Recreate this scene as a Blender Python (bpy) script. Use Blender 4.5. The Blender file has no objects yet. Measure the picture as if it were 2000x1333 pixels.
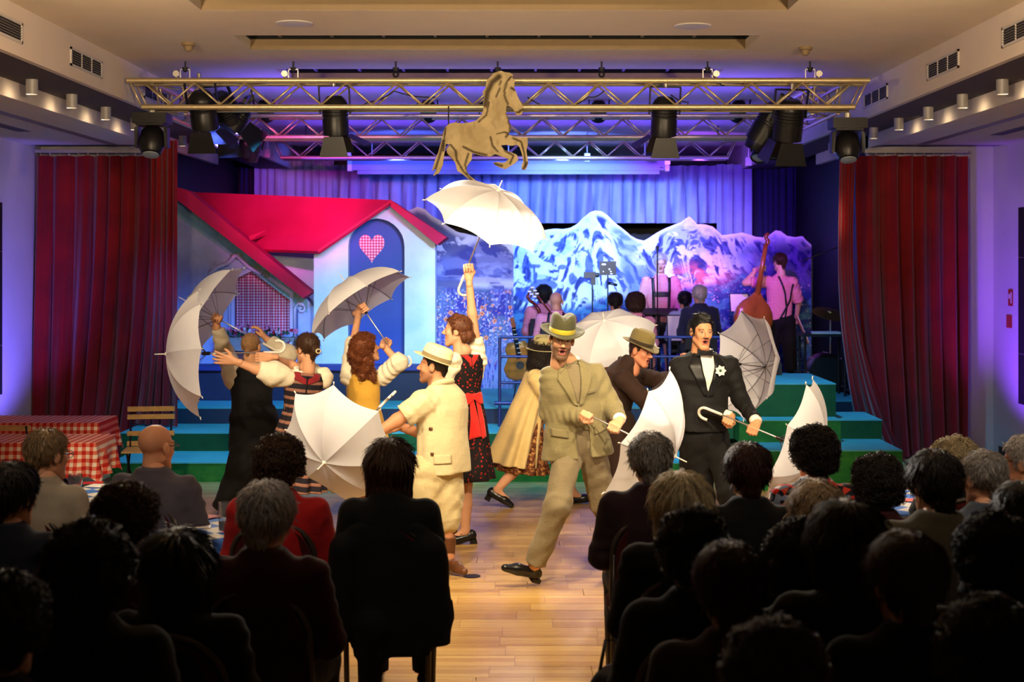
import bpy, bmesh, math, random
import numpy as np
from mathutils import Vector, Matrix, Euler

S = bpy.context.scene
C = bpy.data.collections.new('hall'); S.collection.children.link(C)

# ------------------------------------------------------------------ camera
F = 2800.0                       # focal length in pixels of the 2000 x 1333 frame
CAMZ = 2.15
cam_d = bpy.data.cameras.new('camera'); cam = bpy.data.objects.new('camera', cam_d)
S.collection.objects.link(cam); S.camera = cam
cam.location = (0, 0, CAMZ); cam.rotation_euler = (math.pi / 2, 0, 0)
cam_d.sensor_width = 36.0; cam_d.lens = F * 36.0 / 2000.0
cam_d.shift_x = -10 / 2000.0; cam_d.shift_y = -156.5 / 2000.0
cam_d.clip_start = 0.1; cam_d.clip_end = 200
cam_d.dof.use_dof = True; cam_d.dof.focus_distance = 10.6; cam_d.dof.aperture_fstop = 3.2

# ------------------------------------------------------------------ world, exposure
W = bpy.data.worlds.new('dim_hall'); S.world = W; W.use_nodes = True
W.node_tree.nodes['Background'].inputs[0].default_value = (0.55, 0.45, 0.6, 1)
W.node_tree.nodes['Background'].inputs[1].default_value = 0.003
S.view_settings.view_transform = 'Standard'; S.view_settings.look = 'None'
S.view_settings.gamma = 1.0; S.view_settings.use_curve_mapping = False
S.view_settings.exposure = 0.0
S.cycles.use_denoising = True; S.cycles.use_adaptive_sampling = True; S.cycles.adaptive_threshold = 0.1; S.cycles.adaptive_min_samples = 16
S.cycles.max_bounces = 5; S.cycles.diffuse_bounces = 3; S.cycles.glossy_bounces = 2
S.cycles.transmission_bounces = 6; S.cycles.transparent_max_bounces = 8
S.cycles.caustics_reflective = False; S.cycles.caustics_refractive = False
S.cycles.sample_clamp_indirect = 4.0

# ------------------------------------------------------------------ stage lighting (lamps of the hall, and added spots)
def spot(name, loc, aim, watts, col, deg=40, blend=0.5, size=0.08):
    l = bpy.data.lights.new(name, 'SPOT'); l.energy = watts; l.color = col
    l.spot_size = math.radians(deg); l.spot_blend = blend; l.shadow_soft_size = size
    o = bpy.data.objects.new(name, l); S.collection.objects.link(o); o.location = loc
    o.rotation_euler = (Vector(aim) - Vector(loc)).to_track_quat('-Z', 'Y').to_euler(); return o
def area(name, loc, aim, watts, col, sx, sy, spread=180):
    l = bpy.data.lights.new(name, 'AREA'); l.energy = watts; l.color = col
    l.shape = 'RECTANGLE'; l.size = sx; l.size_y = sy; l.spread = math.radians(spread)
    o = bpy.data.objects.new(name, l); S.collection.objects.link(o); o.location = loc
    o.rotation_euler = (Vector(aim) - Vector(loc)).to_track_quat('-Z', 'Y').to_euler(); return o
WARM = (1.0, 0.80, 0.50); PALE = (0.20, 0.42, 1.0); BLUE = (0.06, 0.14, 1.0); VIOLET = (0.30, 0.12, 1.0); MAG = (1.0, 0.05, 0.62)
# front-of-house profiles on the ceiling above the front rows
for i, (x, ax) in enumerate([(-2.6, -1.7), (-0.9, -0.4), (0.9, 0.6), (2.6, 1.6)]):
    spot('front_of_house_lamp', (x, 6.7, 3.8), (ax, 10.8, 0.6), 620, WARM, 50, 0.5)
# narrow spots added to brighten the faces, skimming over the audience
for x, ax in ((-2.2, -1.5), (0.2, 0.2), (2.4, 1.5)):
    spot('added_front_spot', (x, 1.0, 3.75), (ax, 10.6, 1.75), 820, (1.0, .80, .54), 17, 0.4)
spot('front_of_house_lamp', (0.0, 8.7, 3.85), (0.0, 8.3, 0), 640, WARM, 42, 0.7)  # extra spot straight down, added to brighten the aisle floor
spot('added_front_spot', (-0.6, 1.0, 3.5), (-0.3, 12.5, 3.42), 1600, (1.0, .80, .50), 24, 0.8)  # added to light the horse cut-out and front truss
# front truss: white fresnels
spot('truss_fresnel_lamp', (-1.6, 12.5, 3.2), (-0.38, 10.75, 2.5), 1500, (1, 0.92, 0.80), 30, 0.7)
for x, ax in ((-2.9, -1.9), (0.2, 0.0), (2.6, 2.0)): spot('truss_back_lamp', (x, 12.45, 3.3), (ax, 7.2, 1.1), 420, (1, 0.86, 0.62), 30, 0.8)
spot('truss_fresnel_lamp', (1.35, 12.5, 3.2), (1.2, 10.6, 1.0), 260, (1, 0.86, 0.66), 70, 0.7)
# dim house lamps over the front rows
for x in (-2.6, -1.0, 1.2, 2.8): spot('house_lamp', (x, 4.9, 3.8), (x, 6.7, 1.0), 100, (1.0, .82, .62), 52, 0.8, 0.2)
# wash of the set: pale blue, deep blue, magenta
spot('truss_wash_lamp', (-0.3, 12.7, 3.35), (-1.45, 16.7, 1.7), 820, (.26, .52, 1.0), 30, 0.6)
spot('truss_wash_lamp', (-2.7, 12.7, 3.35), (-3.1, 16.8, 1.6), 2500, (0.10, 0.18, 1.0), 46, 0.7)
spot('truss_wash_lamp', (-2.1, 12.7, 3.35), (-2.6, 16.8, 2.9), 850, MAG, 30, 0.9)
spot('truss_wash_lamp', (-1.0, 12.7, 3.35), (-1.9, 16.8, 2.9), 420, (1.0, .05, .6), 26, 0.9)
spot('truss_wash_lamp', (0.4, 15.7, 3.35), (0.9, 20.6, 2.2), 2000, (.22, .52, 1.0), 42, 0.6)
spot('truss_wash_lamp', (1.4, 15.7, 3.35), (2.2, 20.6, 2.3), 1000, (0.30, 0.36, 1.0), 30, 0.7)
spot('truss_wash_lamp', (2.4, 15.7, 3.35), (3.0, 20.6, 1.9), 900, (0.34, 0.03, 1.0), 38, 0.8)
spot('truss_wash_lamp', (2.3, 14.5, 3.35), (2.55, 20.4, 1.85), 900, (1.0, 0.05, 0.45), 12, 0.9)
spot('truss_wash_lamp', (0.9, 12.8, 3.35), (-0.65, 17.9, 1.5), 1700, (0.26, 0.36, 1.0), 24, 0.7)
spot('truss_wash_lamp', (1.2, 12.8, 3.35), (1.6, 17.6, 1.5), 230, (0.95, 0.22, 0.75), 40, 0.8)
spot('truss_wash_lamp', (3.0, 12.8, 3.35), (3.4, 19.5, 1.5), 680, (1.0, 0.68, 0.46), 17, 0.8)
spot('truss_wash_lamp', (-1.6, 18.8, 3.35), (-1.4, 22.0, 3.1), 260, (0.05, 0.09, 1.0), 120, 0.6)
spot('truss_wash_lamp', (0.6, 18.8, 3.35), (0.6, 22.0, 3.1), 650, (0.07, 0.14, 1.0), 100, 0.6)
spot('truss_wash_lamp', (2.4, 18.8, 3.35), (2.6, 22.0, 3.1), 260, (0.22, 0.05, 1.0), 100, 0.6)
for x in (-2.2, 0.2, 2.4): spot('truss_wash_lamp', (x, 12.9, 3.3), (x * 1.05, 15.2, 0.3), 560, (0.04, 0.50, 0.95), 82, 0.8)
# violet uplights washing the side walls, blue light on the ceiling above the stage
spot('wall_uplight_lamp', (4.1, 14.4, 0.12), (5.37, 15.3, 1.5), 420, (0.22, 0.05, 1.0), 62, 0.9)
spot('wall_uplight_lamp', (-4.3, 14.0, 0.12), (-5.37, 15.1, 1.5), 420, (0.16, 0.12, 1.0), 62, 0.9)
area('truss_uplight_lamp', (0, 14.2, 3.42), (0, 14.3, 5), 80, (0.10, 0.05, 1.0), 5.6, 1.4)
area('truss_uplight_lamp', (0, 17.5, 3.42), (0, 17.6, 5), 110, (0.10, 0.05, 1.0), 5.6, 2.4)
# warm spots added to brighten the hall ceiling and soffits, unseen above the frame
for sgn in (-1, 1):
    spot('added_ceiling_spot', (sgn * 2.6, 6.4, 3.15), (sgn * 1.2, 11.0, 4.3), 620, (1.0, 0.74, 0.44), 76, 0.9, 0.15)
    spot('added_ceiling_spot', (sgn * 1.2, 6.4, 3.15), (sgn * 4.4, 11.2, 3.55), 420, (1.0, 0.74, 0.48), 60, 0.9, 0.15)

# ------------------------------------------------------------------ helpers
def lin(r, g=None, b=None):
    if g is None: r, g, b = r
    f = lambda c: (c / 12.92 if c <= 0.04045 else ((c + 0.055) / 1.055) ** 2.4)
    return (f(r / 255.0), f(g / 255.0), f(b / 255.0))
def P(px, py, d):
    return Vector(((px - 1010.0) / F * d, d, CAMZ - (py - 510.0) / F * d))
def D_floor(py, z=0.0):
    return F * (CAMZ - z) / (py - 510.0)

class MB:
    def __init__(s): s.v = []; s.f = []
    def add(s, verts, faces):
        n = len(s.v); s.v += [tuple(v) for v in verts]; s.f += [tuple(i + n for i in f) for f in faces]; return s
    def box(s, lo, hi):
        x0, y0, z0 = lo; x1, y1, z1 = hi
        return s.add([(x0,y0,z0),(x1,y0,z0),(x1,y1,z0),(x0,y1,z0),(x0,y0,z1),(x1,y0,z1),(x1,y1,z1),(x0,y1,z1)],
                     [(0,3,2,1),(4,5,6,7),(0,1,5,4),(1,2,6,5),(2,3,7,6),(3,0,4,7)])
    def bar(s, a, b, w, h, up=(0,0,1)):
        a = Vector(a); b = Vector(b); t = (b - a).normalized(); u = Vector(up)
        if abs(t.dot(u)) > 0.98: u = Vector((0,1,0))
        r = t.cross(u).normalized(); u = r.cross(t)
        vs = [p + r * (sx * w / 2) + u * (sz * h / 2) for p in (a, b) for sx, sz in ((-1,-1),(1,-1),(1,1),(-1,1))]
        return s.add(vs, [(0,1,2,3),(7,6,5,4),(0,4,5,1),(1,5,6,2),(2,6,7,3),(3,7,4,0)])
    def tube(s, a, b, r, r2=None, n=10, caps=True):
        return s.path([a, b], [r, r if r2 is None else r2], n, caps)
    def path(s, pts, rad, n=8, caps=True, closed=False):
        pts = [Vector(p) for p in pts]; m = len(pts)
        if not hasattr(rad, '__len__'): rad = [rad] * m
        vs = []; prev = None
        for i, p in enumerate(pts):
            if closed: t = pts[(i + 1) % m] - pts[i - 1]
            else: t = (pts[min(i + 1, m - 1)] - pts[max(i - 1, 0)])
            t.normalize()
            if prev is None:
                u = Vector((0,0,1)) if abs(t.z) < 0.9 else Vector((1,0,0)); u = (u - t * u.dot(t)).normalized()
            else:
                u = prev - t * prev.dot(t)
                u = u.normalized() if u.length > 1e-6 else Vector((1,0,0))
            prev = u; w = t.cross(u)
            for k in range(n):
                a = 2 * math.pi * k / n; vs.append(p + (u * math.cos(a) + w * math.sin(a)) * rad[i])
        fs = []
        for i in range(m if closed else m - 1):
            j = (i + 1) % m
            for k in range(n):
                l = (k + 1) % n; fs.append((i*n+k, i*n+l, j*n+l, j*n+k))
        if caps and not closed: fs += [tuple(range(n - 1, -1, -1)), tuple((m - 1) * n + k for k in range(n))]
        return s.add(vs, fs)
    def lathe(s, prof, n=24, origin=(0,0,0), axis=(0,0,1), caps=True, sx=1, sy=1):
        o = Vector(origin); q = Vector((0,0,1)).rotation_difference(Vector(axis)); vs = []; fs = []
        for r, z in prof:
            for k in range(n):
                a = 2 * math.pi * k / n
                vs.append(o + q @ Vector((r * math.cos(a) * sx, r * math.sin(a) * sy, z)))
        m = len(prof)
        for i in range(m - 1):
            for k in range(n):
                l = (k + 1) % n; fs.append((i*n+k, i*n+l, (i+1)*n+l, (i+1)*n+k))
        if caps: fs += [tuple(range(n - 1, -1, -1)), tuple((m - 1) * n + k for k in range(n))]
        return s.add(vs, fs)
    def prism(s, poly, off):
        """poly: list of 3-D points (one face); off: extrusion vector"""
        off = Vector(off); n = len(poly); p = [Vector(q) for q in poly]
        return s.add(p + [q + off for q in p], [tuple(range(n)), tuple(range(2*n-1, n-1, -1))] +
                     [(i, i + n, (i + 1) % n + n, (i + 1) % n) for i in range(n)])
    def mesh(s, name, off=(0,0,0), smooth=False):
        me = bpy.data.meshes.new(name); o = Vector(off)
        me.from_pydata([(v[0]-o.x, v[1]-o.y, v[2]-o.z) for v in s.v], [], s.f)
        if smooth:
            me.polygons.foreach_set('use_smooth', [True] * len(me.polygons))
        me.update(); return me
    def build(s, name, m, parent=None, smooth=False, fix=True, world=True):
        off = Vector((0,0,0))
        if parent is not None and world:
            q = parent
            while q is not None: off = off + q.location; q = q.parent
        me = s.mesh(name, off, smooth)
        if fix: fixnormals(me)
        if smooth == 'auto': me.set_sharp_from_angle(angle=math.radians(40))
        return link(name, me, m, parent)
def fixnormals(me):
    bm = bmesh.new(); bm.from_mesh(me); bmesh.ops.recalc_face_normals(bm, faces=bm.faces); bm.to_mesh(me); bm.free()
def link(name, me, m=None, parent=None):
    o = bpy.data.objects.new(name, me); C.objects.link(o)
    if m is not None:
        if isinstance(m, str): m = M[m]
        if not me.materials: me.materials.append(m)
    if parent is not None: o.parent = parent
    return o
def thing(name, label, cat, loc=(0,0,0), group=None):
    o = bpy.data.objects.new(name, None); o.empty_display_size = 0.1; C.objects.link(o); o.location = loc
    o['label'] = label; o['category'] = cat
    if group: o['group'] = group
    return o
def tag(o, label, cat, group=None):
    o['label'] = label; o['category'] = cat
    if group: o['group'] = group
    return o
def struct(o): o['kind'] = 'structure'; return o
def copy_tree(o, parent=None):
    c = o.copy(); C.objects.link(c); c.parent = parent
    for ch in list(o.children): copy_tree(ch, c)
    return c
def dup(o, loc, rotz=0.0, label=None, group=None, scale=None):
    c = copy_tree(o); c.location = loc; c.rotation_euler = (0, 0, rotz)
    if label: c['label'] = label
    if group: c['group'] = group
    if scale: c.scale = scale
    return c

# ------------------------------------------------------------------ materials
M = {}
class NT:
    def __init__(s, name):
        s.m = bpy.data.materials.new(name); s.m.use_nodes = True; s.t = s.m.node_tree
        s.b = s.t.nodes['Principled BSDF']; M[name] = s.m
    def n(s, typ, props=None, **ins):
        nd = s.t.nodes.new(typ)
        for k, v in (props or {}).items(): setattr(nd, k, v)
        for k, v in ins.items(): s.set(nd, int(k[1:]) if k[0] == 'i' and k[1:].isdigit() else k.replace('_', ' '), v)
        return nd
    def set(s, nd, key, v):
        sock = nd.inputs[key]
        if isinstance(v, bpy.types.NodeSocket): s.t.links.new(v, sock)
        elif isinstance(v, tuple) and len(v) == 3 and sock.type == 'RGBA': sock.default_value = (*v, 1)
        else: sock.default_value = v
    def math(s, op, a, b=None, c=None):
        nd = s.t.nodes.new('ShaderNodeMath'); nd.operation = op
        for i, v in enumerate((a, b, c)):
            if v is not None: s.set(nd, i, v)
        return nd.outputs[0]
    def mix(s, fac, a, b, mode='MIX'):
        nd = s.t.nodes.new('ShaderNodeMix'); nd.data_type = 'RGBA'; nd.blend_type = mode
        s.set(nd, 0, fac); s.set(nd, 6, a); s.set(nd, 7, b); return nd.outputs[2]
    def coord(s, which='Object', scale=None):
        tc = s.t.nodes.new('ShaderNodeTexCoord'); o = tc.outputs[which]
        if scale is not None:
            mp = s.n('ShaderNodeMapping'); s.t.links.new(o, mp.inputs[0]); mp.inputs['Scale'].default_value = scale; o = mp.outputs[0]
        return o
    def noise(s, vec, scale=5.0, detail=3.0, rough=0.5):
        nd = s.n('ShaderNodeTexNoise', Scale=scale, Detail=detail, Roughness=rough); s.t.links.new(vec, nd.inputs['Vector']); return nd.outputs['Fac']
    def ramp(s, fac, stops, interp='LINEAR'):
        nd = s.t.nodes.new('ShaderNodeValToRGB'); s.t.links.new(fac, nd.inputs[0]); nd.color_ramp.interpolation = interp
        e = nd.color_ramp.elements
        while len(e) < len(stops): e.new(0.5)
        for k, (p, c) in enumerate(stops): e[k].position = p; e[k].color = (*c, 1)
        return nd.outputs[0]
    def base(s, v): s.set(s.b, 'Base Color', v); return s
    def props(s, rough=0.6, metal=0.0, spec=0.5, **kw):
        s.b.inputs['Roughness'].default_value = rough; s.b.inputs['Metallic'].default_value = metal
        s.b.inputs['Specular IOR Level'].default_value = spec
        for k, v in kw.items(): s.set(s.b, k.replace('_', ' '), v)
        return s
    def bump(s, height, strength=0.3, dist=0.01):
        nd = s.n('ShaderNodeBump', Strength=strength, Distance=dist); s.t.links.new(height, nd.inputs['Height']); s.t.links.new(nd.outputs[0], s.b.inputs['Normal']); return s
def simple(name, col, rough=0.6, metal=0.0, var=0.12, vs=9.0, bump=0.0, bs=70.0, spec=0.5, bd=0.004, **kw):
    t = NT(name); co = t.coord()
    f = t.noise(co, vs, 4)
    d = tuple(c * (1 - var) for c in col); l = tuple(min(1.0, c * (1 + var)) for c in col)
    t.base(t.ramp(f, [(0.3, d), (0.7, l)])).props(rough, metal, spec, **kw)
    if bump: t.bump(t.noise(co, bs, 3), bump, bd)
    return t.m
def fabric(name, col, rough=0.85, var=0.15, weave=500.0, fold=14.0, sheen=0.2, fb=0.35):
    t = NT(name); co = t.coord(); f = t.noise(co, 6, 4)
    d = tuple(c * (1 - var) for c in col); l = tuple(min(1.0, c * (1 + var)) for c in col)
    t.base(t.ramp(f, [(0.3, d), (0.7, l)])).props(rough, 0, 0.25, Sheen_Weight=sheen)
    h = t.math('ADD', t.math('MULTIPLY', t.noise(co, weave, 2), 0.08), t.noise(co, fold, 3))
    t.bump(h, fb, 0.02); return t.m
def emit(name, col, strength):
    t = NT(name); t.base(col); t.set(t.b, 'Emission Color', col); t.b.inputs['Emission Strength'].default_value = strength; return t.m
def gingham(name, c_hi, c_mid, c_lo, scale, axes=(0, 2), rough=0.8, space='Object'):
    t = NT(name); co = t.coord(space); sp = t.n('ShaderNodeSeparateXYZ'); t.t.links.new(co, sp.inputs[0])
    def stripe(ax): return t.math('GREATER_THAN', t.math('FRACT', t.math('MULTIPLY', sp.outputs[ax], scale)), 0.5)
    k = t.math('MULTIPLY', t.math('ADD', stripe(axes[0]), stripe(axes[1])), 0.5)
    t.base(t.ramp(k, [(0.0, c_hi), (0.25, c_mid), (0.75, c_lo)], 'CONSTANT')).props(rough, 0, 0.2)
    t.bump(t.noise(co, 12, 3), 0.3, 0.02); return t.m
def vcol(name, rough=0.7, spec=0.3, bump=0.0, bs=60.0, sss=0.0):
    t = NT(name); a = t.n('ShaderNodeVertexColor', dict(layer_name='Col'))
    t.base(a.outputs[0]).props(rough, 0, spec)
    if sss: t.b.inputs['Subsurface Weight'].default_value = sss; t.b.inputs['Subsurface Radius'].default_value = (0.012, 0.005, 0.003)
    if bump: t.bump(t.noise(t.coord(), bs, 3), bump, 0.004)
    return t.m

# noise for painting and cloth in numpy
def _hash(ix, iy, seed):
    h = (ix.astype(np.int64) * 374761393 + iy.astype(np.int64) * 668265263 + seed * 1442695041) & 0x7fffffff
    h = ((h ^ (h >> 13)) * 1274126177) & 0x7fffffff
    return ((h ^ (h >> 16)) & 0xffff) / 65535.0
def vnoise(x, y, seed=0):
    ix = np.floor(x); iy = np.floor(y); fx = x - ix; fy = y - iy; fx = fx*fx*(3-2*fx); fy = fy*fy*(3-2*fy)
    a = _hash(ix, iy, seed); b = _hash(ix+1, iy, seed); c = _hash(ix, iy+1, seed); d = _hash(ix+1, iy+1, seed)
    return (a*(1-fx)+b*fx)*(1-fy) + (c*(1-fx)+d*fx)*fy
def fbm(x, y, seed=0, o=4):
    r = 0; a = 0.5; t = 0
    for i in range(o): r = r + a * vnoise(x * 2**i, y * 2**i, seed + i * 17); t += a; a *= 0.5
    return r / t
def setcol(me, cols):
    a = me.color_attributes.new('Col', 'FLOAT_COLOR', 'POINT')
    c = np.ones((len(cols), 4), np.float32); c[:, :3] = cols; a.data.foreach_set('color', c.ravel())
def smoothstep(a, b, x):
    t = np.clip((x - a) / (b - a), 0, 1); return t * t * (3 - 2 * t)
# ================================================================== the hall
simple('ceiling_paint', lin(214, 196, 170), 0.9, var=0.03, vs=3)
simple('fascia_paint', lin(212, 198, 184), 0.9, var=0.03, vs=3)
simple('wall_paint', lin(208, 200, 204), 0.85, var=0.03, vs=2, bump=0.05, bs=120)
simple('dark_soffit', lin(70, 60, 54), 0.8, var=0.05)
simple('void_black', lin(12, 11, 12), 0.9, var=0.1)
simple('slot_trim', lin(128, 106, 76), 0.7, var=0.04)
simple('grille_white', lin(190, 184, 178), 0.5, var=0.03)
simple('grille_grey', lin(120, 112, 108), 0.5, var=0.05)
simple('metal_alu', lin(205, 200, 190), 0.35, 0.9, var=0.06, vs=30)
simple('metal_dark', lin(40, 38, 40), 0.45, 0.6, var=0.1)
simple('black_matt', lin(18, 17, 19), 0.6, var=0.15)
simple('black_plastic', lin(20, 20, 23), 0.4, var=0.15)
simple('lamp_housing', lin(176, 172, 170), 0.5, 0.2, var=0.04)
emit('lamp_glow', (1.0, 0.80, 0.52), 5.0)
simple('red_sign', lin(176, 34, 30), 0.5, var=0.05)
simple('white_plastic', lin(220, 216, 208), 0.45, var=0.03)
simple('skirting', lin(60, 48, 46), 0.6)

CEIL, FX, FZ, SX, SZ, WX = 3.913, 3.44, 3.564, 3.96, 3.427, 5.37
Y0, YB, YC = -2.5, 23.5, 15.75
# parquet strip
t = NT('parquet'); oi = t.n('ShaderNodeObjectInfo'); co = t.coord('Object')
mp = t.n('ShaderNodeMapping'); t.t.links.new(co, mp.inputs[0])
cx = t.n('ShaderNodeCombineXYZ'); t.t.links.new(t.math('MULTIPLY', oi.outputs['Random'], 40), cx.inputs[0]); t.t.links.new(t.math('MULTIPLY', oi.outputs['Random'], 13), cx.inputs[1]); t.t.links.new(cx.outputs[0], mp.inputs['Location'])
br = t.n('ShaderNodeTexBrick', dict(offset=0.37, offset_frequency=1), Scale=1.0, Mortar_Size=0.0012, Brick_Width=0.55, Row_Height=0.066)
t.t.links.new(mp.outputs[0], br.inputs['Vector'])
br.inputs['Color1'].default_value = (*lin(224, 188, 122), 1); br.inputs['Color2'].default_value = (*lin(192, 148, 86), 1); br.inputs['Mortar'].default_value = (*lin(120, 86, 50), 1)
g = t.n('ShaderNodeMapping'); t.t.links.new(mp.outputs[0], g.inputs[0]); g.inputs['Scale'].default_value = (1.6, 26, 1)
gr = t.ramp(t.noise(g.outputs[0], 5, 5, 0.6), [(0.25, lin(150, 118, 78)), (0.75, (1, 1, 1))])
rd = t.ramp(oi.outputs['Random'], [(0, (0.82, 0.80, 0.78)), (1, (1.0, 1.0, 1.0))])
t.base(t.mix(1.0, t.mix(0.55, br.outputs[0], gr, 'MULTIPLY'), rd, 'MULTIPLY')).props(0.32, 0, 0.4)
t.bump(br.outputs['Fac'], 0.15, 0.002)

b = MB(); b.box((-WX, Y0, -0.1), (WX, 5.4, 0.0)); b.box((-WX, 5.4, -0.1), (WX, 14.2, -0.016)); b.box((-WX - 1, 14.2, -0.1), (WX + 1, YB, 0.0))
floor = struct(b.build('floor', 'parquet'))
pm = MB().box((-1.198, -0.0985, -0.016), (1.198, 0.0985, 0.0)).mesh('plank')
fixnormals(pm)
rnd = random.Random(5)
for r in range(44):
    y = 5.5 + r * 0.2; off = rnd.random() * 2.4
    x = -WX + off - 2.4
    while x < WX + 1.2:
        if x > -WX - 1.0 and x < WX + 1.0:
            o = link('plank', pm, 'parquet', floor); o.location = (max(-WX + 1.2, min(WX - 1.2, x)), y, 0) if False else (x, y, 0)
        x += 2.4
# floor box lid
b = MB().box((P(895, 1120, 9.8).x, 9.62, 0.0), (P(950, 1120, 9.8).x, 9.85, 0.003))
fb = tag(b.build('floor_socket', 'parquet'), 'small square floor socket lid let into the parquet', 'floor socket')
MB().lathe([(0.0, 0), (0.06, 0), (0.06, 0.004), (0.0, 0.004)], 20, (P(922, 1124, 9.8).x, 9.75, 0.003)).build('cover', 'metal_dark', fb)

# ceiling with three recessed slots
def ceil_part():
    b = MB(); slots = [(9.3, 10.07), (11.2, 11.95), (13.16, 14.1)]; SXL, SXR = -2.22, 1.90
    ys = Y0
    for a, c in slots:
        b.box((-FX, ys, CEIL), (FX, a, CEIL + 0.08)); b.box((-FX, a, CEIL), (SXL, c, CEIL + 0.08)); b.box((SXR, a, CEIL), (FX, c, CEIL + 0.08)); ys = c
    b.box((-FX, ys, CEIL), (FX, YB, CEIL + 0.08)); return b, slots, SXL, SXR
b, slots, SXL, SXR = ceil_part(); ceiling = struct(b.build('ceiling', 'ceiling_paint'))
for a, c in slots:
    q = MB(); q.box((SXL, a, CEIL + 0.5), (SXR, c, CEIL + 0.52)); q.box((SXL - .02, a - .02, CEIL + 0.08), (SXL, c + .02, CEIL + 0.52)); q.box((SXR, a - .02, CEIL + 0.08), (SXR + .02, c + .02, CEIL + 0.52)); q.box((SXL, a - .02, CEIL + .08), (SXR, a, CEIL + .52)); q.box((SXL, c, CEIL + .08), (SXR, c + .02, CEIL + .52))
    q.build('slot_void', 'void_black', ceiling)
    MB().box((SXL, c - 0.012, CEIL + 0.001), (SXR, c, CEIL + 0.085)).build('slot_trim', 'slot_trim', ceiling)
    me = MB().box((-0.012, a, CEIL + 0.10), (0.012, c, CEIL + 0.13)).mesh('slot_bar'); fixnormals(me)
    k = SXL + 0.25
    while k < SXR - 0.1:
        o = link('slot_bar', me, 'grille_grey', ceiling); o.location = (k, 0, 0); k += 0.43
# bulkheads at both sides: fascia, dark soffit with downlights, beam face, side soffit, wall
def side(s, nm):
    b = MB(); b.box((min(s*FX, s*(FX+.05)), Y0, FZ), (max(s*FX, s*(FX+.05)), YB, CEIL + .08)); fa = struct(b.build('trim_1' if s < 0 else 'trim_2', 'fascia_paint'))
    lo, hi = sorted((s*(FX+.05), s*SX)); MB().box((lo, Y0, FZ), (hi, YB, FZ + .03)).build('soffit_strip', 'dark_soffit', fa)
    lo, hi = sorted((s*SX, s*(SX+.06))); MB().box((lo, Y0, SZ), (hi, 19.0, FZ + .03)).build('beam_face', 'fascia_paint', fa)
    lo, hi = sorted((s*(SX+.06), s*WX)); b = MB(); b.box((lo, Y0, SZ), (hi, YC, SZ + .05)); so = b.build('side_soffit', 'fascia_paint', fa)
    lo, hi = sorted((s*(SX+.42), s*(SX+.52))); MB().box((lo, Y0, SZ - .004), (hi, YC - .05, SZ + .001)).build('light_track', 'grille_grey', fa)
    b = MB(); lo, hi = sorted((s*WX, s*(WX+.15))); b.box((lo, Y0, 0), (hi, YC + .6, CEIL)); w = struct(b.build('wall_' + nm, 'wall_paint'))
    # skirting
    lo, hi = sorted((s*(WX-.015), s*WX)); struct(MB().box((lo, Y0, 0), (hi, YC + .2, .09)).build('baseboard_' + nm, 'skirting'))
    # return wall behind the red curtain
    lo, hi = sorted((s*SX, s*(WX))); struct(MB().box((lo, YC + .42, 0), (hi, YC + .55, CEIL)).build('wall_return_' + nm, 'wall_paint'))
    return fa
side(-1, 'left'); side(1, 'right')
struct(MB().box((-WX - .2, Y0 - .15, 0), (WX + .2, Y0, CEIL + .1)).build('wall_rear', 'wall_paint'))
b = MB(); b.box((-WX - 1.2, YB, 0), (WX + 1.2, YB + .15, CEIL + .1)); struct(b.build('wall_back', 'black_matt'))
for s in (-1, 1):
    lo, hi = sorted((s * (SX + .35), s * (SX + .45)))
    struct(MB().box((lo, YC + .5, 0), (hi, YB, SZ + .4)).build('wall_stage_%s' % ('left' if s < 0 else 'right'), 'black_matt'))
    lo, hi = sorted((s * SX, s * (SX + .5))); struct(MB().box((lo, YC + .5, SZ + .38), (hi, YB, SZ + .45)).build('ceiling_wing_%s' % ('left' if s < 0 else 'right'), 'black_matt'))

# ventilation grilles on the fascia
def grille(s, y0, y1, label):
    x = s * FX; t = thing('vent_grille', label, 'vent', (x, (y0 + y1) / 2, 3.72), 'vents along the ceiling fascia')
    z0, z1 = 3.655, 3.80; e = -s
    b = MB()
    for (ya, yb, za, zb) in ((y0, y1, z0, z0 + .018), (y0, y1, z1 - .018, z1), (y0, y0 + .02, z0, z1), (y1 - .02, y1, z0, z1)):
        lo, hi = sorted((x, x + e * .012)); b.box((lo, ya, za), (hi, yb, zb))
    b.build('frame', 'grille_white', t)
    lo, hi = sorted((x + e * .001, x + e * .002)); MB().box((lo, y0 + .02, z0 + .018), (hi, y1 - .02, z1 - .018)).build('opening', 'void_black', t)
    lo, hi = sorted((x + e * .002, x + e * .01)); L = y1 - y0 - .04
    me = MB().box((lo - x, -L / 2, -.002), (hi - x, L / 2, .002)).mesh('louvre'); fixnormals(me)
    for k in range(5):
        o = link('louvre', me, 'grille_grey', t); o.location = (0, 0, z0 + .018 + (k + 1) * (z1 - z0 - .036) / 6 - 3.72)
    for k in (1, 2):
        yy = y0 + .02 + L * k / 3; MB().box((lo, yy - .006, z0 + .018), (hi, yy + .006, z1 - .018)).build('mullion', 'grille_white', t)
grille(-1, 8.55, 9.95, 'long white vent grille on left fascia at the frame corner')
grille(-1, 11.03, 11.86, 'white vent grille on left fascia above the second hanging downlight')
grille(-1, 13.2, 14.1, 'vent grille on left fascia, half hidden behind truss end')
grille(1, 9.35, 10.15, 'nearest white vent grille on right fascia, top right corner')
grille(1, 11.15, 12.0, 'white vent grille on right fascia nearest the smoke detector')
grille(1, 13.3, 14.2, 'vent grille on right fascia, half hidden behind truss end')
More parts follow.
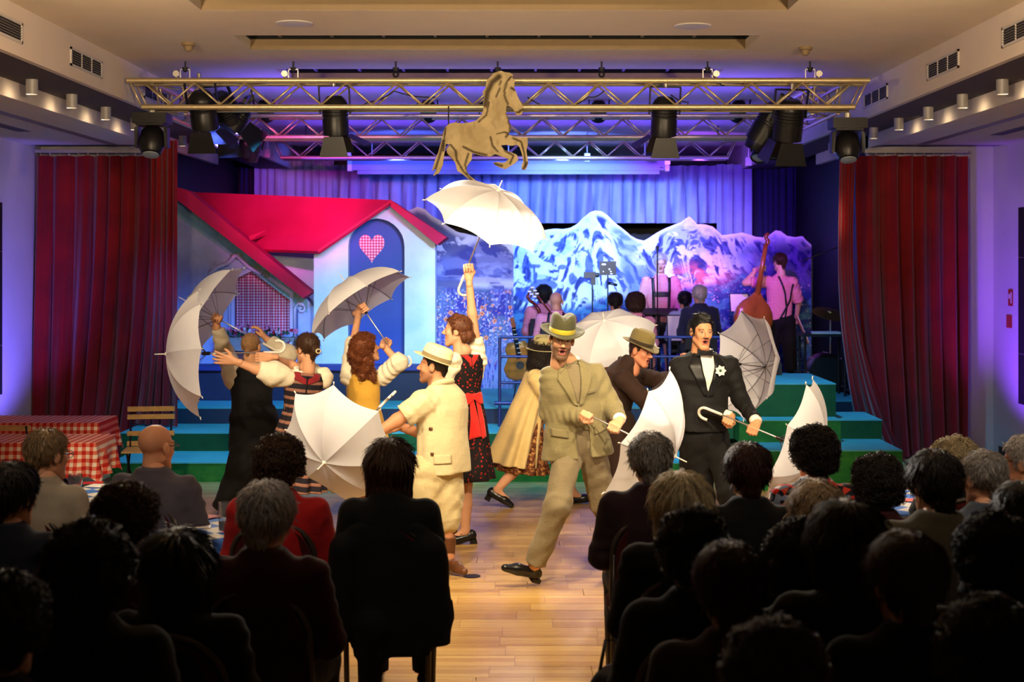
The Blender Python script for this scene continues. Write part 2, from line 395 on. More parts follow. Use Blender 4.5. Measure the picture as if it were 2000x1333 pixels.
# hanging downlights
def downlight():
    t = thing('downlight', 'x', 'lamp', (0, 0, 0), 'small white cylinder downlights under the dark soffits')
    MB().lathe([(0, 0), (.046, 0), (.046, -.115), (.040, -.115), (.040, -.095), (0, -.095)], 20, caps=False).build('housing', 'lamp_housing', t, 'auto')
    MB().lathe([(0, -.096), (.039, -.096), (.039, -.1), (0, -.1)], 20, caps=False).build('lens', 'lamp_glow', t)
    return t
dl = downlight(); first = True
for s, nm in ((-1, 'left'), (1, 'right')):
    for k, y in enumerate((10.18, 11.17, 12.17, 13.18, 14.2, 15.2, 16.2, 17.2)):
        if s < 0 and k == 0: continue
        o = dl if first else copy_tree(dl); first = False
        o.location = (s * 3.78, y, FZ)
        o['label'] = '%s downlight under the %s soffit counted from the camera' % (('nearest', 'second', 'third', 'fourth', 'fifth', 'sixth', 'seventh', 'eighth')[k - (1 if s < 0 else 0)], nm)
        if y < 15:
            spot('downlight_lamp', (s * 3.80, y, FZ - .13), (s * 3.98, y, SZ - .05), 2.2, (1, .76, .46), 150, .8, .03)
# recessed round ceiling lamps, smoke detectors
for px, py, nm in ((575, 45, 'left'), (1353, 50, 'right')):
    d = F * (CEIL - CAMZ) / (510 - py); p = P(px, py, d)
    o = tag(MB().lathe([(0, -.012), (.10, -.012), (.135, -.008), (.14, 0), (0, 0)], 32, (p.x, d, CEIL), caps=False).build('ceiling_speaker', 'grille_white', None, 'auto'), 'round white flush ceiling speaker, the %s one of two' % nm, 'speaker', 'round ceiling speakers')
for px, py, nm in ((368, 84, 'left'), (1573, 92, 'right')):
    d = F * (CEIL - CAMZ) / (510 - py); p = P(px, py, d)
    t = thing('smoke_detector', 'small cream smoke detector on the %s of the ceiling' % nm, 'smoke detector', (p.x, d, CEIL), 'smoke detectors')
    MB().lathe([(0, 0), (.055, 0), (.055, -.02), (.045, -.028), (0, -.028)], 20, (p.x, d, CEIL), caps=False).build('base', 'slot_trim', t, 'auto')
    MB().lathe([(0, -.028), (.035, -.028), (.035, -.05), (.02, -.068), (0, -.07)], 20, (p.x, d, CEIL), caps=False).build('sensor', 'slot_trim', t, 'auto')
# flush grilles in the side soffits
for s, lst in ((-1, [(11.4, 'nearer'), (13.6, 'farther')]), (1, [(10.3, 'nearest'), (12.1, 'middle'), (14.0, 'farthest')])):
    for y, nm in lst:
        x = s * 4.85; t = thing('soffit_grille', '%s grey flush grille in the %s side soffit' % (nm, 'left' if s < 0 else 'right'), 'vent', (x, y, SZ), 'flush grilles in the side soffits')
        MB().box((x - .07, y - .5, SZ - .004), (x + .07, y + .5, SZ + .0)).build('frame', 'grille_grey', t)
        me = MB().box((-.006, -.48, -.008), (.006, .48, -.004)).mesh('louvre'); fixnormals(me)
        for k in range(5):
            o = link('louvre', me, 'black_plastic', t); o.location = (-.05 + k * .025, 0, 0)
# column loudspeakers on the side walls
def column_speaker(s, y, z0, z1, label):
    x = s * (WX - .05); t = thing('column_speaker', label, 'speaker', (x, y, z0), 'tall wall loudspeakers')
    MB().box((x - .045, y - .09, z0), (x + .045, y + .09, z1)).build('cabinet', 'black_matt', t)
    for f in (.26, .5, .76):
        z = z0 + (z1 - z0) * f; lo, hi = sorted((x + s * .045, s * WX)); MB().box((lo, y - .03, z - .06), (hi, y + .03, z + .06)).build('bracket', 'metal_dark', t)
    for f in (.255, .745):
        z = z0 + (z1 - z0) * f; MB().box((x - .047, y - .092, z - .003), (x + .047, y + .092, z + .003)).build('seam', 'metal_alu', t)
column_speaker(1, 15.0, CAMZ - (790 - 510) / F * 15.0, CAMZ - (405 - 510) / F * 15.0, 'tall slim black loudspeaker column on right violet wall')
column_speaker(-1, 14.6, CAMZ - (772 - 510) / F * 14.6, CAMZ - (395 - 510) / F * 14.6, 'tall slim black loudspeaker column on left wall, cut by frame edge')
# red fire signs near the right curtain
x = WX - .003
o = tag(MB().box((x - .004, 15.55, 1.42), (x, 15.72, 1.56)).build('fire_alarm_box', 'red_sign'), 'small red fire alarm box on right wall beside curtain', 'alarm box')
sg = thing('fire_sign', 'small red and white fire sign above the alarm box', 'sign', (x, 15.62, 1.66))
MB().box((x - .004, 15.52, 1.66), (x, 15.66, 1.84)).build('plate', 'red_sign', sg)
MB().box((x - .006, 15.55, 1.69), (x - .003, 15.58, 1.81)).build('hose_symbol', 'white_plastic', sg)
MB().box((x - .006, 15.60, 1.74), (x - .003, 15.64, 1.79)).build('flame_symbol', 'white_plastic', sg)
# ================================================================== trusses and lamps
TZ, BZ = 3.73, 3.497; TR = .0245; DH = .117
def truss(name, label, a, b, group):
    """box truss between two points of its lower near chord line; runs along x or y"""
    a = Vector(a); b = Vector(b); ax = (b - a).normalized(); side = Vector((ax.y, -ax.x, 0)); L = (b - a).length
    t = thing(name, label, 'truss', (a + b) / 2, group)
    ch = []
    for sy in (-1, 1):
        for z, ext in ((TZ, .0), (BZ, -.13)):
            p = a + side * (sy * DH) - ax * ext; q = b + side * (sy * DH) + ax * ext; p.z = q.z = z
            MB().tube(p, q, TR, n=12).build('chord', 'truss_alu', t, 'auto'); ch.append((p, q))
    n = max(2, int(round((L - .3) / .43))); st = (L - .3) / n
    base = None
    segs = []
    for sy in (-1, 1):
        for k in range(n):
            o = a + side * (sy * DH) + ax * (.15 + k * st)
            p = Vector((o.x, o.y, TZ - .02)); m = o + ax * (st / 2); q = Vector((m.x, m.y, BZ + .02)); r = o + ax * st; r = Vector((r.x, r.y, TZ - .02))
            segs += [(p, q), (q, r)]
        for e, dd in ((a, ax), (b, -ax)):
            p = e + side * (sy * DH) + dd * .02; q = e + side * (sy * DH) + dd * .13; segs.append((Vector((p.x, p.y, TZ)), Vector((q.x, q.y, BZ))))
    for z in (TZ, BZ):
        for k in range(n):
            o = a + ax * (.15 + k * st); s1 = side * DH * (1 if k % 2 else -1)
            p = o + s1; q = o + ax * st - s1; segs.append((Vector((p.x, p.y, z)), Vector((q.x, q.y, z))))
    # shared meshes: by rounded length
    cache = {}
    for p, q in segs:
        v = q - p; key = round(v.length, 3)
        if key not in cache:
            cache[key] = MB().tube((0, 0, -v.length / 2), (0, 0, v.length / 2), .0095, n=6).mesh('brace', smooth=True)
        o = link('brace', cache[key], 'truss_alu', t); o.location = (p + q) / 2 - t.location
        o.rotation_euler = v.to_track_quat('Z', 'Y').to_euler()
    return t
simple('screen_case', lin(120, 116, 132), .6, var=.03)
simple('truss_alu', lin(208, 190, 150), 0.38, 0.75, var=0.05, vs=20)
FT, RT, BT = 12.66, 15.7, 18.8
XL, XR = P(255, 0, FT).x, P(1692, 0, FT).x
truss('lighting_truss', 'front aluminium lighting truss carrying the barn-door lamps', (XL, FT, 0), (XR, FT, 0), 'aluminium trusses')
truss('lighting_truss', 'middle aluminium lighting truss behind the horse cut-out', (XL, RT, 0), (XR, RT, 0), 'aluminium trusses')
truss('lighting_truss', 'rearmost aluminium lighting truss nearest the back curtain', (XL + .2, BT, 0), (XR - .2, BT, 0), 'aluminium trusses')
truss('lighting_truss', 'left side truss joining front and middle trusses', (XL + .3, FT + .16, 0), (XL + .3, RT - .16, 0), 'aluminium trusses')
truss('lighting_truss', 'right side truss joining front and middle trusses', (XR - .3, FT + .16, 0), (XR - .3, RT - .16, 0), 'aluminium trusses')
# hangers
for px, nm in ((362, 'first'), (573, 'second'), (773, 'third'), (972, 'fourth'), (1175, 'fifth'), (1382, 'sixth'), (1582, 'seventh')):
    x = P(px, 0, FT).x
    t = thing('truss_hanger', '%s ceiling hanger of the front truss from the left' % nm, 'hanger', (x, FT, CEIL), 'truss hangers')
    MB().tube((x, FT, CEIL), (x, FT, CEIL - .07), .008, n=8).build('rod', 'black_matt', t)
    MB().lathe([(.0, 0), (.03, 0), (.02, -.03), (.008, -.04)], 12, (x, FT, CEIL - .055)).build('shackle', 'black_matt', t)
    if nm in ('first', 'second', 'sixth', 'seventh'):
        MB().box((x - .045, FT - .01, CEIL - .17), (x - .037, FT + .01, CEIL - .07)).box((x + .037, FT - .01, CEIL - .17), (x + .045, FT + .01, CEIL - .07)).box((x - .045, FT - .01, CEIL - .075), (x + .045, FT + .01, CEIL - .067)).build('bracket', 'metal_alu', t)
        MB().lathe([(0, -.02), (.028, -.02), (.028, .02), (0, .02)], 16, (x - .07 if px < 1000 else x + .07, FT - .04, CEIL - .115), (0, 1, 0), caps=False).build('knob', 'metal_alu', t)
        xx = x - .07 if px < 1000 else x + .07
        MB().tube((xx, FT - .04, CEIL - .14), (xx, FT - .05, TZ + .0), .012, n=8).build('clamp_arm', 'metal_alu', t)
    else:
        MB().lathe([(.02, -.008), (.03, 0), (.02, .008), (.012, 0), (.02, -.008)], 14, (x, FT, CEIL - .115), (0, 1, 0), caps=False).build('ring', 'black_matt', t)

for px, nm in ((600, 'left'), (1400, 'right')):
    x = P(px, 0, BT).x; tag(MB().tube((x, BT - .117, TZ), (x, BT - .117, CEIL), .008, n=8).build('truss_hanger', 'black_matt'), '%s thin rod holding the rearmost truss' % nm, 'hanger', 'truss hangers')
def orient(obj, aim):
    obj.rotation_euler = Vector(aim).to_track_quat('-Z', 'Y').to_euler()
simple('lamp_black', lin(22, 21, 24), 0.38, 0.3, var=0.15)
t_ = NT('lens_glass'); t_.base((.25, .28, .32)).props(0.1, 0.0, 0.8)
emit('lens_violet', (0.45, 0.25, 1.0), 14.0)
emit('lens_pink', (0.85, 0.35, 1.0), 10.0)
emit('lens_warm', (1.0, 0.82, 0.55), 9.0)
def lamp_body(t, R, L, lens, flaps):
    """can pointing down local -z, hanging from a yoke; front at z=-L"""
    prof = [(0, .0), (R * .55, .0), (R * .8, -.03), (R * .95, -.06)]
    z = -.08
    while z > -L * .55: prof += [(R, z), (R, z - .012), (R * .93, z - .014), (R * .93, z - .024)]; z -= .028
    prof += [(R, -L * .6), (R, -L), (R * .9, -L), (R * .88, -L + .02)]
    MB().lathe(prof, 24, caps=False).build('housing', 'lamp_black', t, 'auto', world=False)
    MB().lathe([(0, -L + .03), (R * .88, -L + .025), (R * .88, -L + .02), (0, -L + .012)], 24, caps=False).build('lens', lens, t, 'auto', world=False)
    b = MB()
    for s in (-1, 1): b.bar((s * (R + .02), 0, -L * .45), (s * (R + .02), 0, .09), .012, .03, (0, 1, 0))
    b.bar((-(R + .02), 0, .09), (R + .02, 0, .09), .012, .03, (0, 1, 0)); b.build('yoke', 'lamp_black', t, world=False)
    MB().tube((0, 0, .09), (0, 0, .16), .018, n=10).build('clamp', 'metal_alu', t, world=False)
    for k in range(4):
        if k not in flaps: continue
        sp = flaps[k]; a = k * math.pi / 2; out = Vector((math.cos(a), math.sin(a), 0)); tn = Vector((-math.sin(a), math.cos(a), 0))
        h = Vector((0, 0, -L - .005)) + out * R; e = h + (out * math.sin(sp) + Vector((0, 0, -1)) * math.cos(sp)) * (R * 1.55)
        n_ = (e - h).cross(tn).normalized() * .003
        pl = [h - tn * R * .75, h + tn * R * .75, e + tn * R * 1.12, e - tn * R * 1.12]
        MB().prism(pl, n_).build('barn_door', 'lamp_black', t, world=False)
def lamp(name, label, loc, aim, R, L, lens='lens_glass', flaps=(), group='stage lamps on the trusses'):
    t = thing(name, label, 'stage lamp', loc, group); lamp_body(t, R, L, lens, dict(flaps)); orient(t, aim); return t
def lp(px, py, d): return P(px, py, d)
FL = {0: .5, 1: .3, 2: .5, 3: .35}
lamp('fresnel_lamp', 'black fresnel with open barn doors hanging left of the horse', lp(653, 188, FT - .02), (.02, .22, -1), .115, .34, 'lens_glass', {0: 1.1, 1: .15, 3: .12}.items())
lamp('fresnel_lamp', 'black fresnel with open barn doors hanging right of the horse', lp(1299, 190, FT - .02), (-.02, .25, -1), .115, .34, 'lens_glass', {2: 1.0, 1: .2, 3: .12}.items())
lamp('fresnel_lamp', 'black fresnel with barn doors at left end of front truss', lp(392, 178, FT - .05), (.05, .35, -1), .12, .34, 'lens_glass', {0: .8, 1: .2, 3: .15}.items())
lamp('fresnel_lamp', 'large tilted black fresnel beside the leftmost barn-door lamp', lp(425, 185, FT + .3), (.35, .7, -1), .13, .36, 'lens_glass', {0: .5, 3: .3}.items())
lamp('par_lamp', 'black spot lamp with violet glowing lens left of centre', lp(478, 205, FT + .5), (-.5, -.25, -1), .10, .28, 'lens_violet')
lamp('par_lamp', 'small black lamp with bright violet face under the truss left', lp(445, 258, RT - .2), (-.7, -.45, -.8), .075, .2, 'lens_violet')
lamp('par_lamp', 'small unlit black lamp under the middle truss, left', lp(480, 268, RT), (-.1, .5, -1), .075, .22)
lamp('par_lamp', 'small dark lamp tilted left under the middle truss', lp(500, 275, RT + .1), (-.4, .5, -1), .08, .24)
lamp('fresnel_lamp', 'big black fresnel with barn doors at right end of front truss', lp(1545, 195, FT - .02), (-.05, .3, -1), .13, .36, 'lens_glass', {2: .4, 1: .2, 3: .15}.items())
lamp('par_lamp', 'large shiny ribbed lamp tilted left at right of truss', lp(1528, 205, FT + .35), (-.55, .25, -1), .15, .4)
lamp('par_lamp', 'second shiny ribbed lamp behind the right barn-door lamp', lp(1500, 232, RT - .7), (-.35, .4, -1), .13, .34)
lamp('par_lamp', 'small round dark lamp low under truss at right', lp(1488, 283, RT), (-.3, -.5, -.8), .085, .2)
lamp('par_lamp', 'small round dark lamp beside the low right lamp', lp(1512, 275, RT + .1), (-.1, -.4, -.9), .085, .2)
lamp('par_lamp', 'black lamp hidden behind the prancing horse', lp(960, 215, RT), (.1, .6, -.8), .12, .3)
for k, (px, nm) in enumerate(((515, 'leftmost'), (835, 'second'), (1170, 'third'), (1445, 'rightmost'))):
    lamp('par_lamp', '%s small dark lamp standing inside the middle truss' % nm, lp(px, 200, RT), (.0, .8, -.6), .09, .24)
# moving heads at the truss corners
def moving_head(loc, label):
    t = thing('moving_head', label, 'stage lamp', loc, 'moving heads')
    x, y, z = loc
    b = MB(); b.box((x - .15, y - .12, z - .09), (x + .15, y + .12, z)); b.box((x - .12, y - .10, z - .11), (x + .12, y + .10, z - .09)); b.build('base', 'lamp_black', t)
    for s in (-1, 1): MB().prism([(x + s * .11, y - .05, z - .10), (x + s * .145, y - .05, z - .13), (x + s * .145, y - .04, z - .30), (x + s * .12, y - .04, z - .30)], (0, .1, 0)).build('yoke_arm', 'lamp_black', t)
    MB().lathe([(0, -.12), (.07, -.12), (.10, -.08), (.115, 0), (.11, .07), (.085, .12), (0, .12)], 20, (x, y, z - .24), (0, -.35, -1), caps=False).build('head', 'lamp_black', t, 'auto')
    MB().lathe([(0, 0), (.07, 0), (.07, .012), (0, .02)], 20, (x, y - .042, z - .36), (0, -.35, -1), caps=False).build('lens', 'lens_glass', t, 'auto')
    MB().tube((x, y, z), (x, y, z + .05), .03, n=10).build('clamp', 'metal_alu', t)
moving_head(tuple(P(297, 222, FT - .05)), 'black moving-head lamp under the left end of front truss')
moving_head(tuple(P(1655, 232, FT - .05)), 'black moving-head lamp under the right end of front truss')
# loose cables draped along the truss
def cable(pts, label, r=.006):
    P3 = []
    for i in range(len(pts) - 1):
        for k in range(6): P3.append(Vector(pts[i]).lerp(Vector(pts[i + 1]), k / 6) + Vector((0, 0, -.02 * math.sin(math.pi * k / 6))))
    P3.append(Vector(pts[-1])); tag(MB().path(P3, r, 5).build('cable', 'black_matt', None, True), label, 'cable', 'cables on the trusses')
cable([P(490, 175, FT), P(500, 200, FT), P(570, 208, FT), P(640, 205, FT)], 'black cable looping along front truss left of fresnel')
cable([P(665, 212, FT), P(720, 200, FT), P(770, 178, FT), P(850, 190, FT)], 'black cable draped through truss between fresnel and horse')
cable([P(1030, 190, FT), P(1090, 215, FT), P(1150, 190, FT), P(1180, 178, FT)], 'black cable sagging in truss right of the horse')
cable([P(1310, 185, FT), P(1345, 200, FT), P(1330, 210, FT), P(1390, 212, FT)], 'tangled black cable beside the right fresnel')
cable([P(1383, 130, FT), P(1400, 155, FT), P(1415, 167, FT)], 'black cable running down a hanger at right')

# ================================================================== stage steps and platforms
def stage_paint(name, c1, c2, c3):
    t = NT(name); co = t.coord(); f = t.noise(co, 2.2, 6, .65); g = t.noise(t.coord('Object', (1, 1, 2.5)), 18, 4, .7)
    t.base(t.mix(t.math('MULTIPLY', g, .55), t.ramp(f, [(.3, c1), (.5, c2), (.72, c3)]), lin(20, 50, 24))).props(.75, 0, .2); t.bump(g, .1, .003)
stage_paint('stage_green', lin(20, 84, 40), lin(36, 118, 46), lin(70, 140, 50))
stage_paint('stage_darkgreen', lin(14, 66, 40), lin(22, 84, 48), lin(32, 96, 52))
simple('stage_tread', lin(70, 158, 160), .7, var=.1, vs=3)
simple('stage_blue', lin(44, 52, 120), .7, var=.12, vs=3)
simple('stage_dark', lin(34, 38, 60), .8, var=.1)
Z1, Z2, Z3, Z4 = .19, .38, .555, .93
Y1, Y2, Y3, Y4 = 13.93, 14.77, 15.58, 16.36
def step_block(name, label, lo, hi, riser, tread='stage_tread', cat='stage step', group='green stage steps', panels=None):
    t = thing(name, label, cat, ((lo[0] + hi[0]) / 2, lo[1], lo[2]), group)
    x0, y0, z0 = lo; x1, y1, z1 = hi
    n = panels or max(1, int(round((x1 - x0) / 1.6)))
    for k in range(n):
        a = x0 + (x1 - x0) * k / n; c = x0 + (x1 - x0) * (k + 1) / n
        MB().box((a + .002, y0, z0), (c - .002, y0 + .02, z1 - .012)).build('riser_panel', riser, t)
    b = MB(); b.box((x0, y0 + .02, z0), (x0 + .02, y1, z1 - .012)); b.box((x1 - .02, y0 + .02, z0), (x1, y1, z1 - .012)); b.build('side_panel', riser, t) if False else None
    MB().box((x0, y0 + .02, z0), (x0 + .02, y1, z1 - .012)).build('side_panel', riser, t); MB().box((x1 - .02, y0 + .02, z0), (x1, y1, z1 - .012)).build('side_panel', riser, t)
    for k in range(n):
        a = x0 + (x1 - x0) * k / n; c = x0 + (x1 - x0) * (k + 1) / n
        MB().box((a + .001, y0 - .004, z1 - .012), (c - .001, y1, z1)).build('tread_board', tread, t)
    return t
XA = P(215, 0, Y1).x; XB = P(235, 0, Y2).x
XE = P(1480, 0, Y1).x
step_block('stage_step', 'lowest long stage step with mossy green riser', (XA, Y1, 0), (XE, Y2, Z1), 'stage_green')
step_block('stage_step', 'second long stage step with plain green riser', (XB, Y2, 0), (XE, Y3, Z2), 'stage_darkgreen')
step_block('stage_step', 'third long stage step with dark blue riser', (P(395, 0, Y3).x - .4, Y3, 0), (XE, Y4, Z3), 'stage_dark')
step_block('stage_platform', 'wide stage floor carrying the orchestra and house', (-3.9, Y4, 0), (3.95, 22.4, Z3), 'stage_dark', 'stage_tread', 'platform', None)
step_block('stage_plinth', 'dark blue plinth under the painted cottage', (P(345, 0, Y4).x, Y4, Z3), (P(850, 0, Y4).x, 18.4, Z4 - .03), 'stage_dark', 'stage_blue', 'platform', None)
tag(MB().box((P(345, 0, Y4).x, Y4 - .05, Z4 - .028), (P(852, 0, Y4).x, Y4 + .3, Z4 + .025)).build('plinth_edge', 'stage_blue'), 'bright blue edge board along the cottage plinth', 'edge board')
# right hand steps
RX = lambda px, d: P(px, 0, d).x
step_block('stage_step', 'low broad green step at right front of stage', (RX(1480, 13.4), 13.4, 0), (RX(1763, 13.4), 14.25, Z2), 'stage_green')
step_block('stage_step', 'middle green step at right, beside the curtain', (RX(1638, 14.28), 14.26, 0), (RX(1722, 14.28), 15.0, .57), 'stage_darkgreen')
step_block('stage_platform', 'tall green block at right with turquoise top', (RX(1390, 14.1), 14.26, Z2), (RX(1640, 14.1), 15.56, Z4), 'stage_darkgreen', 'stage_tread', 'platform', None)
step_block('stage_step', 'narrow green step against the tall right block', (RX(1440, 14.1), 13.98, Z2), (RX(1637, 14.1), 14.25, .60), 'stage_green')
# railing
simple('rail_blue', lin(52, 56, 110), .4, .5, var=.05)
rl = thing('stage_railing', 'dark blue tubular railing in front of the orchestra', 'railing', tuple(P(976, 834, 15.3)))
RD = 15.3
xs = [P(x, 0, RD).x for x in (976, 1140, 1308, 1500)]
zz = lambda py: P(0, py, RD).z
for x in xs: MB().tube((x, RD, Z2), (x, RD, zz(659)), .017, n=10).build('post', 'rail_blue', rl, 'auto')
for py in (659, 697, 748): MB().tube((xs[0], RD, zz(py)), (xs[-1], RD, zz(py)), .015, n=10).build('rail', 'rail_blue', rl, 'auto')
MB().tube((xs[0] - .06, RD, zz(788)), (xs[0] + .25, RD, zz(788)), .022, n=10).build('clamp_bar', 'rail_blue', rl, 'auto')

# ================================================================== painted cottage
def wallpaint(name, c1, c2, c3, sc=2.0):
    t = NT(name); co = t.coord(); f = t.noise(co, sc, 6, .6); g = t.noise(co, 30, 3)
    t.base(t.mix(t.math('MULTIPLY', g, .2), t.ramp(f, [(.3, c1), (.5, c2), (.7, c3)]), (.8, .85, .9))).props(.8, 0, .2); t.bump(g, .05, .003)
wallpaint('cottage_white', lin(168, 196, 214), lin(196, 214, 224), lin(214, 224, 226))
wallpaint('cottage_violet', lin(140, 140, 200), lin(168, 170, 214), lin(190, 198, 222))
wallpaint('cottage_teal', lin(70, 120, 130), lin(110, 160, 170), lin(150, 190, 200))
t = NT('roof_red'); f = t.noise(t.coord(), 1.6, 4); t.base(t.ramp(f, [(.3, lin(186, 18, 60)), (.7, lin(212, 26, 84))])).props(.7, 0, .25)
simple('door_blue', lin(28, 66, 150), .6, var=.06, vs=3)
simple('frame_lilac', lin(206, 190, 226), .7, var=.05)
simple('scroll_ochre', lin(150, 150, 110), .7, var=.1)
simple('line_blue', lin(70, 70, 150), .7)
gingham('curtain_check', lin(236, 214, 226), lin(226, 120, 150), lin(196, 40, 84), 30.0)
DW = 16.75
house = thing('stage_cottage', 'painted stage cottage with pink roof, arched blue door and flower window', 'stage set', tuple(P(600, 712, DW)))
house.location.z = Z4
zb = Z4
def pw(px, py, d=DW): return P(px, py, d)
def ext(poly, d, th, name, m, par=house): return MB().prism([pw(x, y, d) for x, y in poly], (0, th, 0)).build(name, m, par)
# gable wall with arched door opening (left, right and top pieces around the arch)
def arch(cx, r, ytop, n=14):
    return [(cx - r * math.cos(math.pi * k / n), ytop + r - r * math.sin(math.pi * k / n)) for k in range(n + 1)]
ar = arch(735, 55, 427)
zpy = 510 + (CAMZ - zb) / DW * F
gable = [(613, zpy), (613, 490), (640, 470), (760, 396), (850, 466), (850, zpy), (790, zpy)] + list(reversed(ar)) + [(680, zpy)]
me_b = bmesh.new()
vs = [me_b.verts.new(pw(x, y) - house.location) for x, y in gable]; f = me_b.faces.new(vs)
r = bmesh.ops.extrude_face_region(me_b, geom=[f]); bmesh.ops.translate(me_b, vec=(0, .35, 0), verts=[v for v in r['geom'] if isinstance(v, bmesh.types.BMVert)])
bmesh.ops.triangulate(me_b, faces=[q for q in me_b.faces if len(q.verts) > 4]); bmesh.ops.recalc_face_normals(me_b, faces=me_b.faces)
me = bpy.data.meshes.new('gable_wall'); me_b.to_mesh(me); me_b.free(); link('gable_wall', me, 'cottage_white', house)
# door set back in the reveal, with heart
door = ext([(680, zpy)] + ar + [(790, zpy)], DW + .16, .04, 'door', 'door_blue')
hp = []
for k in range(40):
    a = 2 * math.pi * k / 40; hx = 16 * math.sin(a) ** 3; hy = 13 * math.cos(a) - 5 * math.cos(2 * a) - 2 * math.cos(3 * a) - math.cos(4 * a)
    hp.append((726 + hx * 1.56, 482 - hy * 1.95))
hb = MB(); hb.prism([pw(x, y, DW + .145) for x, y in hp], (0, .02, 0)); ho = hb.build('heart_window', 'curtain_check', door, world=False) if False else None
hb = MB().prism([pw(x, y, DW + .15) for x, y in hp], (0, .012, 0)); hb.build('heart_window', 'curtain_check', door)
# wing wall with window opening: built of pieces round the opening
wy = DW + .12
wing = [(345, zpy), (345, 385), (600, 585), (613, 600), (613, zpy)]
op = [(458, 655), (458, 545), (497, 527), (566, 575), (566, 655)]
bmw = bmesh.new()
def face_at(poly):
    bmw.faces.new([bmw.verts.new(pw(x, y, wy) - house.location) for x, y in poly])
face_at([(345, zpy), (345, 385), (458, 474), (458, zpy)])
face_at([(458, 474), (497, 504), (497, 527), (458, 545)]); face_at([(497, 504), (566, 558), (566, 575), (497, 527)])
face_at([(458, 655), (566, 655), (566, zpy), (458, zpy)]); face_at([(566, 558), (600, 585), (613, 600), (613, zpy), (566, zpy)])
bmesh.ops.remove_doubles(bmw, verts=bmw.verts, dist=.0005)
r = bmesh.ops.extrude_face_region(bmw, geom=list(bmw.faces)); bmesh.ops.translate(bmw, vec=(0, .06, 0), verts=[v for v in r['geom'] if isinstance(v, bmesh.types.BMVert)])
bmesh.ops.recalc_face_normals(bmw, faces=bmw.faces); me = bpy.data.meshes.new('wing_wall'); bmw.to_mesh(me); bmw.free(); link('wing_wall', me, 'cottage_violet', house)
# painted teal band under the rake, recessed upper wall
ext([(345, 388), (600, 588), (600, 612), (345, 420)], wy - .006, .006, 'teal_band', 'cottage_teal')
ext([(500, 480), (620, 480), (620, 640), (500, 560)], DW + .6, .05, 'recess_wall', 'cottage_white')
# rake board of the wing
ext([(345, 366), (366, 372), (608, 572), (592, 583), (345, 390)], wy - .35, .36, 'rake_board', 'roof_red')
# main roof slope and right slope
rf = MB(); q = [pw(765, 391, DW - .25), pw(620, 491, DW - .25), pw(478, 486, DW + .2), pw(366, 375, DW + 1.0)]
nrm = (q[1] - q[0]).cross(q[3] - q[0]).normalized()
if nrm.y < 0: nrm = -nrm
rf.prism(q, nrm * .06).build('roof_slope', 'roof_red', house)
e0, e1 = pw(763, 391, DW - .25), pw(872, 464, DW - .25); dwn = Vector((-.085, 0, -.085))
MB().prism([e0, e1, e1 + Vector((-.11, 0, -.085)), e0 + Vector((0, 0, -.08))], (0, .7, 0)).build('roof_slope', 'roof_red', house)
MB().prism([e0, e0 + Vector((0, 0, -.03)), pw(622, 492, DW - .25) + Vector((0, 0, -.01)), pw(620, 488, DW - .25)], (0, .03, 0)).build('barge_board', 'roof_red', house)
MB().prism([pw(522, 449, DW - .1), pw(485, 462, DW - .1), pw(490, 470, DW - .1)], (0, .03, 0)).build('roof_bracket', 'roof_red', house)
# window: check curtain, lilac frame with scrolls
cv = MB(); n = 60; vs = []; fs = []
for k in range(n + 1):
    px = 458 + 108 * k / n; top = 545 - (px - 458) * 18 / 39 if px < 497 else 527 + (px - 497) * 48 / 69
    yy = wy + .10 + .02 * math.sin(k * .9)
    vs += [pw(px, top, wy) * 1, pw(px, 656, wy) * 1]; vs[-2].y = vs[-1].y = yy
for k in range(n): fs.append((2*k, 2*k+1, 2*k+3, 2*k+2))
cv.add(vs, fs).build('window_curtain', 'curtain_check', house, True)
def strip(pts, w, name, m, d=wy - .018, par=house):
    return MB().path([pw(x, y, d) for x, y in pts], w, 6).build(name, m, par, True)
fr = ext([(452, 660), (452, 542), (497, 520), (572, 571), (572, 660), (566, 660), (566, 575), (497, 527), (458, 546), (458, 660)], wy - .02, .02, 'window_frame', 'frame_lilac')
def fstrip(pts, w, m): return MB().path([pw(x, y, wy - .022) for x, y in pts], w, 6).build('scroll', m, fr, True)
def spiral(cx, cy, r0, turns, a0, sgn):
    return [(cx + r0 * (1 - k / 22) * math.cos(a0 + sgn * turns * 2 * math.pi * k / 20), cy + r0 * (1 - k / 22) * math.sin(a0 + sgn * turns * 2 * math.pi * k / 20)) for k in range(21)]
fstrip([(408, 536), (425, 522), (445, 515), (458, 500), (464, 498), (472, 508), (486, 522), (510, 535)], .028, 'frame_lilac')
fstrip([(408, 538), (425, 526), (445, 519), (458, 505), (464, 503), (472, 512)], .008, 'line_blue')
fstrip(spiral(421, 518, 8, 1.2, 2.2, 1), .010, 'frame_lilac')
fstrip(spiral(503, 527, 9, 1.3, 2.6, 1), .009, 'scroll_ochre'); fstrip(spiral(520, 538, 8, 1.3, 3.3, 1), .009, 'scroll_ochre')
fstrip([(450, 500), (462, 495), (474, 500)], .008, 'scroll_ochre'); fstrip([(463, 508), (463, 498)], .01, 'scroll_ochre')
fstrip(spiral(582, 578, 8, 1.2, 2.8, 1), .009, 'scroll_ochre'); fstrip(spiral(588, 604, 9, 1.2, -2.0, 1), .014, 'frame_lilac')
fstrip([(576, 660), (576, 600), (584, 592), (594, 596)], .018, 'frame_lilac'); fstrip([(581, 660), (581, 604)], .006, 'line_blue')
fstrip([(448, 660), (448, 560), (440, 540)], .016, 'frame_lilac')
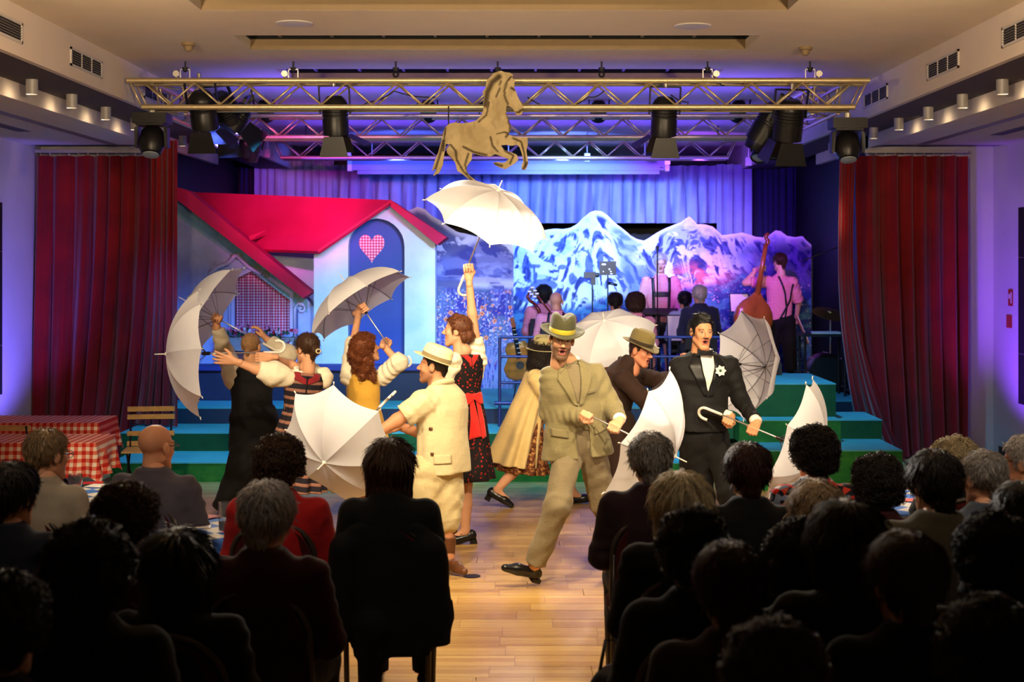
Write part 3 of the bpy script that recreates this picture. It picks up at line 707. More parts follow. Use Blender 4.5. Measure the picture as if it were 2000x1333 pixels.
# flower box with flowers and leaves
bx = thing('flower_box', 'window box crowded with red, pink and white flowers', 'flower box', tuple(pw(505, 690, wy - .15)))
simple('planter', lin(150, 140, 130), .8); simple('leaf_green', lin(36, 84, 48), .6, var=.3, vs=20)
simple('petal_red', lin(206, 28, 52), .6, var=.15); simple('petal_pink', lin(232, 130, 170), .6, var=.12); simple('petal_white', lin(236, 226, 232), .6, var=.05)
MB().prism([pw(430, 660, wy - .22), pw(575, 660, wy - .22), pw(570, 686, wy - .22), pw(436, 686, wy - .22)], (0, .18, 0)).build('trough', 'planter', bx)
rnd = random.Random(3)
lm = MB()
for k in range(5): pass
leafm = MB().add([(0, 0, 0), (.022, 0, .02), (0, .012, .05), (-.022, 0, .02), (0, -.004, .022)], [(0, 1, 4), (1, 2, 4), (2, 3, 4), (3, 0, 4)]).mesh('leaf')
def petal_mesh():
    b = MB()
    for k in range(6):
        a = k * math.pi / 3; c, s_ = math.cos(a), math.sin(a)
        b.add([(0, 0, 0), (.022 * c - .012 * s_, .022 * s_ + .012 * c, .012), (.036 * c, .036 * s_, .008), (.022 * c + .012 * s_, .022 * s_ - .012 * c, .012)], [(0, 1, 2, 3)])
    for k in range(4):
        a = k * math.pi / 2 + .4; c, s_ = math.cos(a), math.sin(a)
        b.add([(0, 0, .006), (.012 * c - .009 * s_, .012 * s_ + .009 * c, .026), (.018 * c, .018 * s_, .028), (.012 * c + .009 * s_, .012 * s_ - .009 * c, .026)], [(0, 1, 2, 3)])
    return b
pms = {}
for m_ in ('petal_red', 'petal_pink', 'petal_white'): pms[m_] = petal_mesh().mesh('flower_head')
for k in range(110):
    px = rnd.uniform(416, 586); py = rnd.uniform(640, 672) + (14 * ((px - 500) / 85) ** 2)
    if px < 436 or px > 566: py += rnd.uniform(0, 22)
    p = pw(px, py, wy - .15 + rnd.uniform(-.1, .08)) - bx.location
    o = link('leaf', leafm, 'leaf_green', bx); o.location = p; o.rotation_euler = (rnd.uniform(-1.4, 1.4), rnd.uniform(-1.4, 1.4), rnd.uniform(0, 6)); s_ = rnd.uniform(.9, 1.5); o.scale = (s_, s_, s_)
for k in range(58):
    px = rnd.uniform(418, 584); py = rnd.uniform(636, 670) + (12 * ((px - 500) / 85) ** 2)
    m_ = rnd.choice(['petal_red', 'petal_red', 'petal_red', 'petal_pink', 'petal_pink', 'petal_white'])
    p = pw(px, py, wy - .24 + rnd.uniform(-.04, .06)) - bx.location
    o = link('flower_head', pms[m_], m_, bx); o.location = p; s_ = rnd.uniform(.75, 1.15); o.scale = (s_, s_, s_)
    o.rotation_euler = (1.3 + rnd.uniform(-.5, .4), rnd.uniform(-.5, .5), rnd.uniform(0, 6))

# ================================================================== painted mountain flats
vcol('painted_flat', .85, .15, .12, 40)
def paint_flat(name, label, px0, px1, outline, d, zbot, painter, nx, th=.04):
    x0, x1 = P(px0, 0, d).x, P(px1, 0, d).x
    ox = np.array([P(x, 0, d).x for x, y in outline]); oz = np.array([P(0, y, d).z for x, y in outline])
    xs = np.linspace(x0, x1, nx); tops = np.interp(xs, ox, oz)
    tops = tops + .012 * (vnoise(xs * 14, xs * 0, 5) - .5)
    nz = int(nx * 2.3 / (x1 - x0)); V = np.zeros((nx, nz, 3))
    fz = np.linspace(0, 1, nz)
    V[:, :, 0] = xs[:, None]; V[:, :, 1] = d; V[:, :, 2] = zbot + (tops[:, None] - zbot) * fz[None, :]
    cols = painter(V[:, :, 0], V[:, :, 2], tops[:, None] + 0 * V[:, :, 2], (V[:, :, 0] / d * F + 1010), (510 - (V[:, :, 2] - CAMZ) / d * F))
    idx = np.arange(nx * nz).reshape(nx, nz)
    fs = np.stack([idx[:-1, :-1], idx[1:, :-1], idx[1:, 1:], idx[:-1, 1:]], -1).reshape(-1, 4)
    t = thing(name, label, 'stage set', ((x0 + x1) / 2, d, zbot), 'painted mountain flats')
    off = np.array(t.location)
    me = bpy.data.meshes.new('painted_face'); me.from_pydata((V.reshape(-1, 3) - off).tolist(), [], fs.tolist()); setcol(me, np.clip(cols.reshape(-1, 3), 0, 1)); me.update()
    link('painted_face', me, 'painted_flat', t)
    b = MB(); st = max(1, nx // 90); ii = list(range(0, nx, st)) + [nx - 1]
    poly = [(xs[i], d + .002, tops[i] - .004) for i in ii]
    for i in range(len(poly) - 1):
        b.add([poly[i], poly[i + 1], (poly[i + 1][0], d + .002, zbot), (poly[i][0], d + .002, zbot), (poly[i][0], d + th, poly[i][2]), (poly[i + 1][0], d + th, poly[i + 1][2]), (poly[i + 1][0], d + th, zbot), (poly[i][0], d + th, zbot)], [(0, 4, 5, 1), (4, 7, 6, 5)])
    b.build('backing', 'black_matt', t)
    return t
L3 = lambda *c: np.array(lin(*c))
def mixc(a, b, k): return a * (1 - k[..., None]) + b * k[..., None]
def paint_right(x, z, top, px, py):
    snow = L3(224, 230, 234); ice = L3(140, 168, 196); rock = L3(62, 78, 128); deep = L3(36, 40, 92)
    w = fbm(x * 1.7, z * 1.7, 3); one = np.broadcast_to(snow, x.shape + (3,))
    def flank(cx, cy, seed):                       # brush strokes that run down both flanks of a summit
        rx = px - cx + 30 * (w - .5); ry = py - cy; sd = np.tanh(rx / 14.0)
        ac = (rx - sd * .55 * ry) / 100; al = (ry + .55 * np.abs(rx)) / 100
        return fbm(ac * 13 + 2.5 * w, al * 3.2 + w, seed, 5)
    k = smoothstep(1240, 1275, px - (py - 470) * .45); f = flank(1163, 405, 11) * (1 - k) + flank(1346, 418, 29) * k
    c = mixc(one, ice, smoothstep(.42, .60, fbm(x * 3, z * 3, 31)) * .7)
    body = smoothstep(.03, .12, top - z); rk = smoothstep(.49, .545, f + .10 * (fbm(x * 11, z * 11, 21, 3) - .5)) * body
    c = mixc(c, rock, rk * .9); c = mixc(c, deep, smoothstep(.60, .66, f) * rk * .8); c = mixc(c, snow, smoothstep(.58, .63, fbm(x * 6 + z * 3, z * 9, 77, 4)) * .8)
    # broad shaded shoulder right of the first summit
    sh = smoothstep(1178, 1200, px - (py - 440) * .30) * (1 - smoothstep(1240, 1262, px + (py - 470) * .35)) * smoothstep(432, 455, py); c = mixc(c, L3(104, 128, 182), sh * (.55 + .4 * smoothstep(.4, .6, fbm(x * 3, z * 6, 5))))
    sh2 = smoothstep(1185, 1240, px) * (1 - smoothstep(1260, 1300, px - (py - 520) * .3)) * smoothstep(500, 540, py); c = mixc(c, L3(86, 108, 176), sh2 * .7)
    for cx, cy, rx_, ry_ in ((1040, 520, 16, 5), (1090, 478, 12, 6), (1098, 522, 10, 6), (1060, 556, 30, 12), (1030, 575, 26, 14), (1118, 545, 9, 12), (1150, 520, 9, 22), (1172, 505, 7, 24)):
        b = np.exp(-((px - cx) / rx_) ** 2 - ((py - cy) / ry_) ** 2) + .5 * (fbm(x * 9, z * 9, int(cx)) - .5); c = mixc(c, L3(60, 80, 150), smoothstep(.35, .55, b) * .85)
    dk = smoothstep(1385, 1490, px + 90 * (fbm(x * 2, z * 2, 8) - .5)) * smoothstep(462, 505, py + 24 * fbm(x * 3, z * 3, 4)); c = mixc(c, L3(40, 36, 104), dk * .92)
    c = mixc(c, L3(120, 110, 190), dk * smoothstep(.56, .64, fbm(x * 9, z * 5, 14, 4)) * .5)
    hill = 592 + 12 * np.sin(px / 40.0) + 20 * (fbm(x * 3, z * 0, 9) - .5) - 46 * smoothstep(1290, 1340, px)
    ft = smoothstep(hill - 4, hill + 14, py); c = mixc(c, mixc(np.broadcast_to(L3(36, 58, 120), x.shape + (3,)), L3(66, 120, 150), smoothstep(.45, .65, fbm(x * 9, z * 14, 12, 4))), ft * .95)
    vil = np.exp(-((px - 1365) / 55) ** 2 - ((py - 538) / 20) ** 2); c = mixc(c, L3(236, 120, 110), vil * .85 * smoothstep(.35, .6, fbm(x * 8, z * 14, 3)))
    st = smoothstep(.86, .89, vnoise(x * 46, z * 46, 3)) * smoothstep(520, 560, py) * smoothstep(1270, 1310, px) * .6; c = mixc(c, L3(240, 200, 210), st)
    return mixc(c, L3(236, 240, 244), smoothstep(.06, .0, top - z) * .95)
def paint_left(x, z, top, px, py):
    snow = L3(214, 222, 232); rock = L3(52, 62, 120)
    f = fbm(x * 4.2 + z * 2.2, z * 4.2, 41, 5); c = mixc(np.broadcast_to(snow, x.shape + (3,)), rock, smoothstep(.50, .55, f) * smoothstep(0, .10, top - z) * .85)
    # dark lake-side mountain, mist bands, meadow
    dm = smoothstep(478, 495, py + 16 * np.sin(px / 24)) * smoothstep(556, 540, py); c = mixc(c, mixc(np.broadcast_to(L3(60, 66, 140), x.shape + (3,)), L3(120, 134, 190), smoothstep(.4, .6, fbm(x * 4, z * 9, 6))), dm * .75)
    mi = smoothstep(.45, .6, fbm(x * 2, z * 14, 16)) * smoothstep(535, 545, py) * smoothstep(572, 560, py); c = mixc(c, L3(200, 200, 220), mi * .8)
    md = smoothstep(560, 572, py + 6 * fbm(x * 6, z * 3, 2)); mead = mixc(np.broadcast_to(L3(70, 70, 150), x.shape + (3,)), L3(96, 120, 150), smoothstep(.35, .65, fbm(x * 5, z * 5, 51)))
    c = mixc(c, mead, md)
    # grass blades: tilted streaks
    sk = fbm(x * 26 + z * 9 * np.sin(x * 7), z * 3.0, 61, 3); c = mixc(c, L3(120, 132, 190), smoothstep(.58, .66, sk) * md * .8)
    sk2 = fbm(x * 22 - z * 10, z * 3.0, 63, 3); c = mixc(c, L3(104, 150, 170), smoothstep(.60, .66, sk2) * md * smoothstep(640, 690, py) * .8)
    # flowers
    for sc, sd, colr, th_ in ((46, 71, L3(226, 216, 236), .84), (38, 73, L3(244, 170, 120), .88), (52, 83, L3(190, 200, 240), .84)):
        nn = vnoise(x * sc, z * sc, sd); dens = smoothstep(560, 580, py) * (1 - .75 * smoothstep(640, 700, py)); c = mixc(c, colr, smoothstep(th_ - .06, th_, nn) * dens)
    rs = np.random.RandomState(4)
    for k in range(26):
        cx, cy = rs.uniform(855, 1000), rs.uniform(600, 752); rr = rs.uniform(4, 7.5); an = np.arctan2(py - cy, px - cx); r_ = np.hypot(px - cx, py - cy)
        pet = smoothstep(rr, rr - 1.6, r_ / (.6 + .4 * np.abs(np.cos(an * 2.5 + k)))); c = mixc(c, L3(246, 160, 100), pet); c = mixc(c, L3(150, 60, 60), smoothstep(1.8, 1.0, r_))
    # long painted stems
    for k in range(30):
        cx, by, tx, ty = rs.uniform(855, 1000), 760, rs.uniform(-35, 35), rs.uniform(640, 700)
        tt = np.clip((by - py) / (by - ty), 0, 1); lx = cx + tx * tt ** 1.6; c = mixc(c, L3(128, 150, 196), smoothstep(2.0, .8, np.abs(px - lx)) * (py > ty) * md * .8)
    return c
outR = [(1003, 470), (1030, 458), (1055, 452), (1080, 447), (1100, 447), (1115, 445), (1128, 437), (1140, 425), (1152, 415), (1163, 411), (1175, 413), (1186, 420), (1200, 434), (1215, 447), (1232, 460), (1245, 467), (1258, 470), (1270, 464), (1282, 455), (1300, 446), (1318, 438), (1330, 434), (1340, 426), (1346, 423), (1352, 428), (1362, 438), (1378, 439), (1392, 443), (1402, 452), (1410, 460), (1430, 457), (1450, 455), (1470, 461), (1490, 465), (1502, 459), (1515, 450), (1525, 452), (1538, 461), (1552, 464), (1568, 462), (1585, 480)]
paint_flat('mountain_flat', 'large painted flat of snowy peaks behind the orchestra', 1003, 1585, outR, 20.6, Z3, paint_right, 520)
outL = [(780, 425), (800, 410), (815, 404), (830, 408), (842, 420), (856, 428), (872, 440), (890, 452), (930, 462), (970, 452), (1003, 446)]
paint_flat('mountain_flat', 'narrower painted flat with meadow flowers beside the cottage', 780, 1003, outL, 17.9, Z3, paint_left, 260)

# ================================================================== curtains
def curtain(name, label, pts_top, pts_bot, ztop, zbot, amp, waves, m, group=None, nz=28, seed=0, sag=None):
    """a hanging cloth: plan polyline at top and at the hem, vertical folds"""
    rs = np.random.RandomState(seed); n = int(waves * 14); u = np.linspace(0, 1, n + 1)
    def lerp(pts, u):
        pts = np.array(pts, float); L = np.r_[0, np.cumsum(np.hypot(*np.diff(pts, axis=0).T))]; L /= L[-1]
        return np.stack([np.interp(u, L, pts[:, 0]), np.interp(u, L, pts[:, 1])], -1)
    ph = u * waves * 2 * np.pi + 1.3 * np.sin(u * waves * 1.1 + seed) + .8 * np.sin(u * waves * .53 + 2 * seed)
    am = amp * (.65 + .5 * np.sin(u * waves * .8 + seed * 1.7) ** 2)
    T = lerp(pts_top, u); B = lerp(pts_bot, u); V = []
    for k in range(nz + 1):
        f = k / nz; g = f ** 2.2 if sag is None else sag(f)
        c = T * (1 - g) + B * g
        a = am * (.55 + .7 * f); yy = c[:, 1] + a * np.sin(ph + .25 * np.sin(3 * f + u * 9)) + .25 * a * np.sin(2.3 * ph + 4 * f); xx = c[:, 0] + .35 * a * np.cos(ph)
        zt = ztop + 0 * u - (.012 * np.abs(np.sin(ph * .5)) if k == 0 else 0); V.append(np.stack([xx, yy, zt + (zbot - ztop) * f], -1))
    V = np.concatenate(V); idx = np.arange((nz + 1) * (n + 1)).reshape(nz + 1, n + 1)
    fs = np.stack([idx[:-1, :-1], idx[1:, :-1], idx[1:, 1:], idx[:-1, 1:]], -1).reshape(-1, 4)
    me = bpy.data.meshes.new(name); me.from_pydata(V.tolist(), [], fs.tolist()); me.polygons.foreach_set('use_smooth', [True] * len(me.polygons)); me.update()
    o = link(name, me, m); tag(o, label, 'curtain', group); return o
t = NT('curtain_red'); f = t.noise(t.coord(), 3, 3); t.base(t.ramp(f, [(.3, lin(122, 7, 12)), (.7, lin(146, 10, 15))])).props(.75, 0, .2, Sheen_Weight=.3); t.bump(t.noise(t.coord(), 160, 2), .08, .004)
fabric('curtain_pale', lin(160, 166, 200), .8, .06, 300, 8, .1, .1)
fabric('curtain_navy', lin(34, 34, 74), .85, .1, 300, 8, .1, .1)
ZR = 3.352
curtain('stage_curtain', 'wide dark red curtain at left, drawn open', [(P(68, 0, 15.9).x, 15.9), (P(290, 0, 15.9).x, 15.9)], [(P(64, 0, 15.9).x, 15.9), (P(250, 0, 15.8).x, 15.7)], ZR - .03, .02, .085, 7, 'curtain_red', 'red stage curtains', seed=1)
curtain('stage_curtain', 'narrow red curtain under the left moving head, beside cottage', [(P(288, 0, 15.6).x, 15.65), (P(350, 0, 15.6).x, 15.5)], [(P(262, 0, 15.6).x, 15.5), (P(360, 0, 15.5).x, 15.2)], 3.46, Z2 + .02, .05, 5, 'curtain_red', 'red stage curtains', seed=4, sag=lambda f: f ** 3)
curtain('stage_curtain', 'wide dark red curtain at right, drawn open', [(P(1668, 0, 15.9).x, 15.85), (P(1890, 0, 15.9).x, 15.9)], [(P(1700, 0, 15.7).x, 15.6), (P(1888, 0, 15.9).x, 15.9)], ZR - .03, .02, .085, 6.5, 'curtain_red', 'red stage curtains', seed=2)
curtain('stage_curtain', 'narrow red curtain under the right moving head', [(P(1640, 0, 15.45).x, 15.42), (P(1672, 0, 15.45).x, 15.5)], [(P(1690, 0, 15.3).x, 15.25), (P(1760, 0, 15.5).x, 15.4)], 3.40, .02, .045, 5, 'curtain_red', 'red stage curtains', seed=7, sag=lambda f: .12 * np.sin(-2.4 * f) * 0 + np.clip((f - .35) / .65, 0, 1) ** 2.2 - .06 * np.sin(np.pi * min(1, f / .7)))
for s, x0, x1, nm in ((-1, 70, 292, 'left'), (1, 1664, 1890, 'right')):
    t = thing('curtain_rail', 'aluminium curtain rail above the wide %s red curtain' % nm, 'curtain rail', tuple(P((x0 + x1) / 2, 296, 15.9)), 'curtain rails')
    a, b_ = P(x0, 0, 15.9).x, P(x1, 0, 15.9).x; MB().box((a, 15.87, ZR - .005), (b_, 15.93, ZR + .03)).build('track', 'metal_alu', t)
    gm = MB().tube((0, 0, 0), (0, 0, -.03), .006, n=6).mesh('glider')
    for k in range(12):
        o = link('glider', gm, 'grille_white', t); o.location = Vector((a + (b_ - a) * (k + .5) / 12, 15.9, ZR - .005)) - t.location
# back valance curtains: separate cloths
YV = 22.0
zv = lambda py: P(0, py, YV).z
def vx(px): return P(px, 0, YV).x
curtain('back_curtain', 'pale blue-lit valance cloth at left of back wall', [(vx(497), YV), (vx(652), YV)], [(vx(497), YV), (vx(652), YV)], zv(312), Z3 + .2, .045, 9, 'curtain_pale', 'back curtains', seed=11)
curtain('back_curtain', 'bright blue-lit pleated valance above the mountains', [(vx(650), YV + .1), (vx(1408), YV + .1)], [(vx(650), YV + .1), (vx(1408), YV + .1)], zv(322), zv(436), .10, 30, 'curtain_pale', 'back curtains', seed=12, nz=10)
curtain('back_curtain', 'long violet-lit pale cloth at right of the valance', [(vx(1400), YV), (vx(1468), YV)], [(vx(1400), YV), (vx(1468), YV)], zv(320), Z3 + .2, .045, 4, 'curtain_pale', 'back curtains', seed=13)
curtain('back_curtain', 'dark navy drape at left edge of back wall', [(vx(418), YV + .15), (vx(505), YV + .15)], [(vx(418), YV + .15), (vx(505), YV + .15)], zv(308), Z3 + .02, .05, 7, 'curtain_navy', 'back curtains', seed=14)
curtain('back_curtain', 'dark navy drape at right edge of back wall', [(vx(1462), YV + .15), (vx(1566), YV + .15)], [(vx(1462), YV + .15), (vx(1575), YV + .15)], zv(318), Z3 + .02, .05, 8, 'curtain_navy', 'back curtains', seed=15)
# projection screen housing and its rail
ps = thing('projection_screen', 'rolled-up white projection screen housing under the ceiling', 'screen', tuple(P(995, 320, 20.0)))
q0, q1 = P(683, 305, 20), P(1303, 333, 20)
MB().box((q0.x, 20, q1.z), (q1.x, 20.2, q0.z)).build('housing', 'screen_case', ps)
for x in (q0.x, q1.x): MB().box((x - .03, 19.98, q1.z - .01), (x + .03, 20.22, q0.z + .01)).build('end_cap', 'grille_white', ps)

for x in (q0.x + .3, (q0.x + q1.x) / 2, q1.x - .3): MB().tube((x, 20.1, q0.z), (x, 20.1, CEIL - .001), .01, n=8).build('bracket', 'metal_alu', ps)
MB().box((q0.x + .1, 20.06, q1.z - .05), (q1.x - .1, 20.1, q1.z)).build('bottom_bar', 'screen_case', ps)
MB().box((q1.x - .1, 19.99, q1.z + .03), (q1.x - .05, 20.0, q1.z + .045)).build('type_plate', 'black_matt', ps)
# small cube downlights of the stage ceiling
for px, py, nm in ((523, 300, 'leftmost'), (680, 302, 'second'), (1147, 308, 'third'), (1303, 314, 'fourth'), (1462, 316, 'rightmost')):
    p = P(px, py, 19.6); p.z = p.z; t = thing('cube_lamp', '%s small cube lamp in the row before the back curtain' % nm, 'lamp', tuple(p), 'cube lamps above the back curtain')
    MB().box((p.x - .037, 19.56, p.z - .055), (p.x + .037, 19.64, p.z + .055)).build('housing', 'white_plastic', t); MB().tube((p.x, 19.6, p.z + .055), (p.x, 19.6, CEIL), .008, n=8).build('stem', 'metal_alu', t)
# ================================================================== hanging horse cut-out
vcol('painted_board', .8, .15)
HD = 12.35
horse_px = [(930,357),(918,352),(903,340),(893,334),(889,318),(884,312),(873,300),(872,291),(879,283),(871,281),(868,300),(865,322),(858,338),(846,344),(852,330),(843,334),(850,312),(856,298),(860,282),(864,268),(866,258),(869,249),(877,242),(888,239),(903,241),(918,239),(931,235),(940,225),(944,215),(943,202),(945,190),(942,180),(948,172),(950,158),(958,150),(964,143),(972,140),(979,138),(986,141),(996,142),(1002,146),(1000,152),(1007,158),(1004,164),(1005,172),(1012,190),(1020,206),(1023,216),(1019,223),(1013,226),(1007,222),(1003,214),(996,208),(990,206),(988,214),(989,222),(993,232),(997,244),(998,254),(993,262),(1001,266),(1014,269),(1030,268),(1031,282),(1028,295),(1031,312),(1032,320),(1027,332),(1019,332),(1018,324),(1022,314),(1019,300),(1015,288),(1010,283),(999,285),(988,283),(978,284),(985,293),(1000,298),(1010,303),(1012,313),(1005,320),(995,326),(988,331),(976,328),(966,322),(962,318),(972,316),(980,318),(988,316),(993,311),(978,305),(967,301),(958,306),(945,305),(932,302),(922,299),(922,311),(912,325),(911,333),(917,343),(926,350),(933,356)]
def paint_horse(px, py):
    c = np.repeat([lin(172, 152, 112)], len(px), 0); n = fbm(px / 24.0, py / 24.0, 3)
    def bl(k, col): c[:] = c * (1 - k[:, None]) + np.array(col) * k[:, None]
    bl(smoothstep(.35, .65, n) * .55, lin(198, 178, 136)); bl(smoothstep(.5, .8, fbm(px / 9, py / 20, 8)) * .35, lin(120, 100, 70))
    DK = lin(48, 36, 24)
    def seg(d, w, s=.9):
        pts = np.array(d, float); m = np.full(len(px), 1e9)
        for i in range(len(pts) - 1):
            a, b = pts[i], pts[i + 1]; ab = b - a; t = np.clip(((px - a[0]) * ab[0] + (py - a[1]) * ab[1]) / (ab @ ab), 0, 1); m = np.minimum(m, np.hypot(px - a[0] - t * ab[0], py - a[1] - t * ab[1]))
        bl(smoothstep(w, w * .3, m) * s, DK)
    for d, w in (([(975, 150), (962, 160), (952, 180), (948, 205)], 8), ([(998, 150), (990, 160), (985, 175), (986, 190), (992, 203)], 3), ([(999, 172), (1005, 176)], 4), ([(1015, 217), (1022, 214)], 4), ([(1008, 219), (1014, 220)], 2.5), ([(989, 222), (996, 245), (996, 258), (988, 268)], 3), ([(958, 268), (962, 285), (972, 296)], 3), ([(905, 287), (925, 297), (950, 303)], 3.5), ([(870, 250), (868, 270), (866, 295)], 3), ([(880, 283), (890, 295), (892, 312), (905, 335), (922, 352)], 3), ([(915, 300), (908, 322), (914, 340)], 3), ([(866, 275), (860, 300), (850, 332)], 3.5), ([(872, 300), (884, 314)], 3), ([(1002, 270), (1018, 277), (1024, 300), (1026, 325)], 3), ([(985, 294), (1003, 304), (996, 320)], 3), ([(1030, 318), (1022, 330)], 4), ([(966, 320), (980, 324)], 4), ([(970, 262), (985, 258), (995, 262)], 2), ([(978, 158), (975, 175), (968, 190)], 2), ([(955, 200), (950, 225), (935, 238)], 2.5)): seg(d, w)
    return c
cut = thing('horse_cutout', 'painted plywood cut-out of a prancing horse hung from the truss', 'horse cut-out', tuple(P(940, 250, HD)))
bm = bmesh.new(); vs = [bm.verts.new(P(x, y, HD) - cut.location) for x, y in horse_px]; fc = bm.faces.new(vs); fc.normal_update()
bmesh.ops.triangulate(bm, faces=[fc])
for _ in range(5): 
    es = [e for e in bm.edges if e.calc_length() > .016]
    if not es: break
    bmesh.ops.subdivide_edges(bm, edges=es, cuts=1); bmesh.ops.triangulate(bm, faces=[q for q in bm.faces if len(q.verts) > 3])
bm.normal_update()
if len(bm.faces) and list(bm.faces)[0].normal.y > 0: bmesh.ops.reverse_faces(bm, faces=bm.faces)
me = bpy.data.meshes.new('painted_board'); bm.to_mesh(me); bm.free()
co = np.zeros(len(me.vertices) * 3); me.vertices.foreach_get('co', co); co = co.reshape(-1, 3) + np.array(cut.location)
setcol(me, paint_horse(co[:, 0] / HD * F + 1010, 510 - (co[:, 2] - CAMZ) / HD * F)); hb = link('painted_board', me, 'painted_board', cut)
sm = hb.modifiers.new('plywood', 'SOLIDIFY'); sm.thickness = .018; sm.offset = -1
for px, y0, y1 in ((876, 208, 245), (972, 120, 142)): MB().tube(P(px, y0, HD + .03), P(px, y1, HD + .03), .006, n=8).build('hanging_wire' if px > 900 else 'hanging_strap', 'black_matt', cut)

# ================================================================== banquet chair, garden chair, tables
simple('chair_frame', lin(84, 76, 70), .45, .7, var=.05); fabric('chair_red', lin(66, 8, 11), .85, .12, 300, 14, .03); simple('slat_wood', lin(206, 168, 104), .55, var=.15, vs=16); simple('iron_black', lin(24, 22, 24), .5, .5)
def banquet_chair():
    """origin on the floor under the seat, backrest towards -y (the sitter faces +y)"""
    t = thing('banquet_chair', 'x', 'chair', (0, 0, 0), 'banquet chairs of the audience')
    b = MB(); vs = []
    MB().lathe([(0, .43), (.20, .43), (.225, .445), (.225, .475), (.20, .492), (0, .495)], 28, (0, .02, 0), caps=False, sx=.95, sy=.98).build('seat', 'chair_red', t, 'auto')
    # rounded back pad: arched outline, reclined
    def outline(w, h0, h1, n=16): return [(-w, h0), (-w, h1 - w * .9)] + [(-w * math.cos(math.pi * k / n), h1 - w * .9 + w * .9 * math.sin(math.pi * k / n)) for k in range(n + 1)] + [(w, h1 - w * .9), (w, h0)]
    rec = lambda z: -.20 - (z - .5) * .16
    p = outline(.185, .53, .905); MB().prism([(x, rec(z), z) for x, z in p], (0, .045, 0)).build('backrest', 'chair_red', t, 'auto')
    fr_ = [(-.19, -.17, 0), (-.195, -.19, .45)] + [(x, rec(z) + .02, z) for x, z in outline(.20, .53, .92)] + [(.195, -.19, .45), (.19, -.17, 0)]
    MB().path(fr_, .013, 8).build('back_frame', 'chair_frame', t, True)
    for s in (-1, 1): MB().path([(s * .18, .22, 0), (s * .19, .20, .44)], .012, 8).build('leg', 'chair_frame', t, True)
    MB().path([(-.19, -.19, .43), (-.19, .20, .43), (.19, .20, .43), (.19, -.19, .43)], .011, 6).build('seat_frame', 'chair_frame', t, True)
    MB().prism([(-.045, rec(.875) - .002, .872), (.045, rec(.875) - .002, .872), (.04, rec(.885) - .002, .886), (-.04, rec(.885) - .002, .886)], (0, .05, 0)).build('grip_slot', 'black_matt', t)
    return t
CHAIR = banquet_chair(); _c = [0]
def place_chair(x, y, rz, label, group='banquet chairs of the audience'):
    if _c[0] == 0: o = CHAIR
    else: o = copy_tree(CHAIR)
    _c[0] += 1; o.location = (x, y, 0); o.rotation_euler = (0, 0, rz); o['label'] = label; return o
def garden_chair():
    t = thing('garden_chair', 'x', 'chair', (0, 0, 0), 'wooden slatted garden chairs')
    for z, y in ((.80, .18), (.73, .17), (.58, .155), (.49, .15)): MB().box((-.21, y - .008, z - .022), (.21, y + .008, z + .022)).build('back_slat', 'slat_wood', t)
    for k in range(5): MB().box((-.21, -.20 + k * .078, .445), (.21, -.14 + k * .078, .46)).build('seat_slat', 'slat_wood', t)
    for s in (-1, 1):
        MB().path([(s * .18, .19, .82), (s * .18, .14, .45), (s * .18, -.22, 0)], .010, 6).build('leg', 'iron_black', t, True); MB().path([(s * .16, -.20, .44), (s * .16, .22, 0)], .010, 6).build('leg', 'iron_black', t, True)
    MB().tube((-.18, -.16, .08), (.18, -.16, .08), .008, n=6).build('stretcher', 'iron_black', t)
    return t
g1 = garden_chair(); g1.location = (P(290, 0, 12.9).x, 12.9, 0); g1.rotation_euler = (0, 0, .12); g1['label'] = 'slatted wooden garden chair beside the red left curtain'
dup(g1, (P(30, 0, 11.75).x, 11.75, 0), math.pi - .1, 'slatted garden chair between the two red-checked tables')
gingham('cloth_redcheck', lin(244, 226, 214), lin(226, 120, 100), lin(196, 40, 34), 17.0, (0, 1)); gingham('cloth_redcheck_side', lin(244, 226, 214), lin(226, 120, 100), lin(196, 40, 34), 17.0, (0, 2))
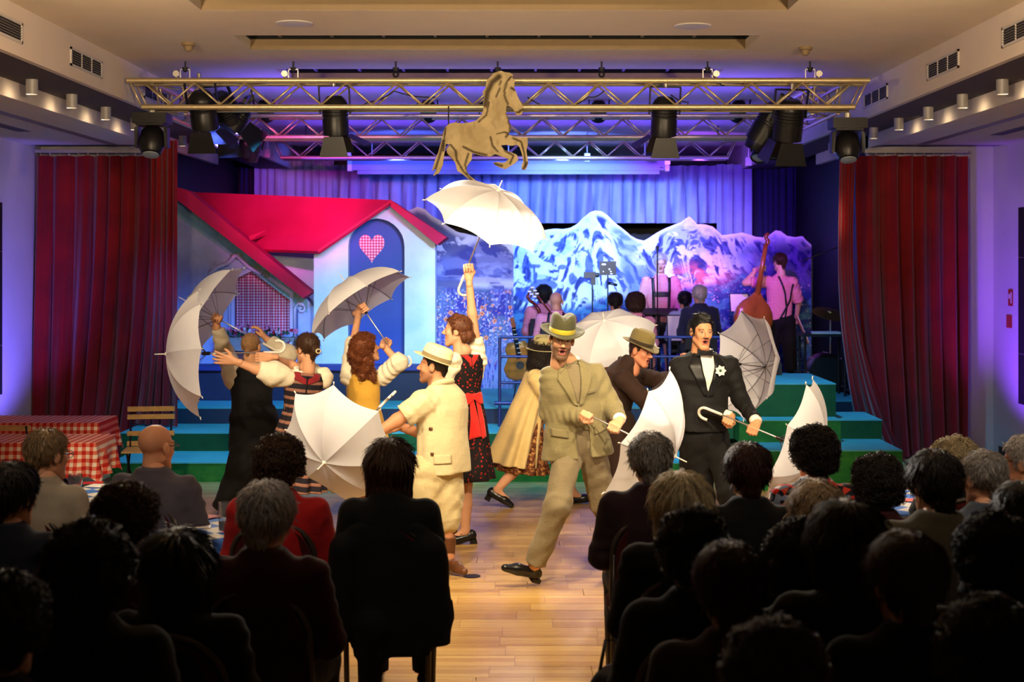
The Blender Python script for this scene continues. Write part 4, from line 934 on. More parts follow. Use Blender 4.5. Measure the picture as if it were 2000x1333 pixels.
def check_table(x0, x1, y0, y1, drop, label, corner):
    t = thing('garden_table', label, 'table', ((x0 + x1) / 2, (y0 + y1) / 2, 0), 'red-checked tables'); z = .75
    MB().box((x0 + .04, y0 + .04, z - .03), (x1 - .04, y1 - .04, z - .004)).build('table_top', 'slat_wood', t)
    for a, b_ in ((x0 + .15, x1 - .15), (x1 - .15, x0 + .15)): MB().path([(a, (y0 + y1) / 2, z - .03), (b_, (y0 + y1) / 2 + (.05 if a < b_ else -.05), 0)], .014, 6).build('leg', 'iron_black', t, True)
    cl = thing('tablecloth', label.replace('table', 'tablecloth').replace('covered ', ''), 'tablecloth', ((x0 + x1) / 2, (y0 + y1) / 2, z), 'red-checked tablecloths')
    MB().box((x0, y0, z - .003), (x1, y1, z + .003)).build('cloth_top', 'cloth_redcheck', cl)
    n = 60
    def hang(pts, nm):
        vs = []; m = 8
        for i, (x, y, nx, ny, dr) in enumerate(pts):
            for k in range(m + 1):
                f = k / m; w = (.012 + .03 * f) * math.sin(i * .55 + 1.2 * math.sin(i * .21)) * f + .03 * f; vs.append((x + nx * w, y + ny * w, z - dr * f))
        fs = [(i*(m+1)+k, (i+1)*(m+1)+k, (i+1)*(m+1)+k+1, i*(m+1)+k+1) for i in range(len(pts) - 1) for k in range(m)]
        MB().add(vs, fs).build('cloth_side', 'cloth_redcheck_side', cl, True)
    per = [(x0 + (x1 - x0) * k / n, y0, 0, -1, drop) for k in range(n)] + [(x1, y0, .7, -.7, drop + corner)] + [(x1, y0 + (y1 - y0) * k / 24, 1, 0, drop * (1 - .0 * k)) for k in range(1, 24)] + [(x1, y1, .7, .7, drop + corner)]
    per += [(x1 - (x1 - x0) * k / n, y1, 0, 1, drop) for k in range(1, n)] + [(x0, y1, -.7, .7, drop + corner)] + [(x0, y1 - (y1 - y0) * k / 24, -1, 0, drop) for k in range(1, 24)] + [(x0, y0, -.7, -.7, drop + corner)] + [(x0, y0, 0, -1, drop)]
    hang(per, 'skirt')
check_table(P(-60, 0, 12.4).x, P(195, 0, 12.4).x, 12.35, 12.95, .26, 'rear table covered with a red and white checked cloth', .05)
check_table(P(-60, 0, 11).x, P(186, 0, 11).x, 11.0, 11.55, .26, 'nearer table covered with a red and white checked cloth', .04)
# round audience tables with blue and white lozenge cloths
t = NT('cloth_lozenge'); co = t.coord(); mp = t.n('ShaderNodeMapping'); t.t.links.new(co, mp.inputs[0]); mp.inputs['Rotation'].default_value = (0, 0, .78); mp.inputs['Scale'].default_value = (7.5, 7.5, 7.5)
ck = t.n('ShaderNodeTexChecker', Scale=1.0); t.t.links.new(mp.outputs[0], ck.inputs['Vector']); ck.inputs['Color1'].default_value = (*lin(66, 118, 206), 1); ck.inputs['Color2'].default_value = (*lin(232, 226, 216), 1); t.base(ck.outputs[0]).props(.75, 0, .2)
simple('paper_white', lin(236, 230, 226), .6, var=.03); simple('napkin_red', lin(190, 30, 30), .7, var=.1); simple('paper_orange', lin(226, 70, 40), .6, var=.2, vs=30)
t = NT('clear_glass'); t.base((.95, .95, .97)).props(.05, 0, .5, Transmission_Weight=.9); t.b.inputs['IOR'].default_value = 1.2
t = NT('beer'); t.base(lin(226, 160, 40)).props(.1, 0, .5, Transmission_Weight=.6)
def round_table(px, d, r, label):
    x = P(px, 0, d).x; t = thing('round_table', label, 'table', (x, d, 0), 'round audience tables')
    MB().lathe([(0, .735), (r, .735), (r, .75), (0, .75)], 40, (x, d, 0), caps=False).build('table_top', 'slat_wood', t, 'auto'); MB().tube((x, d, 0), (x, d, .735), .035, n=12).build('pillar', 'iron_black', t, True)
    MB().lathe([(0, .0), (.22, .0), (.22, .012), (.05, .03), (0, .03)], 24, (x, d, 0), caps=False).build('foot', 'iron_black', t, 'auto')
    b = MB(); n = 96; vs = [(x, d, .755)]
    rings = [(r * .5, .755, 0), (r, .755, 0), (r + .008, .748, 0), (r + .012, .70, .25), (r + .02, .62, .7), (r + .03, .54, 1.)]
    for rr, z, w in rings:
        for k in range(n): a = 2 * math.pi * k / n; q = rr + w * .022 * math.sin(a * 14 + math.sin(a * 3)); vs.append((x + q * math.cos(a), d + q * math.sin(a), z))
    fs = [(0, 1 + k, 1 + (k + 1) % n) for k in range(n)] + [(1+i*n+k, 1+(i+1)*n+k, 1+(i+1)*n+(k+1) % n, 1+i*n+(k+1) % n) for i in range(len(rings) - 1) for k in range(n)]
    o = b.add(vs, fs).build('tablecloth', 'cloth_lozenge', None, True); tag(o, 'blue and white lozenge cloth on the ' + label.replace('round ', ''), 'tablecloth', 'lozenge tablecloths')
    return x, d
TOP = .757
round_table(398, 7.45, .34, 'round table with the beer glass, between seated people')
round_table(188, 8.45, .42, 'round table before the woman with short blond hair')
round_table(1722, 8.35, .46, 'round table at right, covered in flyers')
def glass(px, d, prof, liquid, label, name='beer_glass'):
    x = P(px, 0, d).x; t = thing(name, label, 'glass', (x, d, TOP), 'glasses on the audience tables')
    MB().lathe(prof, 20, (x, d, TOP), caps=False).build('bowl', 'clear_glass', t, 'auto')
    if liquid: MB().lathe([(0, .006), (.026, .006), (.028, liquid), (0, liquid)], 18, (x, d, TOP), caps=False).build('beer', 'beer', t, 'auto')
tumbler = [(0, 0), (.027, 0), (.032, .15), (.030, .15), (.026, .008), (0, .008)]
goblet = [(0, 0), (.032, 0), (.005, .006), (.004, .07), (.03, .09), (.042, .13), (.036, .175), (.034, .175), (.040, .13), (.026, .094), (0, .09)]
glass(438, 7.38, tumbler, .05, 'tall glass with a rest of beer beside the red jacket'); glass(147, 8.2, goblet, 0, 'empty stemmed wine glass before the red-checked table', 'wine_glass')
def sheet(px, py, w, h, rz, m, label, nm='flyer', z=0.0):
    d = D_floor(py, TOP); x = P(px, 0, d).x; o = MB(); c, s_ = math.cos(rz), math.sin(rz)
    q = [(x + c * u - s_ * v, d + s_ * u + c * v, TOP + z + .001) for u, v in ((-w, -h), (w, -h), (w, h), (-w, h))]; o.prism(q, (0, 0, .002)); tag(o.build(nm, m), label, nm, 'papers on the audience tables')
sheet(355, 1018, .05, .07, .4, 'napkin_red', 'small red napkin folded on table with the beer glass', 'napkin'); sheet(402, 1012, .06, .05, 1.0, 'napkin_red', 'crumpled red napkin next to the beer glass', 'napkin', .003); sheet(385, 1030, .07, .05, .2, 'paper_white', 'white flyer on table with the beer glass'); sheet(322, 1026, .05, .05, .9, 'paper_white', 'round pale coaster at the left rim of the table', 'coaster')
sheet(1765, 978, .08, .05, .1, 'paper_orange', 'orange printed flyer on the right hand table'); sheet(1690, 970, .07, .05, .5, 'paper_white', 'white flyer at left on the right hand table'); sheet(1735, 972, .08, .03, -.2, 'napkin_red', 'red folded napkin in middle of the right table', 'napkin', .003); sheet(1715, 985, .07, .05, .8, 'paper_white', 'white flyer nearest the audience on right hand table', 'flyer', .006); sheet(1660, 958, .05, .03, .3, 'napkin_red', 'small red napkin at far side of right table', 'napkin')
sheet(182, 944, .06, .04, .3, 'napkin_red', 'red napkin on the table before the blond woman', 'napkin'); sheet(200, 950, .09, .06, -.2, 'paper_white', 'white flyer on the table before the blond woman')
# ================================================================== figures: distance fields -> one continuous mesh per body, garments as parts
A3 = lambda v: np.array(v, np.float32)
def unit(v): v = np.array(v, float); return v / max(1e-9, np.linalg.norm(v))
def frame(fwd, up=(0, 0, 1)):
    """rows: right, forward, up"""
    u = unit(up); f = np.array(fwd, float); f = unit(f - u * f.dot(u)); r = np.cross(f, u); return np.stack([r, f, u])
def sfold(p, f, seed):
    rs = np.random.RandomState(seed); o = 0
    for k in range(5):
        d = rs.randn(3); d /= np.linalg.norm(d); o = o + np.sin((p @ (d * f * rs.uniform(.6, 1.6))) + rs.uniform(0, 6))
    return o / 5
class Field:
    def __init__(s, k=.02): s.p = []; s.k = k
    def rc(s, a, b, ra, rb=None, k=None, flat=False, wr=0.0, wf=110.0, sub=False):
        a = A3(a); b = A3(b); rb = ra if rb is None else rb; L = float(np.linalg.norm(b - a)) + 1e-6
        def fn(p):
            ba = b - a; t = ((p - a) @ ba) / (L * L); tc = np.clip(t, 0, None if flat else 1) if flat else np.clip(t, 0, 1)
            q = p - (a + tc[..., None] * ba); r = ra + (rb - ra) * np.clip(tc, 0, 1)
            d = np.sqrt((q * q).sum(-1)) - r
            if wr: d = d + wr * (np.sin(t * L * wf * .8 + (p @ A3((27, -19, 11))) + 2 * np.sin(p @ A3((7, 12, 15)))) * np.sin((p @ A3((11, 14, 9))) + a[0] * 7 + a[2] * 3) ** 2 * 1.6 + .5 * np.sin(p @ A3((41, 33, -52))))
            if flat: d = np.maximum(d, (t - 1) * L)
            return d
        R = max(ra, rb) + 3 * abs(wr); s.p.append((fn, np.minimum(a, b) - R, np.maximum(a, b) + R, s.k if k is None else k, sub)); return s
    def chain(s, pts, rad, **kw):
        for i in range(len(pts) - 1):
            q = dict(kw)
            if kw.get('flat') and i < len(pts) - 2: q['flat'] = False
            s.rc(pts[i], pts[i + 1], rad[i], rad[i + 1], **q)
        return s
    def el(s, c, r, fr=None, k=None, sub=False):
        c = A3(c); r = A3(r); fr = np.eye(3) if fr is None else np.array(fr); fr = fr.astype(np.float32); m = float(r.min())
        def fn(p):
            q = ((p - c) @ fr.T) / r; l = np.sqrt((q * q).sum(-1)); l2 = np.sqrt(((q / r) ** 2).sum(-1)) + 1e-9
            return l * (l - 1) / l2
        R = float(r.max()); s.p.append((fn, c - R, c + R, s.k if k is None else k, sub)); return s
    def tor(s, p0, fr, tab, fold=0.0, nf=9, fph=0.0, k=None, pw=2.0, cap=True):
        """elliptic tube: tab rows = (height along frame up, offset right, offset forward, half width, half depth)"""
        p0 = A3(p0); fr = np.array(fr).astype(np.float32); T = np.array(tab, float); T = T[np.argsort(T[:, 0])]
        def fn(p):
            q = (p - p0) @ fr.T; h = q[..., 2]; hc = np.clip(h, T[0, 0], T[-1, 0])
            cx, cy, wu, wv = (np.interp(hc, T[:, 0], T[:, i]) for i in (1, 2, 3, 4))
            u = (q[..., 0] - cx) / wu; v = (q[..., 1] - cy) / wv; r = np.sqrt(u * u + v * v) if pw == 2 else (np.abs(u) ** pw + np.abs(v) ** pw) ** (1 / pw)
            if fold:
                th = np.arctan2(v, u); g = (T[-1, 0] - hc) / (T[-1, 0] - T[0, 0]); r = r - fold * g * np.sin(nf * th + fph + 1.5 * np.sin(2 * th + fph) + 1.2 * g)
            d = (r - 1) * np.minimum(wu, wv)
            return np.maximum(d, np.maximum(T[0, 0] - h, h - T[-1, 0]))
        W = np.abs(T[:, 1:3]).max() + T[:, 3:5].max() * (1 + fold); e = fr.T @ np.array([0, 0, 1.])
        a = p0 + e * T[0, 0]; b = p0 + e * T[-1, 0]; s.p.append((fn, np.minimum(a, b) - W, np.maximum(a, b) + W, s.k if k is None else k, False)); return s
    def mesh(s, h, noise=0.0, nf=30.0, seed=1, clip=None):
        lo = np.min([q[1] for q in s.p if not q[4]], 0) - 2.5 * h - noise; hi = np.max([q[2] for q in s.p if not q[4]], 0) + 2.5 * h + noise
        n = np.ceil((hi - lo) / h).astype(int) + 1
        G = np.full(n, 1e3, np.float32)
        ax = [lo[i] + h * np.arange(n[i]) for i in range(3)]
        for fn, a, b, k, sub in s.p:
            m = 1.5 * k + 2 * h
            i0 = np.clip(np.floor((a - m - lo) / h).astype(int), 0, n); i1 = np.clip(np.ceil((b + m - lo) / h).astype(int) + 1, 0, n)
            if (i1 <= i0).any(): continue
            sl = tuple(slice(i0[i], i1[i]) for i in range(3))
            p = np.stack(np.meshgrid(*[ax[i][sl[i]] for i in range(3)], indexing='ij'), -1).astype(np.float32)
            d = fn(p); g = G[sl]
            if sub: d = -d; t = np.clip(.5 - .5 * (d - g) / k, 0, 1) if k > 0 else (d < g) * 1.0; tt = np.clip(.5 + .5 * (d - g) / max(k, 1e-6), 0, 1); G[sl] = g * (1 - tt) + d * tt + k * tt * (1 - tt)
            elif k > 0: t = np.clip(.5 + .5 * (g - d) / k, 0, 1); G[sl] = np.where(t >= 1, d, g * (1 - t) + d * t - k * t * (1 - t))
            else: G[sl] = np.minimum(g, d)
        if noise or clip is not None:
            near = np.abs(G) < max(3 * h, 3 * noise) if clip is None else np.ones_like(G, bool)
            idx = np.nonzero(near); p = lo + h * np.stack(idx, -1)
            v = G[idx]
            if noise: v = v + noise * sfold(p, nf, seed)
            if clip is not None: v = np.maximum(v, clip(p))
            G[idx] = v
        return surface_nets(G, lo, h)
def surface_nets(G, lo, h):
    S_ = G < 0; n = np.array(G.shape)
    c = S_[:-1, :-1, :-1]; cnt = np.zeros(n - 1, np.int8)
    for dx in (0, 1):
        for dy in (0, 1):
            for dz in (0, 1): cnt += S_[dx:n[0]-1+dx, dy:n[1]-1+dy, dz:n[2]-1+dz]
    act = (cnt > 0) & (cnt < 8); ci = np.stack(np.nonzero(act), -1)
    vid = np.full(n - 1, -1, np.int32); vid[act] = np.arange(len(ci))
    V = np.zeros((len(ci), 3)); W_ = np.zeros(len(ci))
    for ax in range(3):
        o = [a for a in range(3) if a != ax]
        for u in (0, 1):
            for v in (0, 1):
                a = ci.copy(); a[:, o[0]] += u; a[:, o[1]] += v; b = a.copy(); b[:, ax] += 1
                ga = G[tuple(a.T)]; gb = G[tuple(b.T)]; cr = (ga < 0) != (gb < 0)
                t = ga[cr] / (ga[cr] - gb[cr]); p = a[cr].astype(float); p[:, ax] += t; V[cr] += p; W_[cr] += 1
    V = lo + h * (V / W_[:, None])
    F_ = []
    for ax in range(3):
        o = [(ax + 1) % 3, (ax + 2) % 3]
        a = [slice(None)] * 3; b = [slice(None)] * 3; a[ax] = slice(0, n[ax] - 1); b[ax] = slice(1, n[ax])
        cr = S_[tuple(a)] != S_[tuple(b)]; e = np.stack(np.nonzero(cr), -1)
        ok = (e[:, o[0]] > 0) & (e[:, o[1]] > 0) & (e[:, o[0]] < n[o[0]] - 1) & (e[:, o[1]] < n[o[1]] - 1); e = e[ok]
        inside = S_[tuple(e.T)]
        def cell(du, dv): q = e.copy(); q[:, o[0]] += du; q[:, o[1]] += dv; return vid[tuple(q.T)]
        Q = np.stack([cell(-1, -1), cell(0, -1), cell(0, 0), cell(-1, 0)], -1); Q[~inside] = Q[~inside][:, ::-1]; F_.append(Q)
    return V, np.concatenate(F_)
def npmesh(name, V, Q, m, parent=None, cols=None, off=None):
    if off is None:
        off = np.zeros(3); q = parent
        while q is not None: off = off + np.array(q.location); q = q.parent
    me = bpy.data.meshes.new(name); nq = len(Q)
    me.vertices.add(len(V)); me.vertices.foreach_set('co', (V - off).astype(np.float32).ravel())
    me.loops.add(4 * nq); me.loops.foreach_set('vertex_index', Q.astype(np.int32).ravel())
    me.polygons.add(nq); me.polygons.foreach_set('loop_start', np.arange(0, 4 * nq, 4, dtype=np.int32))
    me.polygons.foreach_set('use_smooth', np.ones(nq, bool)); me.update(calc_edges=True); me.validate()
    if cols is not None: setcol(me, cols)
    return link(name, me, m, parent)
def join(parts):
    V = []; Q = []; Cc = []; n = 0
    for v, q, c in parts: V.append(v); Q.append(q + n); Cc.append(c); n += len(v)
    return np.concatenate(V), np.concatenate(Q), np.concatenate(Cc)
# ---------------------------------------------------------------- canonical head (x right, y forward, z up, centre of the skull)
_cache = {}
def head_mesh(h=.0048, mouth=0.0, female=False):
    key = ('head', h, round(mouth, 2), female)
    if key in _cache: return _cache[key]
    f = Field(.02); g = .94 if female else 1.0
    f.el((0, -.014, .036), (.073 * g, .092, .080)); f.el((0, .028, -.036), (.057 * g, .056, .074), k=.03)
    for s in (-1, 1):
        f.rc((s * .046 * g, -.002, -.056), (s * .016, .060, -.100 - .012 * mouth), .021, .018 if female else .021, k=.02)
        f.el((s * .037, .056, -.022), (.022, .020, .024), k=.015)
        f.el((s * .031, .095, .004), (.018, .016, .010), k=.010, sub=True)
        f.el((s * .031, .069, .002), (.0135, .0135, .0125), k=.003)
        f.el((s * .077 * g, -.008, -.006), (.010, .021, .033), k=.006)
    f.rc((-.038, .070, .022), (.038, .070, .022), .012, .012, k=.012)
    f.rc((0, .076, .014), (0, .104, -.026), .008, .0115, k=.010)
    for s in (-1, 1): f.el((s * .011, .092, -.031), (.009, .010, .008), k=.006)
    f.rc((-.019, .076, -.0555), (.019, .076, -.0555), .0085, .0085, k=.006); f.rc((-.015, .076, -.071 - .014 * mouth), (.015, .076, -.071 - .014 * mouth), .009, .009, k=.006)
    if mouth > .1: f.el((0, .088, -.063 - .007 * mouth), (.016, .020, .004 + .009 * mouth), k=.004, sub=True)
    f.rc((0, .058, -.104 - .012 * mouth), (0, .062, -.100 - .012 * mouth), .019, .018, k=.015)
    f.rc((0, -.024, -.05), (0, -.036, -.17), .050 * g, .054 * g, k=.02)
    _cache[key] = f.mesh(h); return _cache[key]
def head_cols(V, skin, hair=None, beard=0.0, mous=0.0, brow=.85, lip=(.42, .10, .09), mouth=0.0, flush=.15):
    x, y, z = V.T; c = np.repeat(np.array([skin], float), len(V), 0); hair = np.array(hair if hair is not None else (.05, .03, .02))
    def bl(k, col): c[:] = c * (1 - k[:, None]) + np.array(col) * k[:, None]
    ss = smoothstep
    bl(flush * np.exp(-((np.abs(x) - .04) / .018) ** 2 - ((z + .022) / .02) ** 2) * (y > .03), (.55, .16, .10))
    if beard:
        zl = -.040 - .9 * np.maximum(0, np.abs(x) - .045) * 0 + .02 * ss(.03, .0, y)
        k = ss(zl + .008, zl - .012, z) * ss(-.03, -.01, y) * ss(-.150, -.120, z); k *= 1 - np.exp(-(x / .021) ** 4 - ((z + .062 + .005 * mouth) / (.012 + .010 * mouth)) ** 4); bl(beard * k, hair)
        k = np.exp(-(x / .030) ** 6 - ((z + .044) / .007) ** 4) * (y > .06); bl(beard * k, hair)
    if mous: bl(mous * np.exp(-(x / .030) ** 6 - ((z + .0435 + .06 * np.abs(x)) / .0055) ** 4) * (y > .06), hair)
    bl(np.exp(-(x / .022) ** 6 - ((z + .062 + .007 * mouth) / (.0115 + .010 * mouth)) ** 6) * (y > .068), lip)
    if mouth > .1: bl(np.exp(-(x / .0165) ** 6 - ((z + .063 + .007 * mouth) / (.003 + .009 * mouth)) ** 6) * (y > .055), (.03, .006, .006))
    for s in (-1, 1):
        ex = x - s * .031; k = ss(.012, .010, np.abs(ex)) * ss(.0062, .0048, np.abs(z - .002 + .002 * (ex / .01) ** 2)) * (y > .06); bl(k, (.40, .35, .32))
        bl(ss(.0062, .005, np.hypot(ex, z - .002)) * (y > .06), (.03, .02, .015))
        bl(.6 * np.exp(-(ex / .016) ** 4 - ((z - .009) / .0028) ** 2) * (y > .055), (.05, .02, .015))
        bl(brow * np.exp(-((ex + s * -.002) / .018) ** 6 - ((z - .0235 + .08 * np.abs(ex) - .0) / .0042) ** 4) * (y > .05), hair)
    return c
def hand_mesh(pose='grip', h=.0042):
    key = ('hand', pose, h)
    if key in _cache: return _cache[key]
    f = Field(.008); xs = (-.031, -.0105, .0105, .0295); ln = (.9, 1.0, .95, .78)
    f.rc((0, -.045, 0), (0, .0, 0), .025, .024, k=.02)
    for x in xs: f.rc((x * .5, .004, -.002), (x, .082, 0), .017, .0125, k=.014)
    for x, l in zip(xs, ln):
        a = np.array([x, .084, 0])
        if pose == 'grip': pts = [a, a + [0, .022 * l, -.032 * l], a + [0, -.004, -.056 * l], a + [0, -.030, -.050]]
        elif pose == 'relax': pts = [a, a + [x * .05, .038 * l, -.012], a + [x * .05, .058 * l, -.030], a + [x * .05, .066 * l, -.050]]
        else: pts = [a, a + [x * .25, .043 * l, -.003], a + [x * .4, .069 * l, -.008], a + [x * .5, .090 * l, -.015]]
        f.chain(pts, [.0105, .0098, .009, .0075], k=.004)
    if pose == 'grip': f.chain([(-.018, .020, -.010), (-.040, .048, -.024), (-.030, .074, -.048), (-.010, .080, -.062)], [.018, .0135, .0115, .009], k=.006)
    elif pose == 'relax': f.chain([(-.018, .018, -.006), (-.043, .048, -.016), (-.046, .074, -.026), (-.040, .094, -.034)], [.018, .0135, .011, .009], k=.006)
    else: f.chain([(-.018, .018, -.004), (-.050, .045, -.010), (-.066, .066, -.014), (-.076, .085, -.016)], [.018, .0135, .011, .009], k=.006)
    _cache[key] = f.mesh(h); return _cache[key]
def hand_at(wrist, fr, side, pose, h=.0042):
    V, Q = hand_mesh(pose, h); v = V.copy()
    if side < 0: v = v * [-1, 1, 1]; Q = Q[:, ::-1]
    return np.array(wrist) + v @ fr, Q
GR = np.array([0, .074, -.031])
def grip_frame(G, rod, toward, side, flip=1):
    """hand closed on a rod through G along rod; toward: direction elbow->hand. returns wrist, frame"""
    x = unit(np.array(rod)) * flip; y = np.array(toward, float); y = unit(y - x * y.dot(x)); z = np.cross(x, y); fr = np.stack([x, y, z])
    g = GR * ([1, 1, 1] if side > 0 else [1, 1, 1]); return np.array(G) - g @ fr, fr
# ---------------------------------------------------------------- hair
def hair_mesh(style, h=.0065):
    key = ('hair', style, h)
    if key in _cache: return _cache[key]
    f = Field(.02); nz, nf_ = .003, 60
    ty = [-.13, -.085, -.055, -.030, .0, .022, .034, .060, .085, .11]; tz = [-.075, -.085, -.07, -.015, -.012, -.03, .030, .064, .076, .09]
    line = lambda p: (np.interp(p[:, 1], ty, tz) - p[:, 2]) * .7
    clip = line
    def skull(i, e=(0, 0, 0)): f.el((0, -.016 + e[1], .036 + e[2]), (.073 + i, .092 + i, .080 + i))
    if style == 'short': skull(.011); f.rc((0, -.085, -.02), (0, -.075, -.07), .03, .022)
    elif style == 'crop': skull(.004); f.rc((0, -.085, -.02), (0, -.075, -.06), .022, .016); nz = .001
    elif style == 'slick':
        skull(.009); f.rc((-.03, .05, .098), (.03, .02, .118), .022, .02); f.rc((-.04, -.02, .105), (.04, -.02, .11), .024, .022); nz = .002
    elif style == 'full': skull(.022); f.rc((0, -.085, 0), (0, -.085, -.07), .045, .035); nz, nf_ = .005, 70
    elif style == 'curly':
        skull(.034); f.el((0, -.075, -.01), (.088, .062, .075)); nz, nf_ = .010, 85
        tz = [-.10, -.105, -.09, -.06, -.03, -.02, .035, .062, .074, .09]
    elif style == 'bigcurly':
        skull(.046, (0, -.01, -.005)); f.el((0, -.07, -.03), (.105, .07, .085)); nz, nf_ = .013, 65; tz = [-.14, -.14, -.12, -.10, -.06, -.04, .035, .062, .074, .09]
    elif style == 'bob':
        skull(.024); f.tor((0, -.028, .03), np.eye(3), [(-.165, 0, 0, .088, .074), (-.12, 0, 0, .100, .084), (-.04, 0, 0, .101, .094), (.02, 0, 0, .095, .098)], k=.03, cap=True)
        tz = [-.2, -.2, -.2, -.2, -.2, -.18, .0, .062, .074, .09]; nz = .003
    elif style == 'longbob':
        skull(.022); f.tor((0, -.034, .03), np.eye(3), [(-.235, 0, -.01, .098, .066), (-.15, 0, 0, .105, .080), (-.04, 0, 0, .100, .092), (.02, 0, 0, .094, .096)], k=.03)
        tz = [-.3, -.3, -.3, -.3, -.3, -.2, .0, .062, .074, .09]; nz = .005
    elif style == 'bun':
        skull(.011); f.rc((0, -.085, -.02), (0, -.075, -.075), .028, .02); f.el((0, -.118, -.012), (.036, .028, .036), k=.01); nz = .002
    elif style == 'braided':
        skull(.012); f.el((0, -.105, -.035), (.062, .038, .05), k=.02); f.rc((-.055, -.07, -.045), (.055, -.07, -.045), .034, .034)
        for k in range(9):
            a0 = math.pi * (k / 8.0); f.el((.080 * math.cos(a0), .012, .030 + .092 * math.sin(a0)), (.015, .017, .013), k=.006)
        nz = .003
    elif style == 'longcurly':
        skull(.024)
        rs = np.random.RandomState(3)
        for k in range(15):
            a0 = math.pi * (1.02 + .96 * k / 14); x, y = .088 * math.cos(a0), -.03 + .085 * math.sin(a0); pts = [(x * .8, y * .8, .05)]
            for j in range(1, 7): pts.append((x * (1 + .12 * j / 6) + .016 * math.sin(j * 2.1 + k), y * (1 + .05 * j) + .014 * math.cos(j * 2.1 + k), .05 - j * .048 - .01 * rs.rand()))
            f.chain(pts, [.03, .03, .028, .027, .026, .024, .014], k=.010)
        tz = [-.4, -.4, -.4, -.4, -.3, -.25, .0, .06, .074, .09]; nz, nf_ = .006, 70
    V, Q = f.mesh(h, nz, nf_, 3, clip)
    if style != 'crop': V, Q = strands(V, Q, style)
    _cache[key] = (V, Q); return V, Q
def strands(V, Q, style):
    """locks of hair lying on the hair volume, combed away from the crown"""
    rs = np.random.RandomState(7); a, b, c, d_ = (V[Q[:, i]] for i in range(4)); fn = np.cross(c - a, d_ - b); N = np.zeros_like(V)
    for i in range(4): np.add.at(N, Q[:, i], fn)
    N /= np.linalg.norm(N, axis=1)[:, None] + 1e-9
    curl = style in ('curly', 'bigcurly', 'longcurly'); n = dict(short=1500, slick=500, bun=600, braided=500, bob=2200, longbob=2600, full=2000, curly=2000, bigcurly=2400, longcurly=2400).get(style, 1500)
    ok = np.nonzero((N[:, 2] > -.75))[0]; ids = rs.choice(ok, n); p = V[ids] + rs.randn(n, 3) * .003; nn = N[ids]
    t = p - np.array([0, -.035, .125]) + rs.randn(n, 3) * (.08 if curl else .014)
    if style in ('bob', 'longbob'): t[:, 2] -= .05
    if style == 'slick': t = np.array([[.5, -1., 0]]) + rs.randn(n, 3) * .12
    t -= nn * (t * nn).sum(1)[:, None]; t /= np.linalg.norm(t, axis=1)[:, None] + 1e-9; w = np.cross(nn, t)
    L = dict(short=.030, full=.045, bun=.035, braided=.03, bob=.07, longbob=.09, slick=.04).get(style, .035) * rs.uniform(.6, 1.3, n)[:, None]; lift = (.011 if curl else .0015 if style in ('slick', 'bun', 'braided') else .005) * rs.uniform(.3, 1.4, n)[:, None]
    S_ = rs.choice([-1, 1], n)[:, None] * (.014 if curl else .003)
    pts = [p - nn * .003, p + t * L * .4 + nn * lift + w * S_, p + t * L * .75 + nn * lift * (.9 if not curl else .4) + w * S_ * (.6 if not curl else -.5), p + t * L + nn * lift * (.5 if not curl else -.3)]
    rad = [.0022, .0024, .0018, .0004]; vs = []
    for k, q in enumerate(pts):
        for j in range(3): an = 2.094 * j; vs.append(q + (w * math.cos(an) + nn * math.sin(an) * .6) * rad[k] * (1.35 if curl else 1.0))
    SV = np.stack(vs, 1).reshape(-1, 3); base = (np.arange(n) * 12)[:, None]; qs = []
    for k in range(3):
        for j in range(3): l = (j + 1) % 3; qs.append(base + np.array([[k*3+j, k*3+l, (k+1)*3+l, (k+1)*3+j]]))
    SQ = np.concatenate(qs) + len(V); return np.concatenate([V, SV]), np.concatenate([Q, SQ])
def hairmat(name, col, rough=.5):
    t = NT(name); co = t.coord('Object', (1, 1, .3)); f = t.noise(co, 120, 3, .6)
    t.base(t.ramp(f, [(.3, tuple(c * .55 for c in col)), (.7, tuple(min(1, c * 1.35) for c in col))])).props(rough, 0, .35); t.bump(f, .5, .008); return name
